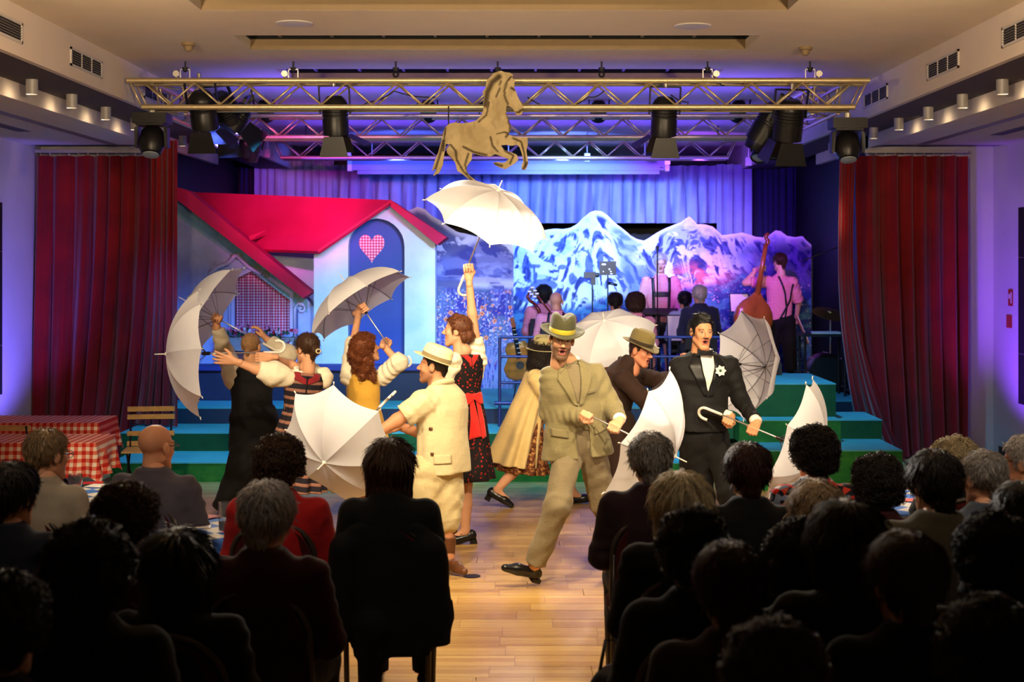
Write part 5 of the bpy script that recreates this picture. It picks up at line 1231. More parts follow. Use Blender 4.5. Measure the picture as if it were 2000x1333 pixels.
# ---------------------------------------------------------------- hats
def hat(parent, hf, hc, m, band, crown=.115, rx=.083, ry=.100, brim=.055, curl=.022, tilt=0.0, zoff=.052, dent=.03, droop=.0, flat=False):
    """hf head frame, hc head centre"""
    T = Matrix.Rotation(tilt, 3, 'X'); R = np.array(hf); n = 48
    def ring(prof, thick):
        vs = []; fs = []
        for i, (r, z, kind) in enumerate(prof):
            for k in range(n):
                a = 2 * math.pi * k / n; cx, cy = math.cos(a), math.sin(a)
                x, y = cx * (rx * r if kind == 0 else rx + (r - 1)), cy * (ry * r if kind == 0 else ry + (r - 1)); zz = z
                if kind == 1: e = (r - 1) / max(brim, 1e-3); x = cx * (rx + (r - 1)); y = cy * (ry + (r - 1)); zz = z + curl * e * e * abs(cx) ** 1.5 - droop * e * (cy > 0) * cy ** 2 + (curl * .6 * e * e * (cy < 0) * cy * cy)
                else:
                    if z > crown * .5: zz = z - dent * math.exp(-(x / (rx * .33)) ** 2) * smoothstep(.5, 1.0, np.float64(z / crown)) * (1.0 if not flat else .2); x = x * (1 - .10 * (cy > .2) * cy)
                vs.append((x, y, zz))
        for i in range(len(prof) - 1):
            for k in range(n): l = (k + 1) % n; fs.append((i*n+k, i*n+l, (i+1)*n+l, (i+1)*n+k))
        return vs, fs
    def put(vs): return [tuple(np.array(hc) + (np.array(T @ Vector(v)) + np.array([0, -.014, zoff])) @ R) for v in vs]
    prof = [(1 + brim, 0, 1), (1 + brim * .75, 0, 1), (1 + brim * .5, 0, 1), (1 + brim * .25, 0, 1), (1.0, .0, 0), (1.0, .02, 0), (.99, crown * .4, 0), (.96, crown * .7, 0), (.91, crown * .9, 0), (.80, crown * 1.0, 0), (.5, crown * 1.01, 0), (.02, crown * 1.01, 0)]
    vs, fs = ring(prof, 0); b = MB(); b.add(put(vs), fs); b.f.append(tuple(range((len(prof) - 1) * n, len(prof) * n)))
    o = b.build('hat', m, parent, True)
    sm = o.modifiers.new('felt', 'SOLIDIFY'); sm.thickness = .004; sm.offset = 0
    vs, fs = ring([(1.02, .004, 0), (1.025, .016, 0), (1.02, .034, 0), (1.0, .036, 0)], 0); b = MB(); b.add(put(vs), fs); b.build('hat_band', band, o, True)
    return o
# ---------------------------------------------------------------- patches laid on a garment
from mathutils.bvhtree import BVHTree
def bvh_of(o):
    me = o.data; off = Vector((0, 0, 0)); q = o.parent
    while q is not None: off = off + q.location; q = q.parent
    return BVHTree.FromPolygons([v.co + off for v in me.vertices], [p.vertices[:] for p in me.polygons])
def patch(name, bvh, p0, fr, left, right, m, parent, off=.004, thick=.004, nu=8, nv=20, direction=1):
    """strip between two polylines given in (right, up) metres of the torso frame, projected along its forward axis"""
    R, Fw, U = [Vector(v) for v in fr]; p0 = Vector(p0)
    def samp(pl, n):
        pl = np.array(pl, float); L = np.r_[0, np.cumsum(np.hypot(*np.diff(pl, axis=0).T))]; L /= L[-1]; u = np.linspace(0, 1, n); return np.stack([np.interp(u, L, pl[:, 0]), np.interp(u, L, pl[:, 1])], -1)
    A, B = samp(left, nv), samp(right, nv); vs = []; last = None
    for i in range(nv):
        for j in range(nu):
            u, w = A[i] * (1 - j / (nu - 1)) + B[i] * j / (nu - 1)
            o = p0 + R * u + U * w + Fw * (.7 * direction); hit = bvh.ray_cast(o, -Fw * direction, 1.4)
            if hit[0] is None: hit = bvh.find_nearest(p0 + R * u + U * w + Fw * (.1 * direction))
            vs.append(hit[0] + Fw * (off * direction) + hit[1] * (off * .3)); last = hit
    fs = [(i*nu+j, i*nu+j+1, (i+1)*nu+j+1, (i+1)*nu+j) for i in range(nv - 1) for j in range(nu - 1)]
    o = MB().add(vs, fs).build(name, m, parent, True)
    if thick: sm = o.modifiers.new('cloth', 'SOLIDIFY'); sm.thickness = thick; sm.offset = 0
    return o
def strap(name, bvh, p0, fr, line, w, m, parent, off=.004, direction=1, nv=24):
    l = np.array(line, float); t = np.gradient(l, axis=0); t /= np.linalg.norm(t, axis=1)[:, None]; nrm = np.stack([-t[:, 1], t[:, 0]], -1) * w / 2
    return patch(name, bvh, p0, fr, l - nrm, l + nrm, m, parent, off, .003, 3, nv, direction)
# ---------------------------------------------------------------- shoes
def shoe(parent, ankle, toe_dir, m, up=(0, 0, 1), heel=0.0, length=.27, tall=0.0, low=False):
    """toe_dir: direction heel->toe; up: normal of the sole; ankle: ankle joint 0.085 (+heel) above the sole"""
    fr = frame(toe_dir, up); base = np.array(ankle) - .085 * np.array(fr[2]); f = Field(.02); k = length / .27
    pt = lambda x, y, z: base + np.array([x, y * k, z]) @ fr
    f.rc(pt(0, -.045, .040), pt(0, .10, .036), .034, .040); f.rc(pt(0, .10, .034), pt(0, .185, .024), .040, .026)
    if not low: f.rc(pt(0, -.02, .05), pt(0, -.005, .085 + tall), .040, .036 + tall * .1, flat=True)
    if low: f.rc(pt(0, -.05, .04), pt(0, -.05, .06), .030, .028)
    if tall: f.rc(pt(0, -.005, .085), pt(0, -.005, .085 + tall), .045, .052, flat=True)
    V, Q = f.mesh(.0085, clip=lambda p: -((p - base) @ fr[2] - .004)); o = npmesh('shoe', V, Q, m, parent)
    b = MB(); h0 = .012 + heel
    b.prism([pt(-.028, -.078, .012), pt(.028, -.078, .012), pt(.030, -.02, .012), pt(-.030, -.02, .012)], -fr[2] * (.018 + heel)); b.build('heel', m, o)
    return o
# ---------------------------------------------------------------- person
vcol('skin', .55, .35, .06, 90)
SKIN = lin(214, 158, 124); SKIN_D = lin(186, 128, 94); SKIN_P = lin(224, 176, 150)
class Person:
    def __init__(s, label, base, group=None, cat='person'):
        s.root = thing('person', label, cat, tuple(base), group); s.parts = []; s.f = Field(.02)
    def head(s, c, fwd, up=(0, 0, 1), skin=SKIN, h=.0048, mouth=0., female=False, scale=1.0, **kw):
        s.hf = frame(fwd, up) if not isinstance(fwd, np.ndarray) or fwd.ndim == 1 else fwd; s.hc = np.array(c); s.hs = scale; s.skin = skin
        V, Q = head_mesh(h, mouth, female); s.parts.append((s.hc + (V * scale) @ s.hf, Q, head_cols(V, skin, mouth=mouth, **kw))); return s
    def local(s, *p): return s.hc + np.array(p) * s.hs @ s.hf
    def limb(s, pts, rad): s.f.chain(pts, rad); return s
    def hand(s, wrist, fr, side, pose='grip', h=.0042):
        V, Q = hand_at(wrist, fr, side, pose, h); s.parts.append((V, Q, np.repeat([s.skin], len(V), 0))); return s
    def body(s, h=.013, legcol=None, legz=None):
        V, Q = s.f.mesh(h); c = np.repeat(np.array([s.skin]), len(V), 0)
        if legcol is not None: c[V[:, 2] < legz] = legcol
        s.parts.append((V, Q, c)); V, Q, c = join(s.parts); return npmesh('body', V, Q, 'skin', s.root, c)
    def hair(s, style, m, h=.0065, name='hair'):
        key = ('hairdata', style, h)
        if key not in _cache: V, Q = hair_mesh(style, h); o = npmesh(name, V, Q, m, s.root, None, np.zeros(3)); _cache[key] = o.data
        else: o = link(name, _cache[key], m, s.root)
        o.material_slots[0].link = 'OBJECT'; o.material_slots[0].material = M[m]
        R = Matrix([list(r) for r in np.array(s.hf).T]).to_4x4(); o.matrix_local = Matrix.Translation(Vector(s.hc) - s.root.location) @ R @ Matrix.Scale(s.hs, 4); return o
    def cloth(s, name, f, m, h=.010, noise=.0, nf=28, seed=1, clip=None, parent=None):
        V, Q = f.mesh(h, noise, nf, seed, clip); return npmesh(name, V, Q, m, parent or s.root)
def v3(*a): return np.array(a, float)
def Q3(px, py, d): return np.array(P(px, py, d))
# ================================================================== umbrellas
t = NT('umbrella_white'); f = t.noise(t.coord(), 5, 3); t.base(t.ramp(f, [(.3, lin(236, 236, 248)), (.7, lin(246, 246, 255))])).props(.7, 0, .2)
tr = t.n('ShaderNodeBsdfTranslucent', Color=lin(236, 230, 226)); mx = t.n('ShaderNodeMixShader', Fac=.34)
t.t.links.new(t.b.outputs[0], mx.inputs[1]); t.t.links.new(tr.outputs[0], mx.inputs[2]); t.t.links.new(mx.outputs[0], t.t.nodes['Material Output'].inputs[0])
simple('shaft_steel', lin(190, 188, 190), .3, .8, var=.05); simple('handle_white', lin(236, 230, 222), .4, var=.03); simple('rib_steel', lin(120, 116, 116), .35, .8, var=.05)
UR, UD, ULEN = .49, .25, .86
def umbrella_proto():
    """origin at the crown of the canopy, axis +z towards the tip; shaft runs to -z"""
    root = thing('umbrella', 'x', 'umbrella', (0, 0, 0), 'white stage umbrellas')
    m = 12
    def prof(t): return UR * math.sin(t * 1.18) / math.sin(1.18), -UD * (1 - math.cos(t * 1.18)) / (1 - math.cos(1.18))
    def panel():
        b = MB(); w = 9; vs = []
        for i in range(m + 1):
            t = i / m; r, z = prof(max(t, .012))
            for j in range(w + 1):
                u = j / w; a = (u - .5) * math.pi / 4; e = 4 * u * (1 - u)           # cloth sags between two ribs, hem scalloped
                chord = math.cos(math.pi / 8) / math.cos(a); rr = r * chord; rr = rr * (1 - .06 * e * t ** 4); zz = z - .012 * e * t * (1 - t) * 4 + .020 * e * t ** 3
                vs.append((rr * math.cos(a), rr * math.sin(a), zz))
        fs = [(i*(w+1)+j, i*(w+1)+j+1, (i+1)*(w+1)+j+1, (i+1)*(w+1)+j) for i in range(m) for j in range(w)]
        return b.add(vs, fs).mesh('canopy_panel', smooth=True)
    pm = panel(); n = 8
    rm = MB().path([(prof(t / 10)[0] * .995, 0, prof(t / 10)[1] - .006) for t in range(11)] + [(prof(1)[0] + .012, 0, prof(1)[1] - .008)], .0028, 5).mesh('rib', smooth=True)
    sm = MB().path([(.012, 0, -.30), (prof(.5)[0], 0, prof(.5)[1] - .01)], .0022, 5).mesh('stretcher', smooth=True)
    tm = MB().path([(prof(1)[0] - .004, 0, prof(1)[1] - .004), (prof(1)[0] + .020, 0, prof(1)[1] - .010)], .0045, 6).mesh('rib_tip', smooth=True)
    for k in range(n):
        a = 2 * math.pi * k / n
        for nm, me, mt, da in (('canopy_panel', pm, 'umbrella_white', math.pi / 8), ('rib', rm, 'rib_steel', 0), ('stretcher', sm, 'rib_steel', 0)):
            o = link(nm, me, mt, root); o.rotation_euler = (0, 0, a + da)
            if nm == 'rib': q = link('rib_tip', tm, 'handle_white', o)
    MB().tube((0, 0, .0), (0, 0, -ULEN), .006, n=10).build('shaft', 'shaft_steel', root, True)
    MB().lathe([(.0, .085), (.004, .085), (.005, .01), (.016, .004), (.02, -.004), (.0, -.006)], 14, caps=False).build('ferrule', 'handle_white', root, 'auto')
    MB().lathe([(.006, -.27), (.014, -.27), (.014, -.33), (.006, -.33)], 12).build('runner', 'black_plastic', root, 'auto')
    pts = [(0, 0, -ULEN + .12), (0, 0, -ULEN)] + [(.045 - .045 * math.cos(math.pi * k / 8), 0, -ULEN - .045 * math.sin(math.pi * k / 8)) for k in range(9)] + [(.09, 0, -ULEN + .03)]
    MB().path(pts, .0105, 10).build('handle', 'handle_white', root, True)
    return root
UPROTO = umbrella_proto(); _u = [0]
def umbrella(label, crown, axis, roll=0.0, scale=1.0):
    o = UPROTO if _u[0] == 0 else copy_tree(UPROTO); _u[0] += 1
    o.location = tuple(crown); z = Vector(axis).normalized(); q = Vector((0, 0, 1)).rotation_difference(z)
    o.rotation_mode = 'QUATERNION'; o.rotation_quaternion = q @ Matrix.Rotation(roll, 3, 'Z').to_quaternion(); o['label'] = label
    o.scale = (scale,) * 3
    return np.array(crown), np.array(z)
def shaft_pt(c, z, t): return c - z * t
# ================================================================== the nine players on the dance floor
hairmat('hair_black', lin(16, 13, 12)); hairmat('hair_brown', lin(62, 38, 22)); hairmat('hair_auburn', lin(120, 62, 30)); hairmat('hair_chestnut', lin(96, 52, 26)); hairmat('hair_stubble', lin(150, 112, 76), .7)
hairmat('hair_grey', lin(150, 144, 138)); hairmat('hair_blond', lin(200, 184, 146)); hairmat('hair_lightgrey', lin(190, 184, 180)); hairmat('hair_dark', lin(28, 20, 18)); hairmat('hair_ash', lin(150, 124, 92)); hairmat('hair_red', lin(52, 20, 16))
def linen(name, c, fb=.4):
    t = NT(name); a = t.noise(t.coord('Object', (4, 4, 160)), 3, 2); b = t.noise(t.coord('Object', (160, 160, 4)), 3, 2); f = t.noise(t.coord(), 7, 4)
    k = t.math('ADD', t.math('MULTIPLY', t.math('ADD', a, b), .35), t.math('MULTIPLY', f, .3))
    t.base(t.ramp(k, [(.3, tuple(x * .74 for x in c)), (.7, tuple(min(1, x * 1.15) for x in c))])).props(.88, 0, .2, Sheen_Weight=.15); t.bump(t.math('ADD', t.noise(t.coord(), 16, 3), t.math('MULTIPLY', a, .06)), fb, .02)
linen('linen_sand', lin(132, 121, 86)); linen('linen_trouser', lin(130, 116, 90)); linen('linen_cream', lin(216, 200, 160)); linen('cream_trouser', lin(208, 190, 146)); linen('coat_tan', lin(206, 178, 122), .2)
fabric('suit_brown', lin(48, 30, 24), .85, .15, 500, 14, .03); fabric('tux_black', lin(22, 21, 23), .75, .1, 500, 12, .02, .35); fabric('cloth_black', lin(16, 15, 17), .85, .2, 500, 12, .02, .4); fabric('shirt_white', lin(240, 234, 224), .75, .04, 500, 18, .1, .3); fabric('shirt_cream', lin(238, 228, 204), .75, .05, 500, 16, .1, .45); fabric('shirt_beige', lin(206, 194, 170), .75, .06, 500, 14, .1, .45)
fabric('vest_gold', lin(206, 158, 60), .75, .1); fabric('satin_lapel', lin(20, 20, 24), .35, .1, 500, 10, .1, .1); fabric('felt_green', lin(74, 72, 48), .95); fabric('felt_olive', lin(120, 106, 66), .95); fabric('felt_sage', lin(168, 158, 112), .95); fabric('band_yellow', lin(188, 170, 46), .7); fabric('band_dark', lin(52, 40, 28), .8); fabric('band_grey', lin(92, 92, 88), .8); fabric('straw', lin(240, 222, 176), .8, .05, 300, 60, .0, .2); fabric('band_olive', lin(128, 112, 80), .8)
fabric('sash_red', lin(200, 30, 24), .7); simple('shoe_black', lin(18, 17, 18), .25, var=.2); simple('boot_brown', lin(96, 56, 32), .4, var=.25, vs=25); fabric('stocking', lin(206, 140, 96), .7, .03)
t = NT('print_dress'); co = t.coord(); vo = t.n('ShaderNodeTexVoronoi', Scale=34.0); t.t.links.new(co, vo.inputs['Vector']); n1 = t.noise(co, 60, 3)
t.base(t.mix(t.math('MULTIPLY', t.math('LESS_THAN', vo.outputs['Distance'], .30), t.math('GREATER_THAN', n1, .44)), lin(24, 18, 20), lin(150, 34, 28))).props(.8, 0, .2); t.bump(t.noise(co, 14, 3), .3, .02)
t = NT('print_brown'); co = t.coord(); n1 = t.noise(co, 40, 4, .7); t.base(t.ramp(n1, [(.4, lin(64, 34, 22)), (.55, lin(120, 66, 40)), (.66, lin(206, 160, 90))])).props(.8, 0, .2)
t = NT('print_stripe'); co = t.coord(); sp = t.n('ShaderNodeSeparateXYZ'); t.t.links.new(co, sp.inputs[0]); fz = t.math('FRACT', t.math('MULTIPLY', t.math('ADD', sp.outputs[2], t.math('MULTIPLY', sp.outputs[0], .12)), 15.5))
t.base(t.ramp(fz, [(0, lin(34, 30, 40)), (.55, lin(128, 84, 72)), (.62, lin(150, 104, 88)), (.93, lin(40, 34, 46))], 'CONSTANT')).props(.8, 0, .2); t.bump(t.noise(co, 14, 3), .3, .02)
fabric('embroid', lin(150, 30, 44), .8, .35, 120)
CG = 'players dancing with umbrellas'
def NB(px, py, d): return Q3(px, py - 9, d)
def collar(p, nb, fr, m, name='collar', r=.017, rx=.064, ry=.062, z=.012):
    return MB().path([nb + (v3(rx * math.cos(a), -.012 + ry * math.sin(a), z - .022 * math.sin(a)) @ fr) for a in np.linspace(0, 2 * math.pi, 25)[:-1]], r, 8, closed=True).build(name, m, p.root, True)
def jacket(f, p0, fr, chest, shoulders, w=(.20, .185, .20, .22), hem=-.32, dpt=.125, fwd_off=0., flare=0.0):
    """p0 = base of the neck; trunk from the shoulders to the hem along the frame's up axis"""
    f.tor(p0, fr, [(hem, 0, fwd_off, w[3] + flare, dpt * 1.10), (hem * .62, 0, fwd_off * .6, w[2], dpt * 1.02), (hem * .40, 0, fwd_off * .4, w[1], dpt * .95), (-.18, 0, .01, w[0], dpt), (-.08, 0, .0, w[0] * .96, dpt * .88), (-.02, 0, -.01, w[0] * .70, dpt * .66), (.015, 0, -.02, w[0] * .42, dpt * .55)], k=.03, pw=2.3)
def sleeve(f, pts, r=(.070, .062, .05), wr=.003, flat=True):
    f.chain(pts, r, flat=flat, wr=wr, k=.03)

# ---- A: bearded man in the linen suit --------------------------------------------------------
d = 9.5
uA, zA = umbrella('white umbrella pushed out low by the man in the linen suit', Q3(1318, 892, 9.15), unit(v3(.80, -.30, -.36)), .35)
p = Person('bearded man in pale linen suit and green hat, striding, singing', Q3(1130, 1143, d) * [1, 1, 0], CG)
p.head(Q3(1097, 664, d - .10), (.10, -1, -.16), (.10, -.1, 1), lin(214, 160, 124), mouth=.8, hair=lin(52, 38, 28), beard=.8, brow=.9)
fr = frame((.22, -1, 0), (-.09, -.06, 1)); nb = NB(1112, 718, d)
shR, shL = Q3(1075, 736, d - .04), Q3(1163, 729, d + .05); elR, elL = Q3(1072, 806, d + .02), Q3(1196, 798, d + .02)
GA = shaft_pt(uA, zA, .70); G1 = Q3(1143, 817, d - .30); G2 = Q3(1200, 838, d - .2)
wR, fR = grip_frame(G1, (.80, -.30, -.36), G1 - elR, 1, -1); wL, fL = grip_frame(G2, (.80, -.30, -.36), G2 - elL, -1, -1)
hipR, hipL = Q3(1112, 866, d), Q3(1152, 864, d + .03); knR, knL = Q3(1090, 985, d - .16), Q3(1178, 985, d + .14); anR, anL = Q3(1043, 1107, d - .06), Q3(1232, 1090, d + .42)
p.limb([p.local(0, -.03, -.09), nb], [.052, .058]); p.limb([shR, elR, wR], [.05, .042, .03]); p.limb([shL, elL, wL], [.05, .042, .03]); p.limb([hipR, knR, anR], [.075, .055, .04]); p.limb([hipL, knL, anL], [.075, .055, .04]); p.f.tor(nb, fr, [(-.55, 0, 0, .14, .10), (-.2, 0, 0, .15, .10), (-.05, 0, 0, .12, .07)])
p.hand(wR, fR, 1); p.hand(wL, fL, -1); p.body()
f = Field(.03); jacket(f, nb, fr, None, None, (.195, .185, .20, .215), -.62, .135, .02, .03); sleeve(f, [shR, elR, wR + unit(elR - wR) * .035], (.070, .064, .052), .004); sleeve(f, [shL, elL, wL + unit(elL - wL) * .035], (.070, .064, .052), .004)
f.rc(nb + v3(.03, .02, -.40), Q3(1092, 880, d - .10), .10, .035, k=.05)   # wind-blown front skirt of the jacket
def slit(q):  # cut-away front
    l = (q - nb) @ fr.T; return np.where(l[:, 1] > .0, (.045 - np.abs(l[:, 0] + .01) * 1.0) - np.maximum(0, l[:, 2] + .44) * 6, -1)
jk = p.cloth('jacket', f, 'linen_sand', .0085, .006, 26, 4, slit)
f = Field(.03); f.el((hipR + hipL) / 2 + v3(0, 0, .06), (.175, .125, .16), fr); f.chain([hipR, knR, anR + v3(.01, 0, .02)], [.105, .085, .072], flat=True, wr=.0035, wf=55, k=.04); f.chain([hipL, knL, anL + v3(0, 0, .02)], [.105, .085, .072], flat=True, wr=.0035, wf=55, k=.04)
p.cloth('trousers', f, 'linen_trouser', .0095, .005, 24, 6)
bv = bvh_of(jk)
patch('shirt_front', bv, nb, fr, [(-.055, .02), (-.030, -.12), (.0, -.25)], [(.055, .02), (.034, -.12), (.004, -.25)], 'linen_trouser', jk, .004)
for s in (-1, 1):
    patch('lapel', bv, nb, fr, [(s * .050, .025), (s * .036, -.10), (s * .006, -.27)], [(s * .085, .0), (s * .118, -.085), (s * .030, -.26)], 'linen_sand', jk, .010, .006)
    patch('collar', bv, nb, fr, [(s * .038, .035), (s * .045, -.02)], [(s * .08, .02), (s * .095, -.055)], 'linen_sand', jk, .012, .006, nv=8)
    patch('pocket_flap', bv, nb, fr, [(s * .09, -.42), (s * .19, -.40)], [(s * .09, -.47), (s * .19, -.45)], 'linen_sand', jk, .007, .005, nv=8)
patch('breast_pocket', bv, nb, fr, [(-.13, -.17), (-.06, -.175)], [(-.13, -.195), (-.06, -.20)], 'linen_sand', jk, .006, .004, nv=8)
patch('button', bv, nb, fr, [(.008, -.30), (.008, -.318)], [(.026, -.30), (.026, -.318)], 'band_dark', jk, .008, .006, 3, 3)
for w, e in ((wR, elR), (wL, elL)): MB().tube(w + unit(e - w) * .065, w + unit(e - w) * .005, .041, n=16).build('shirt_cuff', 'shirt_white', p.root, True)
collar(p, nb, fr, 'shirt_cream', 'shirt_collar')
p.hair('crop', 'hair_black'); hat(p.root, p.hf, p.hc, 'felt_green', 'band_yellow', .12, .084, .101, .062, .022, -.10, .050, .035, .01)
shoe(p.root, anR, (-.82, -.42, .22), 'shoe_black', (.42, -.16, .9), 0.01, .29); shoe(p.root, anL, (.45, -.80, -.35), 'shoe_black', (.3, -.25, .92), .01, .29)

# ---- B: man in the black tailcoat ------------------------------------------------------------
d = 10.5
axB = unit(v3(.86, -.28, -.34)); uB, zB = umbrella('white umbrella held low by the man in the tailcoat, at right', Q3(1603, 890, 10.0), axB, .1)
p = Person('man in black tailcoat and bow tie with moustache, singing', Q3(1385, 1083, d) * [1, 1, 0], CG)
p.head(Q3(1370, 648, d - .06), (.30, -1, -.05), (.05, -.05, 1), lin(214, 152, 112), mouth=.8, hair=lin(26, 18, 16), mous=.95)
fr = frame((.18, -1, 0), (.02, -.02, 1)); nb = NB(1374, 700, d)
shR, shL = Q3(1325, 716, d - .03), Q3(1425, 713, d + .02); elR, elL = Q3(1352, 789, d - .06), Q3(1447, 782, d - .02)
G1, G2 = Q3(1421, 826, d - .28), Q3(1470, 843, d - .33)
wR, fR = grip_frame(G1, axB, G1 - elR, 1, -1); wL, fL = grip_frame(G2, axB, G2 - elL, -1, -1)
hipR, hipL = Q3(1354, 862, d), Q3(1400, 862, d); knR, knL = Q3(1372, 968, d + .10), Q3(1424, 962, d - .12); anR, anL = Q3(1392, 1060, d + .16), Q3(1432, 1062, d - .02)
p.limb([p.local(0, -.03, -.09), nb], [.052, .058]); p.limb([shR, elR, wR], [.05, .042, .03]); p.limb([shL, elL, wL], [.05, .042, .03]); p.limb([hipR, knR, anR], [.07, .055, .04]); p.limb([hipL, knL, anL], [.07, .055, .04]); p.f.tor(nb, fr, [(-.55, 0, 0, .14, .10), (-.2, 0, 0, .15, .10), (-.05, 0, 0, .12, .07)])
p.hand(wR, fR, 1); p.hand(wL, fL, -1); p.body()
f = Field(.03); jacket(f, nb, fr, None, None, (.215, .175, .185, .19), -.56, .13, .01); sleeve(f, [shR, elR, wR + unit(elR - wR) * .045], (.070, .060, .048)); sleeve(f, [shL, elL, wL + unit(elL - wL) * .045], (.070, .060, .048))
f.rc(nb + v3(-.06, .10, -.45), nb + v3(-.09, .14, -1.0), .11, .07, k=.06); f.rc(nb + v3(.06, .10, -.45), nb + v3(.02, .16, -1.0), .11, .07, k=.06)
jk = p.cloth('tailcoat', f, 'tux_black', .009, .003, 24, 5)
f = Field(.03); f.el((hipR + hipL) / 2 + v3(0, 0, .05), (.165, .12, .15), fr); f.chain([hipR, knR, anR], [.10, .085, .075], flat=True, wr=.004, wf=60, k=.04); f.chain([hipL, knL, anL], [.10, .085, .075], flat=True, wr=.004, wf=60, k=.04); p.cloth('trousers', f, 'cloth_black', .011, .004, 22, 3)
bv = bvh_of(jk)
patch('shirt_front', bv, nb, fr, [(-.060, .02), (-.045, -.10), (.0, -.26)], [(.055, .02), (.045, -.10), (.004, -.26)], 'shirt_white', jk, .004)
for s in (-1, 1): patch('lapel', bv, nb, fr, [(s * .052, .03), (s * .046, -.10), (s * .006, -.30)], [(s * .085, .01), (s * .145, -.085), (s * .035, -.29)], 'satin_lapel', jk, .010, .005)
# bow tie
bt = MB(); c0 = nb + v3(.0, -.105, .012)
for s in (-1, 1): bt.add([c0 + np.array([s * .008, .0, .012]), c0 + np.array([s * .058, .012, .030]), c0 + np.array([s * .058, .012, -.026]), c0 + np.array([s * .008, 0, -.012]), c0 + np.array([s * .008, -.018, .010]), c0 + np.array([s * .054, -.012, .026]), c0 + np.array([s * .054, -.012, -.022]), c0 + np.array([s * .008, -.018, -.010])], [(0, 1, 2, 3), (7, 6, 5, 4), (0, 4, 5, 1), (1, 5, 6, 2), (2, 6, 7, 3), (3, 7, 4, 0)])
bt.box(c0 + np.array([-.012, -.022, -.013]), c0 + np.array([.012, .0, .013])).build('bow_tie', 'satin_lapel', p.root)
for w, e in ((wR, elR), (wL, elL)): MB().tube(w + unit(e - w) * .07, w + unit(e - w) * .005, .042, n=16).build('shirt_cuff', 'shirt_white', p.root, True)
collar(p, nb, fr, 'shirt_white', 'shirt_collar')
fl = nb + v3(.105, -.135, -.115)
o = MB()
for k in range(7):
    a = 2 * math.pi * k / 7; c_, s_ = math.cos(a), math.sin(a); o.add([fl, fl + np.array([.024 * c_ - .016 * s_, -.014, .024 * s_ + .016 * c_]), fl + np.array([.042 * c_, -.008, .042 * s_]), fl + np.array([.024 * c_ + .016 * s_, -.014, .024 * s_ - .016 * c_])], [(0, 1, 2, 3)])
fo = o.build('buttonhole_flower', 'petal_white', p.root, True); MB().lathe([(0, 0), (.010, 0), (.008, .012), (0, .014)], 10, tuple(fl), (0, -1, 0), caps=False).build('flower_centre', 'leaf_green', fo, True)
p.hair('slick', 'hair_black')
shoe(p.root, anR, (.35, -1, 0), 'shoe_black'); shoe(p.root, anL, (.35, -1, 0), 'shoe_black')

# ---- C: stooping man in the brown suit -------------------------------------------------------
d = 11.4
axC = unit(v3(.86, .40, -.12)); uC, zC = umbrella('white umbrella showing its ribs behind the man in the tailcoat', Q3(1446, 712, 12.0) + axC * .26, axC, .2, .95)
p = Person('stooping man in dark brown suit and olive hat, seen from the side', Q3(1215, 1038, d) * [1, 1, 0], CG)
p.head(Q3(1252, 686, d - .05), (.80, -.62, -.22), (.2, -.05, 1), lin(200, 130, 100), mouth=.3, hair=lin(110, 80, 60))
nb = NB(1226, 722, d); fr = frame((.85, -.5, -.1), (.25, -.05, 1)); shR, shL = Q3(1218, 742, d - .17), Q3(1256, 736, d + .17); elR, elL = Q3(1268, 790, d - .24), Q3(1290, 745, d + .22)
G1, G2 = shaft_pt(uC, zC, .80), shaft_pt(uC, zC, .62)
wR, fR = grip_frame(G1, axC, G1 - elR, 1, 1); wL, fL = grip_frame(G2, axC, G2 - elL, -1, 1)
hipR, hipL = Q3(1205, 842, d - .09), Q3(1212, 842, d + .09); knR, knL = Q3(1216, 935, d - .12), Q3(1230, 935, d + .1); anR, anL = Q3(1205, 1018, d - .12), Q3(1222, 1018, d + .1)
p.limb([p.local(0, -.03, -.09), nb], [.052, .058]); p.limb([shR, elR, wR], [.05, .042, .03]); p.limb([shL, elL, wL], [.05, .042, .03]); p.limb([hipR, knR, anR], [.07, .055, .04]); p.limb([hipL, knL, anL], [.07, .055, .04]); p.f.tor(nb, fr, [(-.55, 0, -.12, .14, .10), (-.2, 0, -.03, .15, .10), (-.05, 0, 0, .12, .07)])
p.hand(wR, fR, 1); p.hand(wL, fL, -1); p.body()
f = Field(.03); f.tor(nb, fr, [(-.60, 0, -.04, .20, .16), (-.40, 0, -.05, .20, .16), (-.2, 0, -.04, .20, .145), (-.08, 0, -.03, .185, .12), (0, 0, -.01, .115, .09), (.045, 0, .015, .078, .075), (.075, 0, .03, .066, .066)], k=.03); sleeve(f, [shR, elR, wR + unit(elR - wR) * .03], (.075, .066, .052)); sleeve(f, [shL, elL, wL + unit(elL - wL) * .03], (.075, .066, .052)); jk = p.cloth('jacket', f, 'suit_brown', .0105, .006, 22, 8)
f = Field(.03); f.el((hipR + hipL) / 2 + v3(0, 0, .04), (.16, .13, .15), fr); f.chain([hipR, knR, anR], [.105, .09, .08], flat=True, k=.04); f.chain([hipL, knL, anL], [.105, .09, .08], flat=True, k=.04); p.cloth('trousers', f, 'suit_brown', .012, .004, 22, 3)
collar(p, nb, fr, 'suit_brown', 'shirt_collar')
p.hair('crop', 'hair_brown'); hat(p.root, p.hf, p.hc, 'felt_olive', 'band_dark', .12, .086, .104, .055, .016, -.12, .048, .03, .02)
shoe(p.root, anR, (.9, -.4, 0), 'shoe_black'); shoe(p.root, anL, (.9, -.4, 0), 'shoe_black')

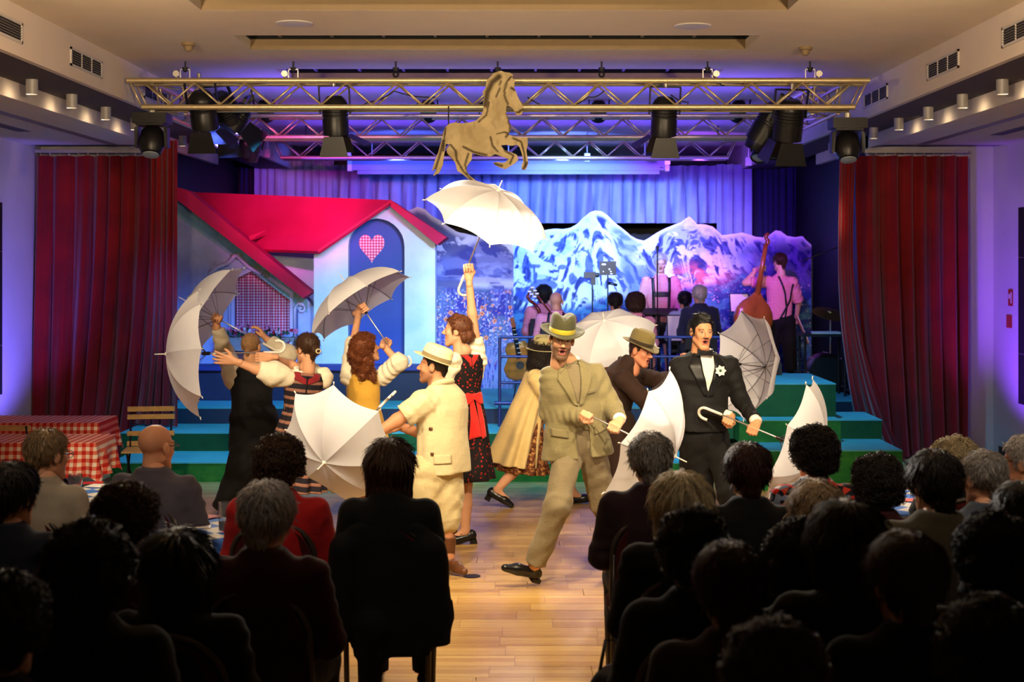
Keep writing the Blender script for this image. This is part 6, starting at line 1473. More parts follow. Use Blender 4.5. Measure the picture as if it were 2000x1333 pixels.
# ---- D: woman in the tan coat ----------------------------------------------------------------
d = 12.6
axD = unit(v3(-.05, -.55, .80)); axD = unit(v3(-.16, -.42, .72)); uD, zD = umbrella('white umbrella between the linen suit and the olive hat', Q3(1180, 626, 12.25), axD, .3, .92)
p = Person('woman in long tan coat and sage hat, walking away to the right', Q3(1040, 985, d) * [1, 1, 0], CG)
p.head(Q3(1061, 692, d), (.80, .50, -.12), (.32, 0, 1), SKIN, hair=lin(40, 28, 20), female=True)
nb = NB(1050, 728, d); fr = frame((.92, .38, 0), (.14, 0, 1)); shR, shL = Q3(1046, 738, d - .15), Q3(1066, 738, d + .15)
elR, elL = Q3(1075, 790, d - .2), Q3(1120, 755, d + .10); G2 = Q3(1186, 716, d + .02); wR = Q3(1112, 788, d - .18); wL, fL = grip_frame(G2, axD, G2 - elL, -1, 1)
hipR, hipL = Q3(1034, 832, d - .08), Q3(1038, 832, d + .08); knR, knL = Q3(1022, 900, d - .10), Q3(1085, 898, d + .12); anR, anL = Q3(970, 958, d - .12), Q3(1122, 966, d + .10)
p.limb([p.local(0, -.03, -.09), nb], [.045, .05]); p.limb([shR, elR, wR], [.043, .036, .027]); p.limb([shL, elL, wL], [.043, .036, .027]); p.limb([hipR, knR, knR * .55 + anR * .45, anR], [.08, .054, .050, .033]); p.limb([hipL, knL, knL * .55 + anL * .45, anL], [.08, .054, .050, .033]); p.limb([anR, anR + v3(.09, -.01, -.075)], [.032, .022]); p.limb([anL, anL + v3(.1, .0, -.055)], [.032, .022]); p.f.tor(nb, fr, [(-.5, 0, 0, .13, .10), (-.2, 0, 0, .13, .09), (-.05, 0, 0, .11, .07)])
p.hand(wR, frame((.9, 0, -.3), (0, -.2, 1)), 1, 'relax'); p.hand(wL, fL, -1); p.body(.012)
f = Field(.03); f.tor(nb, fr, [(-.86, 0, -.125, .24, .20), (-.6, 0, -.09, .20, .165), (-.36, 0, -.05, .17, .135), (-.18, 0, -.01, .165, .12), (-.07, 0, 0, .15, .10), (.01, 0, 0, .08, .065)], fold=.16, nf=7, k=.03)
sleeve(f, [shR, elR, wR + unit(elR - wR) * .02], (.075, .062, .05)); sleeve(f, [shL, elL, wL + unit(elL - wL) * .03], (.075, .062, .05)); jk = p.cloth('coat', f, 'coat_tan', .0105, .003, 22, 9)
f = Field(.02); f.tor(nb, fr, [(-.92, 0, -.02, .22, .25), (-.6, 0, -.02, .17, .15), (-.4, 0, 0, .14, .11)], fold=.10, nf=9); p.cloth('dress', f, 'print_brown', .0115, .002, 30, 2)
p.hair('bob', 'hair_dark'); hat(p.root, p.hf, p.hc, 'felt_sage', 'band_grey', .115, .086, .103, .062, .004, .26, .046, .03, -.02)
shoe(p.root, anR + v3(.01, 0, .0), (.80, -.05, -.45), 'shoe_black', (.45, 0, .85), .03, .24, 0, True); shoe(p.root, anL, (.9, .1, .1), 'shoe_black', (-.1, 0, 1), .03, .24, 0, True)

# ---- E: woman in the black and red print dress -----------------------------------------------
d = 10.9
axE = unit(v3(.34, -.34, .82)); tipE = Q3(973, 372, 10.75); uE, zE = umbrella('glowing white umbrella raised overhead beneath the horse', tipE, axE, .15, 1.0)
p = Person('woman in black and red print dress raising an umbrella overhead', Q3(910, 1062, d) * [1, 1, 0], CG)
p.head(Q3(892, 646, d), (-1, .12, .04), (.08, 0, 1), SKIN, mouth=.5, hair=lin(90, 50, 26), female=True)
nb = NB(908, 694, d); fr = frame((-.55, .83, 0), (.0, 0, 1)); shR, shL = Q3(932, 700, d + .09), Q3(886, 706, d - .10)
G1 = Q3(914, 522, d - .02); elR = Q3(922, 612, d + .03); wR, fR = grip_frame(G1, axE, v3(.0, .0, 1) + v3(-.1, 0, 0), 1, 1)
wR = Q3(916, 545, d); fR = np.stack([unit(np.cross(v3(-.05, .1, 1), v3(0, 1, 0.1))), unit(v3(-.05, .1, 1)), v3(0, 0, 0)]); fR[2] = np.cross(fR[0], fR[1])
elL, wL = Q3(868, 770, d - .02), Q3(842, 800, d + .12)
hipR, hipL = Q3(915, 838, d + .05), Q3(893, 838, d - .05); knR, knL = Q3(908, 948, d), Q3(880, 948, d + .1); anR, anL = Q3(909, 1038, d), Q3(872, 1028, d + .25)
p.limb([p.local(0, -.03, -.09), nb], [.044, .05]); p.limb([shR, elR, wR], [.045, .036, .026]); p.limb([shL, elL, wL], [.043, .036, .026]); p.limb([hipR, knR, knR * .6 + anR * .4, anR], [.085, .055, .053, .034]); p.limb([hipL, knL, knL * .6 + anL * .4, anL], [.085, .055, .053, .034]); p.limb([anR, anR + v3(-.10, -.02, -.06)], [.033, .022]); p.limb([anL, anL + v3(-.1, -.02, -.06)], [.033, .022]); p.f.tor(nb, fr, [(-.5, 0, 0, .13, .09), (-.2, 0, 0, .135, .085), (-.05, 0, 0, .13, .06)])
p.hand(wR, fR, 1); p.hand(wL, frame((-.5, .5, -.6), (0, -.3, 1)), -1, 'relax'); p.body(.012)
f = Field(.025); f.tor(nb, fr, [(-.98, 0, .02, .235, .215), (-.80, 0, .02, .205, .185), (-.52, 0, 0, .165, .145), (-.38, 0, 0, .135, .112), (-.29, 0, 0, .125, .10), (-.16, 0, 0, .15, .105), (-.08, 0, 0, .155, .095), (-.03, 0, -.01, .135, .072)], fold=.09, nf=9, k=.02)
dr = p.cloth('dress', f, 'print_dress', .0095, .002, 26, 5)
f = Field(.02); f.chain([shR + v3(0, 0, -.02), shR * .55 + elR * .45], [.078, .062], flat=True, wr=.005); f.rc(shR + v3(.01, 0, -.06), shR + v3(.02, 0, -.14), .05, .03); f.chain([shL, shL * .5 + elL * .5], [.070, .065], flat=True, wr=.005); p.cloth('blouse_sleeve', f, 'shirt_cream', .009, .004, 35, 3)
bv = bvh_of(dr)
for s in (-1, 1): patch('red_yoke', bv, nb, fr, [(s * .10, .0), (s * .004, -.115)], [(s * .055, .0), (s * .004, -.055)], 'sash_red', dr, .006, .004, direction=-1)
patch('sash', bv, nb, fr, [(-.14, -.315), (.0, -.32), (.14, -.315)], [(-.14, -.36), (0, -.365), (.14, -.36)], 'sash_red', dr, .006, .004, direction=-1)
for s, x0 in ((1, .02), (-1, -.03)): patch('sash_tail', bv, nb, fr, [(x0, -.35), (x0 + .01 * s, -.5), (x0 + .03 * s, -.66)], [(x0 + .03, -.35), (x0 + .055, -.5), (x0 + .075, -.64)], 'sash_red', dr, .012, .004, direction=-1)
for s in (-1, 1): patch('bow_loop', bv, nb, fr, [(0, -.33), (s * .05, -.31), (s * .08, -.33)], [(0, -.36), (s * .05, -.40), (s * .085, -.40)], 'sash_red', dr, .02, .012, direction=-1)
p.hair('braided', 'hair_chestnut')
shoe(p.root, anR, (-1, -.15, -.22), 'shoe_black', (-.22, 0, 1), .045, .235, 0, True); shoe(p.root, anL, (-1, -.1, -.2), 'shoe_black', (-.2, 0, 1), .045, .235, 0, True)
MB().path([anR + v3(-.03, -.035, -.02), anR + v3(-.05, 0, -.005), anR + v3(-.03, .035, -.02)], .006, 6).build('shoe_strap', 'shoe_black', p.root, True)

# ---- F: man in the cream suit and straw hat --------------------------------------------------
d = 9.9
axF = unit(v3(-.42, -.74, -.42)); uF, zF = umbrella('white umbrella with its tip to the audience, left of centre', Q3(633, 905, 9.15), axF, .12, .92)
p = Person('man in cream short-sleeved suit, breeches and straw hat, from behind', Q3(860, 1115, d) * [1, 1, 0], CG)
p.head(Q3(846, 716, d), (-.96, .15, -.05), (.12, 0, 1), lin(198, 136, 100), hair=lin(40, 26, 20), beard=.5)
nb = NB(862, 762, d); fr = frame((-.62, .78, 0), (-.02, 0, 1)); shL, shR = Q3(830, 785, d - .13), Q3(878, 778, d + .12)
hd = shaft_pt(uF, zF, .80); elL = Q3(775, 822, d - .16); wL, fL = grip_frame(hd, axF, hd - elL, -1, 1); elR = Q3(832, 850, d + .26); wR = Q3(785, 835, d + .22)
hipL, hipR = Q3(838, 925, d - .06), Q3(868, 925, d + .05); knL, knR = Q3(815, 1020, d - .02), Q3(868, 1012, d + .0); anL, anR = Q3(822, 1098, d + .15), Q3(876, 1090, d - .02)
wL = Q3(738, 846, d - .22); fL = frame((-.8, -.5, -.25), (.1, -.4, 1))
p.limb([p.local(0, -.03, -.09), nb], [.054, .06]); p.limb([shR, elR, wR], [.05, .045, .032]); p.limb([shL, elL, wL], [.052, .047, .033]); p.limb([hipR, knR, anR], [.075, .06, .045]); p.limb([hipL, knL, anL], [.075, .06, .045]); p.f.tor(nb, fr, [(-.55, 0, 0, .15, .12), (-.2, 0, 0, .16, .11), (-.05, 0, 0, .12, .07)])
p.hand(wR, frame((-.9, 0, 0)), 1, 'relax'); p.hand(wL, fL, -1); p.body(.012)
f = Field(.03); f.tor(nb, fr, [(-.60, 0, 0, .195, .155), (-.42, 0, 0, .185, .15), (-.3, 0, 0, .18, .14), (-.16, 0, 0, .195, .135), (-.07, 0, 0, .175, .115), (.0, 0, -.01, .10, .075), (.02, 0, -.01, .07, .065)], k=.03, pw=2.3, fold=.02, nf=7); sleeve(f, [shL, shL * .25 + elL * .75], (.088, .085), .006); sleeve(f, [shR, shR * .3 + elR * .7], (.088, .082), .006)
jk = p.cloth('jacket', f, 'linen_cream', .0088, .0055, 27, 11); bv = bvh_of(jk)
patch('pocket_flap', bv, nb, fr, [(-.15, -.46), (-.04, -.46)], [(-.15, -.52), (-.04, -.52)], 'linen_cream', jk, .005, .005, nv=8, direction=-1)
for w in (-.27, -.44): patch('button', bv, nb, fr, [(-.165, w), (-.165, w - .018)], [(-.15, w), (-.15, w - .018)], 'boot_brown', jk, .008, .006, 3, 3, -1)
collar(p, nb, fr, 'linen_cream', 'collar', .02, .068, .066)
f = Field(.03); f.el((hipR + hipL) / 2 + v3(0, 0, .05), (.175, .15, .16), fr); f.chain([hipR, knR * .5 + hipR * .5, knR + v3(0, 0, -.02), knR * .78 + anR * .22], [.125, .13, .105, .062], flat=True, wr=.0035, wf=50, k=.04); f.chain([hipL, knL * .5 + hipL * .5, knL, knL * .78 + anL * .22], [.125, .13, .105, .062], flat=True, wr=.0035, wf=50, k=.04); p.cloth('breeches', f, 'cream_trouser', .0095, .006, 22, 7)
p.hair('crop', 'hair_dark'); hat(p.root, p.hf, p.hc, 'straw', 'band_olive', .098, .088, .106, .058, .010, .24, .048, .012, .0, True)
shoe(p.root, anR, (.55, -.75, 0), 'boot_brown', (0, 0, 1), 0, .28, .14); shoe(p.root, anL, (-.4, .8, 0), 'boot_brown', (0, 0, 1), 0, .28, .14)

# ---- G: girl in the gold vest ----------------------------------------------------------------
d = 12.0
axG = unit(v3(-.44, .02, .80)); tp = Q3(674, 551, 12.15); uG, zG = umbrella('white umbrella held up in front of the blue cottage door', tp, unit(v3(-.50, .17, .70)), .3, 1.0)
p = Person('woman with long auburn curls and gold bodice holding umbrella up', Q3(715, 1011, d) * [1, 1, 0], CG)
p.head(Q3(716, 682, d), (.85, .35, .30), (-.30, -.1, 1), SKIN, hair=lin(110, 60, 30), female=True)
nb = NB(708, 728, d); fr = frame((.20, .98, 0), (-.03, 0, 1)); shL, shR = Q3(680, 738, d), Q3(746, 738, d + .02)
G1, G2 = shaft_pt(uG, zG, .32), shaft_pt(uG, zG, .82); elL, elR = Q3(690, 672, d + .16), Q3(778, 708, d - .06)
G1 = Q3(710, 602, d + .02); G2 = Q3(756, 668, d + .04); sh = unit(G1 - G2)
wL, fL = grip_frame(G1, sh, G1 - elL, -1, 1); wR, fR = grip_frame(G2, sh, G2 - elR, 1, 1)
hipR, hipL = Q3(735, 835, d), Q3(705, 835, d); knR, knL = Q3(738, 925, d), Q3(708, 925, d); anR, anL = Q3(738, 992, d), Q3(706, 992, d + .1)
p.limb([p.local(0, -.03, -.09), nb], [.044, .05]); p.limb([shR, elR, wR], [.043, .036, .026]); p.limb([shL, elL, wL], [.043, .036, .026]); p.limb([hipR, knR, anR], [.08, .055, .034]); p.limb([hipL, knL, anL], [.08, .055, .034]); p.f.tor(nb, fr, [(-.5, 0, 0, .13, .09), (-.2, 0, 0, .13, .085), (-.05, 0, 0, .11, .06)])
p.hand(wR, fR, 1); p.hand(wL, fL, -1); p.body(.012)
f = Field(.025); f.tor(nb, fr, [(-.42, 0, 0, .165, .13), (-.32, 0, 0, .14, .11), (-.2, 0, 0, .145, .11), (-.08, 0, 0, .145, .095), (-.02, 0, 0, .10, .07)], k=.03); p.cloth('bodice', f, 'vest_gold', .0095, .003, 30, 4)
f = Field(.025); f.tor(nb, fr, [(-1.02, 0, 0, .30, .26), (-.7, 0, 0, .23, .19), (-.40, 0, 0, .16, .125)], fold=.10, nf=11); p.cloth('skirt', f, 'vest_gold', .012, .002, 20, 2)
f = Field(.025); f.chain([shR, elR, elR * .75 + wR * .25], [.074, .080, .05], flat=True, wr=.004); f.chain([shL, elL, elL * .8 + wL * .2], [.07, .07, .05], flat=True, wr=.0035); p.cloth('blouse_sleeve', f, 'shirt_cream', .009, .006, 32, 4)
p.hair('longcurly', 'hair_auburn'); shoe(p.root, anR, (.1, 1, 0), 'shoe_black', (0, 0, 1), 0, .24, 0, True); shoe(p.root, anL, (.1, 1, 0), 'shoe_black', (0, 0, 1), 0, .24, 0, True)

# ---- H: woman in the striped dirndl ----------------------------------------------------------
d = 11.2
axH = unit(v3(-1, -.26, .0)); uH, zH = umbrella('white umbrella held sideways at far left in full profile', Q3(324, 692, 11.0), axH, .39, 1.0)
p = Person('woman in striped dirndl with hair bun stretching her arm left', Q3(590, 1050, d) * [1, 1, 0], CG)
p.head(Q3(599, 681, d), (-.72, .68, 0), (.03, 0, 1), SKIN, hair=lin(70, 46, 26), female=True)
nb = NB(597, 727, d); fr = frame((-.35, .94, 0), (.12, 0, 1)); shL, shR = Q3(566, 738, d - .06), Q3(632, 736, d + .08)
G1, G2 = Q3(437, 693, d - .2), Q3(512, 694, d - .2); elL, elR = Q3(500, 722, d - .14), Q3(566, 712, d + .20); wL = Q3(458, 706, d - .18); fL = np.stack([v3(0, -.2, 1), unit(v3(-1, 0, .18)), v3(0, 0, 0)]); fL[0] = unit(fL[0] - fL[1] * fL[0].dot(fL[1])); fL[2] = np.cross(fL[0], fL[1]); fL = fL * [[1], [1], [1]]
wR = Q3(528, 698, d - .04); fR = np.stack([v3(0, 0, 1), unit(v3(-1, -.5, 0)), v3(0, 0, 0)]); fR[2] = np.cross(fR[0], fR[1])
hipR, hipL = Q3(588, 838, d), Q3(562, 838, d); knR, knL = Q3(575, 945, d), Q3(548, 945, d); anR, anL = Q3(575, 1030, d), Q3(545, 1030, d + .1)
p.limb([p.local(0, -.03, -.09), nb], [.044, .05]); p.limb([shR, elR, wR], [.043, .036, .026]); p.limb([shL, elL, wL], [.043, .038, .026]); p.limb([hipR, knR, anR], [.08, .055, .034]); p.limb([hipL, knL, anL], [.08, .055, .034]); p.f.tor(nb, fr, [(-.5, 0, 0, .13, .09), (-.2, 0, 0, .13, .085), (-.05, 0, 0, .11, .06)])
p.hand(wR, fR, 1, 'grip'); p.hand(wL, fL, -1, 'open'); p.body(.012)
f = Field(.025); f.tor(nb, fr, [(-.95, 0, -.02, .26, .24), (-.7, 0, -.02, .22, .19), (-.42, 0, 0, .15, .12), (-.33, 0, 0, .130, .105), (-.18, 0, 0, .148, .11), (-.09, 0, 0, .155, .10), (-.035, 0, 0, .13, .08)], fold=.10, nf=13, k=.02); dr = p.cloth('dirndl', f, 'print_stripe', .0095, .002, 26, 3)
f = Field(.025); f.chain([shL, shL * .5 + elL * .5, elL + v3(.02, 0, 0)], [.072, .098, .060], flat=True, wr=.004, wf=60); f.chain([shR, shR * .5 + elR * .5], [.068, .075], flat=True, wr=.005); f.el(shR + v3(.01, 0, -.02), (.06, .07, .075)); p.cloth('blouse_sleeve', f, 'shirt_cream', .009, .006, 34, 5)
bv = bvh_of(dr)
for s in (-1, 1): patch('embroidered_yoke', bv, nb, fr, [(s * .062, -.005), (s * .05, -.06), (s * .004, -.085)], [(s * .115, -.02), (s * .10, -.09), (s * .004, -.125)], 'embroid', dr, .005, .004, direction=-1)
MB().path([nb + (v3(.078 * math.cos(a), .062 * math.sin(a), -.018 + (.030 * -max(0, -math.sin(a))) + .006 * math.sin(a * 11)) @ fr) for a in np.linspace(0, 2 * math.pi, 67)[:-1]], .015, 8, closed=True).build('ruffle_collar', 'shirt_white', p.root, True)
MB().path([nb + (v3(0, -.112, -.06) @ fr), nb + (v3(0, -.118, -.18) @ fr), nb + (v3(0, -.112, -.33) @ fr)], .005, 6).build('zip', 'cloth_black', dr, True)
p.hair('bun', 'hair_brown'); MB().path([p.local(.022 * math.cos(a), -.145, -.012 + .016 * math.sin(a)) for a in np.linspace(0, 2 * math.pi, 13)[:-1]], .005, 6, closed=True).build('hair_clip', 'straw', p.root, True)
shoe(p.root, anR, (-.3, 1, 0), 'shoe_black', (0, 0, 1), 0, .24, 0, True); shoe(p.root, anL, (-.3, 1, 0), 'shoe_black', (0, 0, 1), 0, .24, 0, True)

# ---- I: shaven-headed man in the black vest --------------------------------------------------
d = 12.1
axI = unit(v3(-.78, .05, .42)); uI, zI = umbrella('white umbrella tilted behind the far-left one, before the cottage window', Q3(366, 590, 12.2), axI, .3, 1.0)
p = Person('shaven-headed man in black vest with both arms raised, from behind', Q3(480, 1008, d) * [1, 1, 0], CG)
p.head(Q3(491, 677, d), (.25, .95, .25), (.02, -.15, 1), lin(206, 150, 112), hair=lin(120, 90, 60))
nb = NB(492, 722, d); fr = frame((.0, 1, 0), (.0, 0, 1)); shL, shR = Q3(455, 735, d), Q3(537, 730, d)
elL, elR = Q3(440, 690, d + .14), Q3(562, 692, d + .12); G1 = Q3(424, 622, d + .02); wL, fL = grip_frame(G1, axI, G1 - elL, -1, 1); wR = Q3(520, 662, d + .2)
hipL, hipR = Q3(476, 822, d), Q3(516, 822, d); knL, knR = Q3(470, 908, d - .04), Q3(500, 905, d + .06); anL, anR = Q3(446, 988, d + .02), Q3(474, 986, d + .14)
p.limb([p.local(0, -.03, -.09), nb], [.056, .062]); p.limb([shR, elR, wR], [.05, .042, .03]); p.limb([shL, elL, wL], [.05, .042, .03]); p.limb([hipR, knR, anR], [.075, .055, .04]); p.limb([hipL, knL, anL], [.075, .055, .04]); p.f.tor(nb, fr, [(-.5, 0, 0, .14, .10), (-.2, 0, 0, .15, .10), (-.05, 0, 0, .12, .07)])
p.hand(wR, np.stack([unit(v3(0, 1, 0)), unit(v3(-.5, 0, .8)), np.cross(unit(v3(0, 1, 0)), unit(v3(-.5, 0, .8)))]), 1, 'relax'); p.hand(wL, fL, -1); p.body(.012)
f = Field(.025); f.tor(nb, fr, [(-.40, 0, 0, .175, .13), (-.28, 0, 0, .17, .125), (-.12, 0, 0, .185, .12), (-.05, 0, 0, .15, .09), (0, 0, 0, .09, .07)], k=.03, pw=2.3); p.cloth('vest', f, 'cloth_black', .0095, .003, 26, 5)
f = Field(.025); f.chain([shL + v3(.02, 0, -.03), elL, wL + unit(elL - wL) * .05], [.095, .078, .058], flat=True, wr=.004, wf=70); f.chain([shR + v3(-.02, 0, -.03), elR, wR + unit(elR - wR) * .04], [.095, .078, .055], flat=True, wr=.004, wf=70); f.rc(shL + v3(.0, 0, -.02), shL + v3(-.03, 0, .02), .08, .07); f.tor(nb, fr, [(-.06, 0, 0, .12, .085), (.02, 0, 0, .075, .07)]); p.cloth('shirt', f, 'shirt_beige', .009, .006, 30, 6)
f = Field(.03); f.el((hipR + hipL) / 2 + v3(0, 0, .05), (.185, .14, .17), fr); f.chain([hipR, knR, anR + v3(-.02, 0, -.03)], [.12, .105, .10], flat=True, wr=.004, wf=40, k=.05); f.chain([hipL, knL, anL + v3(-.03, 0, -.03)], [.12, .105, .105], flat=True, wr=.004, wf=40, k=.05); p.cloth('trousers', f, 'cloth_black', .0105, .006, 20, 3)
p.hair('crop', 'hair_stubble'); shoe(p.root, anL, (-.2, 1, 0), 'shoe_black'); shoe(p.root, anR, (-.1, 1, 0), 'shoe_black')
# ================================================================== the audience, seen from behind
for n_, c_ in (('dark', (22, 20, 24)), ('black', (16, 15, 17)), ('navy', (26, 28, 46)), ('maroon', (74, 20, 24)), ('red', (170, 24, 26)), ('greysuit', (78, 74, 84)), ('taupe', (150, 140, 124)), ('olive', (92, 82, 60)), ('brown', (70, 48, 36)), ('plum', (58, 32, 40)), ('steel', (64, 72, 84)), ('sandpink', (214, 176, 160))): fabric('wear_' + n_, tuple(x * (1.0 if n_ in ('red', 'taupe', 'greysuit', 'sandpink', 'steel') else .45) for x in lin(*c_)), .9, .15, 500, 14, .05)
t = NT('wear_floral'); co = t.coord(); vo = t.n('ShaderNodeTexVoronoi', dict(feature='F1'), Scale=26.0); t.t.links.new(co, vo.inputs['Vector']); sp = t.n('ShaderNodeSeparateColor'); t.t.links.new(vo.outputs['Color'], sp.inputs[0])
t.base(t.ramp(sp.outputs[0], [(0, lin(24, 24, 34)), (.3, lin(206, 44, 30)), (.6, lin(120, 134, 160)), (.72, lin(200, 60, 40)), (.88, lin(220, 214, 206))], 'CONSTANT')).props(.8, 0, .2)
simple('glasses_dark', lin(40, 26, 22), .3)
def sitter(label, px, top, hair, hmat, wear, sh=1.0, htop=1.31, turn=0.0, lean=0.0, skin=SKIN, chair=None, short=False, glasses=False, hh=.0095, scale=1.05, armout=0.0, dx=0.0, zb=0.0, d=None, group='seated audience', seat=True):
    if d is None: d = F * (CAMZ - htop) / (top - 510.0)
    else: htop = P(0, top, d).z
    x = P(px, 0, d).x; fwd = v3(math.sin(turn), math.cos(turn), 0)
    infl = dict(short=.011, crop=.004, full=.022, curly=.034, bigcurly=.046, bob=.024, longbob=.022, bun=.011, bald=0).get(hair, .02)
    hc = v3(x, d, htop - (.116 + infl) * scale)
    p = Person(label, (x, d - .06, zb), group)
    p.head(hc, fwd + v3(.25 * math.sin(turn), 0, 0), (0, .04, 1), skin, .0075, 0, False, scale, hair=lin(60, 44, 34))
    tf = unit(v3(math.sin(turn * .5), math.cos(turn * .5), 0)); fr = frame(tf); nb = hc + v3(-lean, -.045, -.118); fr2 = fr
    S2 = .168 * sh; shR, shL = nb + v3(S2, .0, -.088) @ fr, nb + v3(-S2, .0, -.088) @ fr
    elR, elL = nb + v3(S2 + .05 + armout, .05, -.34) @ fr, nb + v3(-S2 - .05 - armout, .05, -.34) @ fr; wR, wL = nb + v3(S2 - .02, .26, -.40) @ fr, nb + v3(-S2 + .02, .26, -.40) @ fr
    hz = .50 + zb; hipR, hipL = v3(nb[0], nb[1], hz) + v3(.09, .03, 0) @ fr, v3(nb[0], nb[1], hz) + v3(-.09, .03, 0) @ fr; knR, knL = hipR + v3(.03, .42, .02) @ fr, hipL + v3(-.03, .42, .02) @ fr; anR, anL = v3(*knR[:2], .07 + zb) + v3(0, .05, 0) @ fr, v3(*knL[:2], .07 + zb) + v3(0, .05, 0) @ fr
    p.limb([p.local(0, -.03, -.09), nb], [.05, .06]); p.limb([shR, elR, wR], [.045, .04, .03]); p.limb([shL, elL, wL], [.045, .04, .03]); p.limb([hipR, knR, anR], [.07, .055, .04]); p.limb([hipL, knL, anL], [.07, .055, .04]); T_ = nb[2] - hz
    p.f.tor(nb, fr, [(-T_, 0, 0, .15, .11), (-.2, 0, 0, .15, .10), (-.05, 0, 0, .12, .07)]); hf = np.stack([fr[0], unit(v3(0, .9, -.3) @ fr), np.cross(fr[0], unit(v3(0, .9, -.3) @ fr))])
    p.hand(wR, hf, 1, 'relax', .0065); p.hand(wL, hf, -1, 'relax', .0065); p.body(.018)
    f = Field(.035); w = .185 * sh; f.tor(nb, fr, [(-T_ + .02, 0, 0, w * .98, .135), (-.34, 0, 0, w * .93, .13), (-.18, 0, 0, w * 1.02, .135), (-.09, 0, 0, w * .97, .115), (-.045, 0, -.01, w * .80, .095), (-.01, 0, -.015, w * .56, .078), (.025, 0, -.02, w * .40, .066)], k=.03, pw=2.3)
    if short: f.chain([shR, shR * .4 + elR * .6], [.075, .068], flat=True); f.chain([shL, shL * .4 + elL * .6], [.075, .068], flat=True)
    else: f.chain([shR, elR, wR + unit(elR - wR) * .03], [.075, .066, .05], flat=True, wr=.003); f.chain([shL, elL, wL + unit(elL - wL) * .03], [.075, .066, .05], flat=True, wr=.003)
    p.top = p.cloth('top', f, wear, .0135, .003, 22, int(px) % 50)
    f = Field(.03); f.el((hipR + hipL) / 2 + v3(0, 0, .02), (.175, .16, .11), fr); f.chain([hipR, knR, anR], [.095, .075, .06], flat=True); f.chain([hipL, knL, anL], [.095, .075, .06], flat=True); p.cloth('trousers', f, 'wear_black', .018)
    if hair != 'bald': p.hair(hair, hmat, hh)
    else: pass
    shoe_f = None
    for an in (anR, anL):
        sf = Field(.02); sf.rc(an + v3(0, -.04, -.03) @ fr, an + v3(0, .14, -.042) @ fr, .035, .028); p.cloth('shoe', sf, 'shoe_black', .012)
    if glasses:
        for s in (-1, 1): MB().path([p.local(s * .078, -.01, .012), p.local(s * .076, .085, .008)], .003, 6).build('glasses_arm', 'glasses_dark', p.root, True); MB().path([p.local(s * .034 + .022 * math.cos(a), .098, .002 + .017 * math.sin(a)) for a in np.linspace(0, 6.28, 13)[:-1]], .002, 5, closed=True).build('glasses_rim', 'glasses_dark', p.root, True)
    cx, cy = nb[0] - tf[0] * .02, nb[1] + .14
    if seat: place_chair(cx + dx, cy, -turn * .5, chair or ('banquet chair of the ' + label))
    return p, nb, fr, (shL, elL, wL, shR, elR, wR)
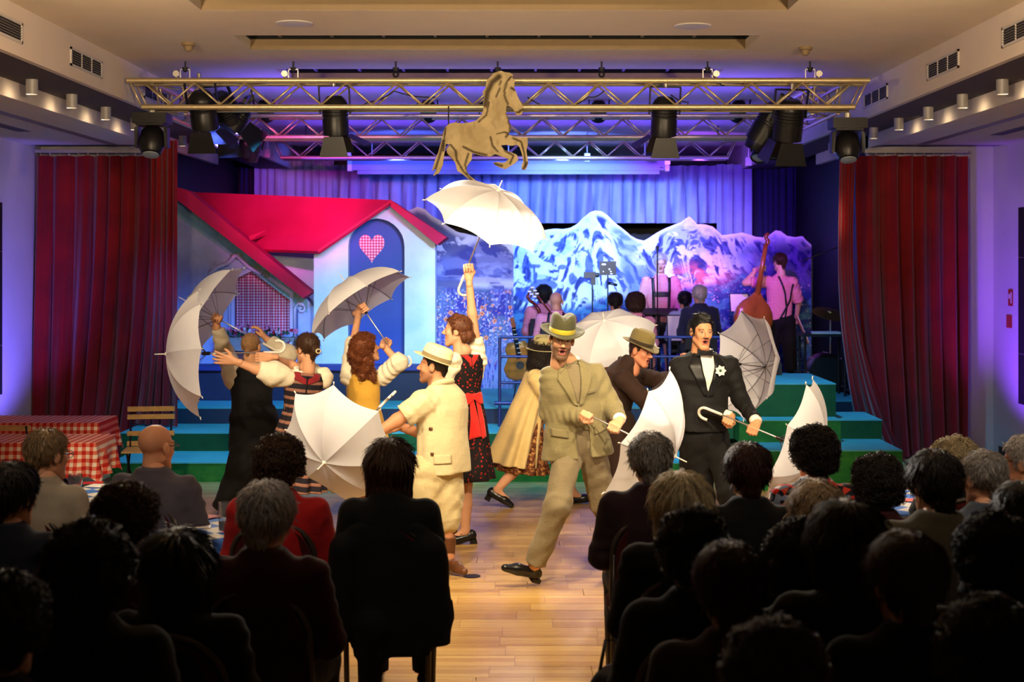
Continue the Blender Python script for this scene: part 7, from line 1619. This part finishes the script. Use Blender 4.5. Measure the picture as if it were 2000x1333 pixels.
AU = [
 # label, px, top, hair, hair material, wear, kwargs
 ('woman with short ash-blond hair and glasses, left front row', 95, 838, 'short', 'hair_ash', 'wear_taupe', dict(turn=.55, glasses=True, short=True, sh=.92)),
 ('bald man in grey suit with dark glasses, left front row', 306, 830, 'bald', None, 'wear_greysuit', dict(turn=.45, glasses=True, sh=1.08, htop=1.28, skin=lin(226, 160, 120))),
 ('dark-haired person in navy cut by the left frame edge', 25, 903, 'full', 'hair_dark', 'wear_navy', dict(turn=.35)),
 ('person with fluffy brown hair in front of the bald man', 248, 945, 'curly', 'hair_brown', 'wear_maroon', dict(turn=.3)),
 ('woman with thick brown curls in bright red jacket', 547, 850, 'curly', 'hair_brown', 'wear_red', dict(turn=.1, sh=1.05)),
 ('grey-haired person in dark maroon before the red jacket', 522, 940, 'full', 'hair_lightgrey', 'wear_maroon', dict(turn=.15, sh=1.05)),
 ('woman with brown bob and black top by the aisle', 762, 855, 'bob', 'hair_brown', 'wear_black', dict(turn=.05, short=True)),
 ('person with rounded dark hair in near left row', 180, 1018, 'bigcurly', 'hair_dark', 'wear_dark', dict(turn=.2, sh=1.1, htop=1.36)),
 ('person with long black hair in near left row', 350, 1030, 'longbob', 'hair_black', 'wear_black', dict(turn=.1, htop=1.25)),
 ('dark silhouette at bottom left corner', 8, 1122, 'curly', 'hair_dark', 'wear_dark', dict(turn=.2)),
 ('person with ruffled ash-grey hair in plum shirt by the aisle', 1270, 845, 'full', 'hair_grey', 'wear_plum', dict(turn=-.05, sh=1.08)),
 ('woman with smooth blond bob behind the plum shirt', 1328, 920, 'bob', 'hair_blond', 'wear_dark', dict(turn=-.1)),
 ('person with dark reddish hair and black top', 1460, 865, 'full', 'hair_red', 'wear_black', dict(turn=-.05, sh=1.05)),
 ('woman with dark curls and red floral blouse', 1588, 832, 'curly', 'hair_dark', 'wear_floral', dict(turn=-.15, sh=.95)),
 ('person with dark short curls and red collar', 1712, 888, 'curly', 'hair_dark', 'wear_maroon', dict(turn=-.15, sh=.95, htop=1.22)),
 ('man with dark hair in olive jacket', 1822, 880, 'full', 'hair_dark', 'wear_olive', dict(turn=-.2, sh=1.15, htop=1.36)),
 ('woman with fluffy pale blond hair', 1862, 855, 'curly', 'hair_blond', 'wear_dark', dict(turn=-.25, htop=1.22)),
 ('man with cropped grey hair and glasses at right', 1920, 880, 'short', 'hair_grey', 'wear_steel', dict(turn=-.35, glasses=True, sh=1.1, htop=1.28)),
 ('grey-haired woman in pale pink top at right frame edge', 2000, 850, 'short', 'hair_lightgrey', 'wear_sandpink', dict(turn=-.9, glasses=True)),
 ('person with short light brown hair behind the floral blouse', 1592, 938, 'full', 'hair_ash', 'wear_dark', dict(turn=-.1, htop=1.26)),
 ('dark-haired person cut by the right frame edge', 1992, 943, 'full', 'hair_dark', 'wear_dark', dict(turn=-.3)),
 ('person with dark hair behind the blond bob', 1352, 995, 'curly', 'hair_black', 'wear_black', dict(turn=-.05)),
 ('person with long dark hair behind the light brown hair', 1652, 975, 'bob', 'hair_black', 'wear_black', dict(turn=-.1, htop=1.40)),
 ('person with tall rounded dark hair in near right row', 1560, 1015, 'bigcurly', 'hair_dark', 'wear_dark', dict(turn=-.05, sh=1.05, htop=1.24)),
 ('person with neat brown hair in near right row', 1768, 1040, 'full', 'hair_brown', 'wear_dark', dict(turn=-.1, htop=1.38)),
 ('large dark head near the right frame edge', 1935, 1000, 'bigcurly', 'hair_black', 'wear_black', dict(turn=-.2, sh=1.1)),
 ('person with dark reddish hair in taupe cardigan, near right row', 1425, 1060, 'full', 'hair_red', 'wear_brown', dict(turn=.0)),
 ('blurred dark head at bottom right corner', 1925, 1165, 'bigcurly', 'hair_dark', 'wear_dark', dict(turn=-.15, sh=1.1)),
 ('blurred brown head at bottom edge, right of the aisle', 1510, 1215, 'curly', 'hair_brown', 'wear_dark', dict(turn=-.05)),
]
RES = {}
for a in AU: RES[a[0]] = sitter(a[0], a[1], a[2], a[3], a[4], a[5], **a[6])

# black jacket hung over the aisle chair, bags on the floor
_, nb, fr, _j = RES['woman with brown bob and black top by the aisle']
cx, cy = nb[0], nb[1] - .075
f = Field(.03); f.tor((cx, cy, .93), np.eye(3), [(-.62, .02, -.02, .16, .035), (-.45, .02, -.02, .27, .05), (-.25, 0, -.01, .275, .055), (-.08, 0, 0, .235, .05), (-.02, 0, 0, .18, .045), (.01, 0, 0, .12, .03)], fold=.10, nf=7, k=.03); f.rc((cx + .20, cy - .02, .80), (cx + .24, cy - .03, .36), .07, .055, flat=True); f.rc((cx - .20, cy - .02, .80), (cx - .22, cy - .03, .40), .07, .05, flat=True); f.rc((cx - .06, cy - .03, .45), (cx - .08, cy - .02, .2), .09, .05)
fabric('jacket_black', lin(9, 9, 12), .9, .15, 500, 14, .0); V, Q = f.mesh(.012, .006, 20, 4); o = npmesh('draped_jacket', V, Q, 'jacket_black'); tag(o, 'black jacket hung over the chair of the brown bob woman', 'jacket')
def bag(px, py, d, w, h, m, label):
    c = Q3(px, py, d); c[2] = h / 2; t = thing('handbag', label, 'bag', (c[0], c[1], 0)); f = Field(.03); f.el(c, (w, .09, h / 2)); f.rc(c + v3(-w * .6, 0, -h * .3), c + v3(w * .6, 0, -h * .3), .08, .08)
    V, Q = f.mesh(.012, .005, 24, 3, lambda p: .004 - p[:, 2]); npmesh('body', V, Q, m, t); MB().path([c + v3(-w * .5, 0, h * .4), c + v3(-w * .3, 0, h * .4 + .14), c + v3(w * .3, 0, h * .4 + .14), c + v3(w * .5, 0, h * .4)], .008, 6).build('strap', m, t, True)
bag(1200, 1250, 6.3, .13, .38, 'black_plastic', 'shiny black handbag on the floor by the right aisle chair'); bag(612, 1230, 5.9, .12, .30, 'wear_maroon', 'dark red bag on the floor behind the left aisle chair')
# ================================================================== the band on the stage
gingham('shirt_check', lin(236, 206, 214), lin(222, 130, 146), lin(200, 64, 84), 52.0); fabric('vest_navy', lin(34, 34, 62), .85); fabric('blouse_blue', lin(170, 184, 214), .8); simple('leather_black', lin(24, 20, 22), .5, var=.2)
simple('varnish', lin(150, 92, 36), .22, var=.3, vs=5); simple('varnish_red', lin(110, 36, 18), .25, var=.2); simple('ivory', lin(230, 222, 206), .5)
BG = 'band musicians'
def player(label, px, top, d, hair, hm, wear, straps=False, **kw):
    p, nb, fr, j = sitter(label, px, top, hair, hm, wear, zb=Z3, d=d, group=BG, seat=False, **kw)
    bv = bvh_of(p.top)
    if straps:
        for s in (-1, 1): strap('brace_strap', bv, nb, fr, [(s * .085, .0), (s * .10, -.12), (s * .075, -.36)], .03, 'leather_black', p.top, .006, -1)
    x, y = nb[0], nb[1] + .12
    t = thing('stage_chair', 'black chair under the ' + label, 'chair', (x, y, Z3), 'black chairs of the band')
    MB().box((x - .21, y - .2, Z3 + .42), (x + .21, y + .22, Z3 + .46)).build('seat', 'black_matt', t); MB().prism([(x - .2, y - .24, Z3 + .52), (x + .2, y - .24, Z3 + .52), (x + .17, y - .28, Z3 + .86), (x - .17, y - .28, Z3 + .86)], (0, .03, 0)).build('backrest', 'black_matt', t)
    for sx in (-1, 1):
        MB().tube((x + sx * .19, y + .2, Z3), (x + sx * .19, y + .2, Z3 + .42), .012, n=8).build('leg', 'metal_dark', t); MB().path([(x + sx * .19, y - .18, Z3), (x + sx * .19, y - .2, Z3 + .44), (x + sx * .18, y - .26, Z3 + .8)], .012, 8).build('leg', 'metal_dark', t, True)
    return p, nb, fr, j
player('bald musician in pink checked shirt with dark brace', 1086, 571, 17.4, 'bald', None, 'shirt_check', True, sh=1.05)
player('dark-haired cellist behind the bald musician', 1062, 556, 18.4, 'full', 'hair_black', 'shirt_check')
player('musician with close-cropped dark hair and navy vest', 1202, 571, 18.3, 'short', 'hair_dark', 'vest_navy', sh=.9)
player('musician with brown curls and braces over checked shirt', 1241, 571, 17.5, 'curly', 'hair_brown', 'shirt_check', True)
player('musician with dark pinned-up hair before the conductor', 1337, 568, 18.5, 'bun', 'hair_black', 'blouse_blue', sh=.85)
player('musician with silver-blond plaited hair and dark vest', 1366, 556, 17.5, 'bun', 'hair_lightgrey', 'vest_navy', sh=.95)
# conductor, facing the hall
d = 19.4; p = Person('conductor in pink checked shirt and black leather braces, looking down', Q3(1290, 734, d) * [1, 1, 0] + v3(0, 0, Z3), BG)
p.head(Q3(1290, 513, d - .05), (-.05, -1, -.45), (0, -.35, 1), SKIN_P, hair=lin(120, 116, 116), h=.006)
nb = Q3(1290, 541, d); fr = frame((0, -1, 0)); shR, shL = Q3(1263, 550, d), Q3(1317, 550, d); elR, elL = Q3(1253, 592, d - .04), Q3(1328, 590, d - .04); wR, wL = Q3(1268, 622, d - .22), Q3(1318, 620, d - .22)
hipR, hipL = Q3(1278, 634, d), Q3(1302, 634, d); knR, knL = v3(hipR[0], d, Z3 + .48), v3(hipL[0], d, Z3 + .48); anR, anL = v3(hipR[0] - .03, d, Z3 + .085), v3(hipL[0] + .03, d, Z3 + .085)
p.limb([p.local(0, -.03, -.09), nb], [.052, .058]); p.limb([shR, elR, wR], [.05, .042, .03]); p.limb([shL, elL, wL], [.05, .042, .03]); p.limb([hipR, knR, anR], [.075, .055, .04]); p.limb([hipL, knL, anL], [.075, .055, .04]); p.f.tor(nb, fr, [(-.55, 0, 0, .14, .10), (-.2, 0, 0, .15, .10), (-.05, 0, 0, .12, .07)])
p.hand(wR, frame((.2, -1, -.3)), 1, 'relax', .006); p.hand(wL, frame((-.2, -1, -.3)), -1, 'relax', .006); p.body(.014)
f = Field(.03); f.tor(nb, fr, [(-.62, 0, 0, .18, .13), (-.35, 0, 0, .175, .12), (-.16, 0, 0, .19, .12), (-.07, 0, 0, .175, .10), (0, 0, 0, .10, .07), (.03, 0, 0, .07, .06)], k=.03, pw=2.3); f.chain([shR, elR, wR + unit(elR - wR) * .05], [.075, .07, .05], flat=True, wr=.003); f.chain([shL, elL, wL + unit(elL - wL) * .05], [.075, .07, .05], flat=True, wr=.003)
sh = p.cloth('shirt', f, 'shirt_check', .011, .003, 26, 4); bv = bvh_of(sh)
for s in (-1, 1): strap('brace_strap', bv, nb, fr, [(s * .115, .02), (s * .105, -.2), (s * .095, -.6)], .04, 'leather_black', sh, .006, 1)
patch('brace_bar', bv, nb, fr, [(-.105, -.20), (.105, -.20)], [(-.105, -.27), (.105, -.27)], 'leather_black', sh, .008); patch('brace_bar', bv, nb, fr, [(-.10, -.42), (.10, -.42)], [(-.10, -.44), (.10, -.44)], 'leather_black', sh, .008)
for s in (-1, 1): patch('collar', bv, nb, fr, [(s * .01, .01), (s * .03, -.01)], [(s * .07, .03), (s * .085, -.05)], 'shirt_check', sh, .008, .004, nv=8)
f = Field(.03); f.el((hipR + hipL) / 2 + v3(0, 0, .02), (.17, .13, .15), fr); f.chain([hipR, knR], [.11, .09], flat=True); f.chain([hipL, knL], [.11, .09], flat=True); p.cloth('leather_shorts', f, 'leather_black', .013); p.hair('short', 'hair_lightgrey'); shoe(p.root, anR, (0, -1, 0), 'shoe_black'); shoe(p.root, anL, (0, -1, 0), 'shoe_black')
# bass player, back to the hall
d = 19.7; p = Person('double bass player in checked shirt and crossed braces, from behind', Q3(1525, 734, d) * [1, 1, 0] + v3(0, 0, Z3), BG)
p.head(Q3(1523, 512, d), (-.45, .9, -.1), (0, 0, 1), SKIN_P, hair=lin(40, 28, 22), h=.006)
nb = Q3(1524, 540, d); fr = frame((-.15, 1, 0), (.03, 0, 1)); shL, shR = Q3(1500, 550, d), Q3(1547, 551, d); elL, elR = Q3(1456, 553, d + .06), Q3(1560, 590, d + .06); wL, wR = Q3(1479, 526, d + .1), Q3(1556, 618, d + .20)
hipL, hipR = Q3(1511, 628, d), Q3(1538, 628, d); knL, knR = v3(hipL[0] - .02, d, Z3 + .48), v3(hipR[0] + .02, d, Z3 + .48); anL, anR = v3(hipL[0] - .05, d, Z3 + .085), v3(hipR[0] + .05, d, Z3 + .085)
p.limb([p.local(0, -.03, -.09), nb], [.052, .058]); p.limb([shR, elR, wR], [.05, .042, .03]); p.limb([shL, elL, wL], [.05, .046, .032]); p.limb([hipR, knR, anR], [.075, .055, .04]); p.limb([hipL, knL, anL], [.075, .055, .04]); p.f.tor(nb, fr, [(-.55, 0, 0, .14, .10), (-.2, 0, 0, .15, .10), (-.05, 0, 0, .12, .07)])
p.hand(wL, np.stack([unit(v3(.1, 0, 1)), unit(v3(1, .1, .1)), np.cross(unit(v3(.1, 0, 1)), unit(v3(1, .1, .1)))]), -1, 'grip', .006); p.hand(wR, frame((0, .5, -1), (0, 1, .5)), 1, 'grip', .006); p.body(.014)
f = Field(.03); f.tor(nb, fr, [(-.60, 0, 0, .175, .13), (-.35, 0, 0, .175, .12), (-.16, 0, 0, .19, .12), (-.07, 0, 0, .175, .10), (0, 0, 0, .10, .07), (.03, 0, 0, .07, .06)], k=.03, pw=2.3); f.chain([shR, elR], [.08, .075], flat=True, wr=.003); f.chain([shL, shL * .25 + elL * .75], [.08, .08], flat=True, wr=.003)
sh = p.cloth('shirt', f, 'shirt_check', .011, .004, 26, 4); bv = bvh_of(sh)
strap('brace_strap', bv, nb, fr, [(-.05, .0), (.03, -.22), (.06, -.42), (.04, -.58)], .028, 'leather_black', sh, .006, -1); strap('brace_strap', bv, nb, fr, [(.15, -.1), (.11, -.33), (.0, -.52), (-.04, -.6)], .028, 'leather_black', sh, .006, -1)
f = Field(.03); f.el((hipR + hipL) / 2 + v3(0, 0, .0), (.18, .14, .14), fr); f.chain([hipR, knR, anR], [.115, .10, .085], flat=True); f.chain([hipL, knL, anL], [.115, .10, .085], flat=True); p.cloth('trousers', f, 'cloth_black', .013); p.hair('short', 'hair_brown'); shoe(p.root, anR, (0, 1, 0), 'shoe_black'); shoe(p.root, anL, (0, 1, 0), 'shoe_black')
# bow
b0, b1 = Q3(1555, 618, 19.85), Q3(1568, 648, 19.6); bo = thing('bow', 'white-haired bass bow in the player\'s right hand', 'bow', tuple(b0)); MB().tube(b0 - (b1 - b0) * .2, b1 + (b1 - b0) * .8, .008, n=6).build('stick', 'varnish', bo); MB().tube(b0 + v3(.02, 0, 0), b1 + (b1 - b0) * .7 + v3(.02, 0, 0), .008, n=6).build('hair_ribbon', 'ivory', bo)
# double bass, seen from the back
d = 19.3; ax0, ax1 = Q3(1480, 570, d), Q3(1452, 736, d - .1); up = unit(ax0 - ax1); bs = thing('double_bass', 'honey-brown double bass seen from behind beside its player', 'double bass', tuple(ax1)); fr = frame((-.25, 1, 0), up)
L_ = np.linalg.norm(ax0 - ax1)
f = Field(.03); f.tor(ax1, fr, [(0, 0, 0, .02, .06), (.03, 0, 0, .20, .09), (.14, 0, 0, .30, .10), (.30, 0, 0, .31, .10), (.44, 0, 0, .25, .10), (.54, 0, 0, .205, .10), (.64, 0, 0, .25, .10), (.78, 0, 0, .285, .10), (.90, 0, 0, .26, .09), (1.0, 0, 0, .195, .07), (1.08, 0, 0, .10, .05), (L_, 0, 0, .035, .03)], k=.02, pw=2.6)
V, Q = f.mesh(.014); npmesh('body', V, Q, 'varnish', bs)
nk = Q3(1496, 478, d - .02); MB().path([ax0 - up * .05, ax0 * .5 + nk * .5, nk], [.044, .034, .030], 10).build('neck', 'varnish', bs, True)
sc = [nk + up * (.0 + .16 * k / 10) + v3(.02 * math.sin(k * .7), 0, 0) for k in range(11)]; MB().path(sc, [.026, .03, .032, .03, .028, .026, .026, .028, .03, .026, .012], 10).build('scroll', 'varnish', bs, True)
for k in range(4): MB().tube(nk + up * (.02 + .03 * k) + v3(-.05, 0, 0), nk + up * (.02 + .03 * k) + v3(.055, 0, 0), .006, n=6).build('tuning_peg', 'metal_alu', bs)
MB().tube(ax1, v3(ax1[0], ax1[1], Z3), .008, n=6).build('end_pin', 'metal_alu', bs)
# cello scroll and a fretted neck raised by the two left musicians
d = 18.2; ce = thing('cello', 'brown cello scroll and neck beside the dark-haired cellist', 'cello', tuple(Q3(1060, 640, d))); MB().path([Q3(1066, 650, d), Q3(1052, 605, d), Q3(1042, 592, d)], [.03, .022, .02], 8).build('neck', 'varnish_red', ce, True)
MB().path([Q3(1042, 592, d), Q3(1035, 588, d), Q3(1030, 580, d), Q3(1033, 573, d), Q3(1038, 577, d), Q3(1036, 582, d)], [.022, .022, .02, .018, .015, .01], 8).build('scroll', 'varnish_red', ce, True)
f = Field(.02); f.tor(Q3(1075, 720, d), frame((0, 1, 0), (-.12, 0, 1)), [(0, 0, 0, .05, .05), (.05, 0, 0, .2, .06), (.2, 0, 0, .21, .06), (.36, 0, 0, .13, .06), (.5, 0, 0, .16, .06), (.6, 0, 0, .05, .04)]); V, Q = f.mesh(.016); npmesh('body', V, Q, 'varnish_red', ce)
d = 17.1; gu = thing('banjo', 'fretted instrument neck with white pegs raised by bald musician', 'banjo', tuple(Q3(1066, 600, d))); MB().path([Q3(1085, 622, d + .3), Q3(1068, 602, d), Q3(1050, 578, d)], .012, 8).build('neck', 'varnish_red', gu, True); MB().prism([Q3(1052, 580, d), Q3(1046, 582, d), Q3(1033, 566, d), Q3(1040, 562, d)], (0, .02, 0)).build('headstock', 'black_plastic', gu)
for (a, b_) in ((1034, 570), (1040, 562), (1038, 575), (1045, 568), (1044, 580), (1049, 574)): MB().lathe([(0, -.02), (.010, -.02), (.010, .02), (0, .02)], 8, tuple(Q3(a, b_, d)), (1, 0, 0), caps=False).build('tuning_peg', 'ivory', gu)
MB().lathe([(0, 0), (.13, 0), (.14, .03), (.13, .06), (0, .06)], 24, tuple(Q3(1092, 632, d + .42)), (0, 1, 0), caps=False).build('drum_body', 'ivory', gu, 'auto')
# acoustic guitar on its stand
d = 16.0; ga = thing('acoustic_guitar', 'acoustic guitar leaning on a stand beside the railing', 'guitar', tuple(Q3(1015, 755, d))); up = unit(Q3(1003, 640, d) - Q3(1018, 735, d)); fr = frame((0, 1, 0), up)
f = Field(.015); f.tor(Q3(1020, 742, d), fr, [(0, 0, 0, .08, .035), (.04, 0, 0, .16, .045), (.14, 0, 0, .19, .045), (.26, 0, 0, .125, .045), (.36, 0, 0, .14, .045), (.43, 0, 0, .10, .04)], pw=2.5, k=.01); V, Q = f.mesh(.012); npmesh('body', V, Q, 'varnish', ga)
MB().path([Q3(1014, 700, d - .06), Q3(1003, 640, d - .06)], .024, 4).build('fretboard', 'black_plastic', ga); MB().prism([Q3(1000, 642, d - .05), Q3(1008, 640, d - .05), Q3(1004, 620, d - .05), Q3(996, 622, d - .05)], (0, .02, 0)).build('headstock', 'varnish_red', ga)
for k in range(6): MB().tube(Q3(1001 + 2 * k, 645 + 9 * k, d - .086), Q3(1008 + 2 * k, 644 + 9 * k, d - .086), .003, n=4).build('fret', 'ivory', ga)
MB().lathe([(0, 0), (.045, 0), (.045, .004), (0, .004)], 20, tuple(Q3(1016, 714, d - .05)), (0, -1, 0), caps=False).build('sound_hole', 'black_matt', ga)
st = thing('guitar_stand', 'black stand holding the acoustic guitar', 'stand', tuple(Q3(1020, 755, d + .05)))
for s in (-1, 1): MB().path([Q3(1012, 720, d + .08), v3(Q3(1016 + s * 14, 0, d)[0], d + .1 * s + .1, Z3)], .008, 6).build('leg', 'black_matt', st, True)
# music stands with white sheets
def music_stand(px, py, d, w, h, label, face=1, sheets=1):
    c = Q3(px, py, d); t = thing('music_stand', label, 'music stand', (c[0], c[1], Z3), 'music stands'); MB().tube((c[0], c[1] + .03, Z3 + .02), (c[0], c[1] + .03, c[2]), .010, n=8).build('pole', 'black_matt', t)
    for k in range(3): a = k * 2.09; MB().tube((c[0], c[1] + .03, Z3 + .2), (c[0] + .24 * math.cos(a), c[1] + .03 + .24 * math.sin(a), Z3), .007, n=6).build('leg', 'black_matt', t)
    MB().prism([c + v3(-w, 0, -h), c + v3(w, 0, -h), c + v3(w, .10 * face, h), c + v3(-w, .10 * face, h)], (0, .012, 0)).build('desk', 'black_matt', t)
    for k in range(sheets):
        x0 = -w * .92 + k * (w * 1.84 / sheets); x1 = x0 + w * 1.78 / sheets; sh_ = tag(MB().prism([c + v3(x0, -.012, -h * .9), c + v3(x1, -.012, -h * .9), c + v3(x1, .1 * face - .012, h * .92), c + v3(x0, .1 * face - .012, h * .92)], (0, .006, 0)).build('sheet_music', 'paper_white'), 'white sheet of music%s on the %s' % ('' if sheets == 1 else (' at left', ' at right')[k], label.split(',')[0]), 'sheet music', 'sheet music')
music_stand(1213, 634, 18.9, .26, .17, 'music stand before the brown-haired musician', 1, 2); music_stand(1325, 642, 18.2, .14, .17, 'music stand left of the plaited musician', 1, 1); music_stand(1446, 592, 20.1, .14, .13, 'music stand left of the double bass', 1, 1)
c = Q3(1289, 612, 18.95); t = thing('conductor_desk', 'flat black conductor desk on a single pole', 'music stand', (c[0], c[1], Z3)); MB().prism([c + v3(-.26, 0, -.02), c + v3(.26, 0, -.02), c + v3(.26, .25, .04), c + v3(-.26, .25, .04)], (0, 0, .02)).build('desk', 'black_matt', t); MB().tube((c[0], c[1] + .1, Z3), (c[0], c[1] + .1, c[2]), .015, n=8).build('pole', 'black_matt', t); MB().lathe([(0, 0), (.22, 0), (.22, .02), (0, .03)], 20, (c[0], c[1] + .1, Z3), caps=False).build('foot', 'black_matt', t)
def pole_stand(px, y0, d, label, name='microphone_stand'):
    c = Q3(px, y0, d); t = thing(name, label, 'stand', (c[0], c[1], Z3), 'slim stands among the band'); MB().tube((c[0], c[1], Z3 + .1), tuple(c), .009, n=8).build('pole', 'black_matt', t)
    for k in range(3): a = k * 2.09 + .4; MB().tube((c[0], c[1], Z3 + .25), (c[0] + .28 * math.cos(a), c[1] + .28 * math.sin(a), Z3), .008, n=6).build('leg', 'black_matt', t)
    return t, c
t, c = pole_stand(1284, 490, 18.6, 'thin upright microphone stand in front of the conductor'); MB().lathe([(0, 0), (.016, 0), (.02, .06), (0, .07)], 12, tuple(c), caps=False).build('microphone', 'black_plastic', t, 'auto')
t, c = pole_stand(1157, 545, 18.8, 'pale pole carrying a small camcorder'); cm = thing('camcorder', 'small black camcorder on the pale pole', 'camera', tuple(c)); MB().box(c + v3(-.11, -.05, .01), c + v3(.04, .05, .09)).build('body', 'black_plastic', cm); MB().lathe([(0, 0), (.03, 0), (.03, .04), (.02, .05), (0, .05)], 14, tuple(c + v3(.04, 0, .05)), (1, 0, 0), caps=False).build('lens', 'black_plastic', cm, 'auto'); MB().box(c + v3(-.02, -.03, -.08), c + v3(.04, .03, .01)).build('mount', 'black_plastic', cm)
emit('led_white', (.7, .75, 1.0), 2.0)
t, c = pole_stand(1187, 538, 19.0, 'dark stand carrying the square control panel'); cp = thing('control_panel', 'square dark control panel with small lit digits on a stand', 'control panel', tuple(c)); MB().box(c + v3(-.11, -.02, .0), c + v3(.11, .03, .185)).build('case', 'black_plastic', cp)
for u, w, sx, sz in ((-.06, .145, .018, .008), (-.035, .145, .006, .008), (.02, .08, .008, .008), (.04, .05, .008, .006), (-.06, .05, .006, .006), (.045, .02, .012, .005)): MB().box(c + v3(u - sx, -.024, w - sz), c + v3(u + sx, -.019, w + sz)).build('indicator', 'led_white', cp)
MB().path([c + v3(.0, -.02, -.1), c + v3(.12, -.05, -.13)], .018, 8).build('microphone', 'black_plastic', t, True)
# drums, stool, boom stand, monitor
simple('brass', lin(190, 150, 70), .3, .9, var=.15); d = 17.6
t = thing('cymbal_stand', 'brass cymbal on a stand half behind the right curtain', 'cymbal', tuple(Q3(1622, 730, d))); c = Q3(1622, 612, d); MB().lathe([(0, .03), (.03, .03), (.04, .012), (.22, -.01), (.22, -.014), (.03, .0), (0, .0)], 32, tuple(c), (.15, -.35, 1), caps=False).build('cymbal', 'brass', t, 'auto'); MB().tube(c, (c[0], c[1], Z3), .012, n=8).build('stand', 'metal_alu', t)
for k in range(3): a = k * 2.09; MB().tube((c[0], c[1], Z3 + .2), (c[0] + .22 * math.cos(a), c[1] + .22 * math.sin(a), Z3), .008, n=6).build('leg', 'metal_alu', t)
t = thing('percussion_table', 'black table with white cloth beside the right curtain', 'table', tuple(Q3(1608, 730, 17.0))); c = Q3(1605, 652, 17.0); MB().box(c + v3(-.25, -.15, -.03), c + v3(.28, .25, .0)).build('table_top', 'black_matt', t)
for sx in (-.22, .25):
    for sy in (-.12, .22): MB().tube(c + v3(sx, sy, -.03), v3(c[0] + sx, c[1] + sy, Z3), .014, n=8).build('leg', 'metal_dark', t)
tag(MB().prism([c + v3(-.14, -.12, .002), c + v3(.2, -.12, .002), c + v3(.22, .15, .002), c + v3(-.10, .15, .002)], (0, 0, .02)).build('towel', 'paper_white'), 'white folded cloth on the black percussion table', 'cloth')
t = thing('drum', 'black bass drum with chrome lugs under the percussion table', 'drum', tuple(Q3(1605, 730, 17.3))); c = v3(Q3(1612, 0, 17.55)[0], 17.55, Z3 + .24); MB().lathe([(0, -.15), (.22, -.15), (.23, -.13), (.23, .13), (.22, .15), (0, .15)], 32, tuple(c), (0, 1, 0), caps=False).build('shell', 'black_plastic', t, 'auto')
for k in range(8): a = k * math.pi / 4; MB().tube(c + v3(.235 * math.cos(a), -.14, .235 * math.sin(a)), c + v3(.235 * math.cos(a), .14, .235 * math.sin(a)), .007, n=6).build('lug', 'metal_alu', t)
t, c = pole_stand(1586, 503, 18.0, 'microphone boom stand at right edge of the mountains', 'boom_stand'); MB().tube(Q3(1566, 510, 18.0), Q3(1650, 478, 17.7), .007, n=8).build('boom', 'black_matt', t)
t = thing('stage_monitor', 'black wedge monitor on the right green block', 'speaker', tuple(Q3(1500, 727, 15.4))); q = [P(1478, 728, 15.3), P(1528, 728, 15.3), P(1526, 708, 15.3), P(1482, 706, 15.3)]; 
for v in q[:2]: v.z = Z4
MB().prism(q, (0, .2, .0)).build('cabinet', 'black_plastic', t); MB().prism([v + Vector((0, -.006, 0)) for v in (q[0] * .9 + q[1] * .1, q[0] * .1 + q[1] * .9, q[3] * .1 + q[2] * .9, q[3] * .9 + q[2] * .1)], (0, .006, 0)).build('grille', 'metal_dark', t)
p0 = P(1584, 550, 21.0); p1 = P(1610, 478, 21.0); struct(MB().box((p0.x, 21.0, p0.z), (p1.x, 21.05, p1.z)).build('window_1', 'wall_paint'))
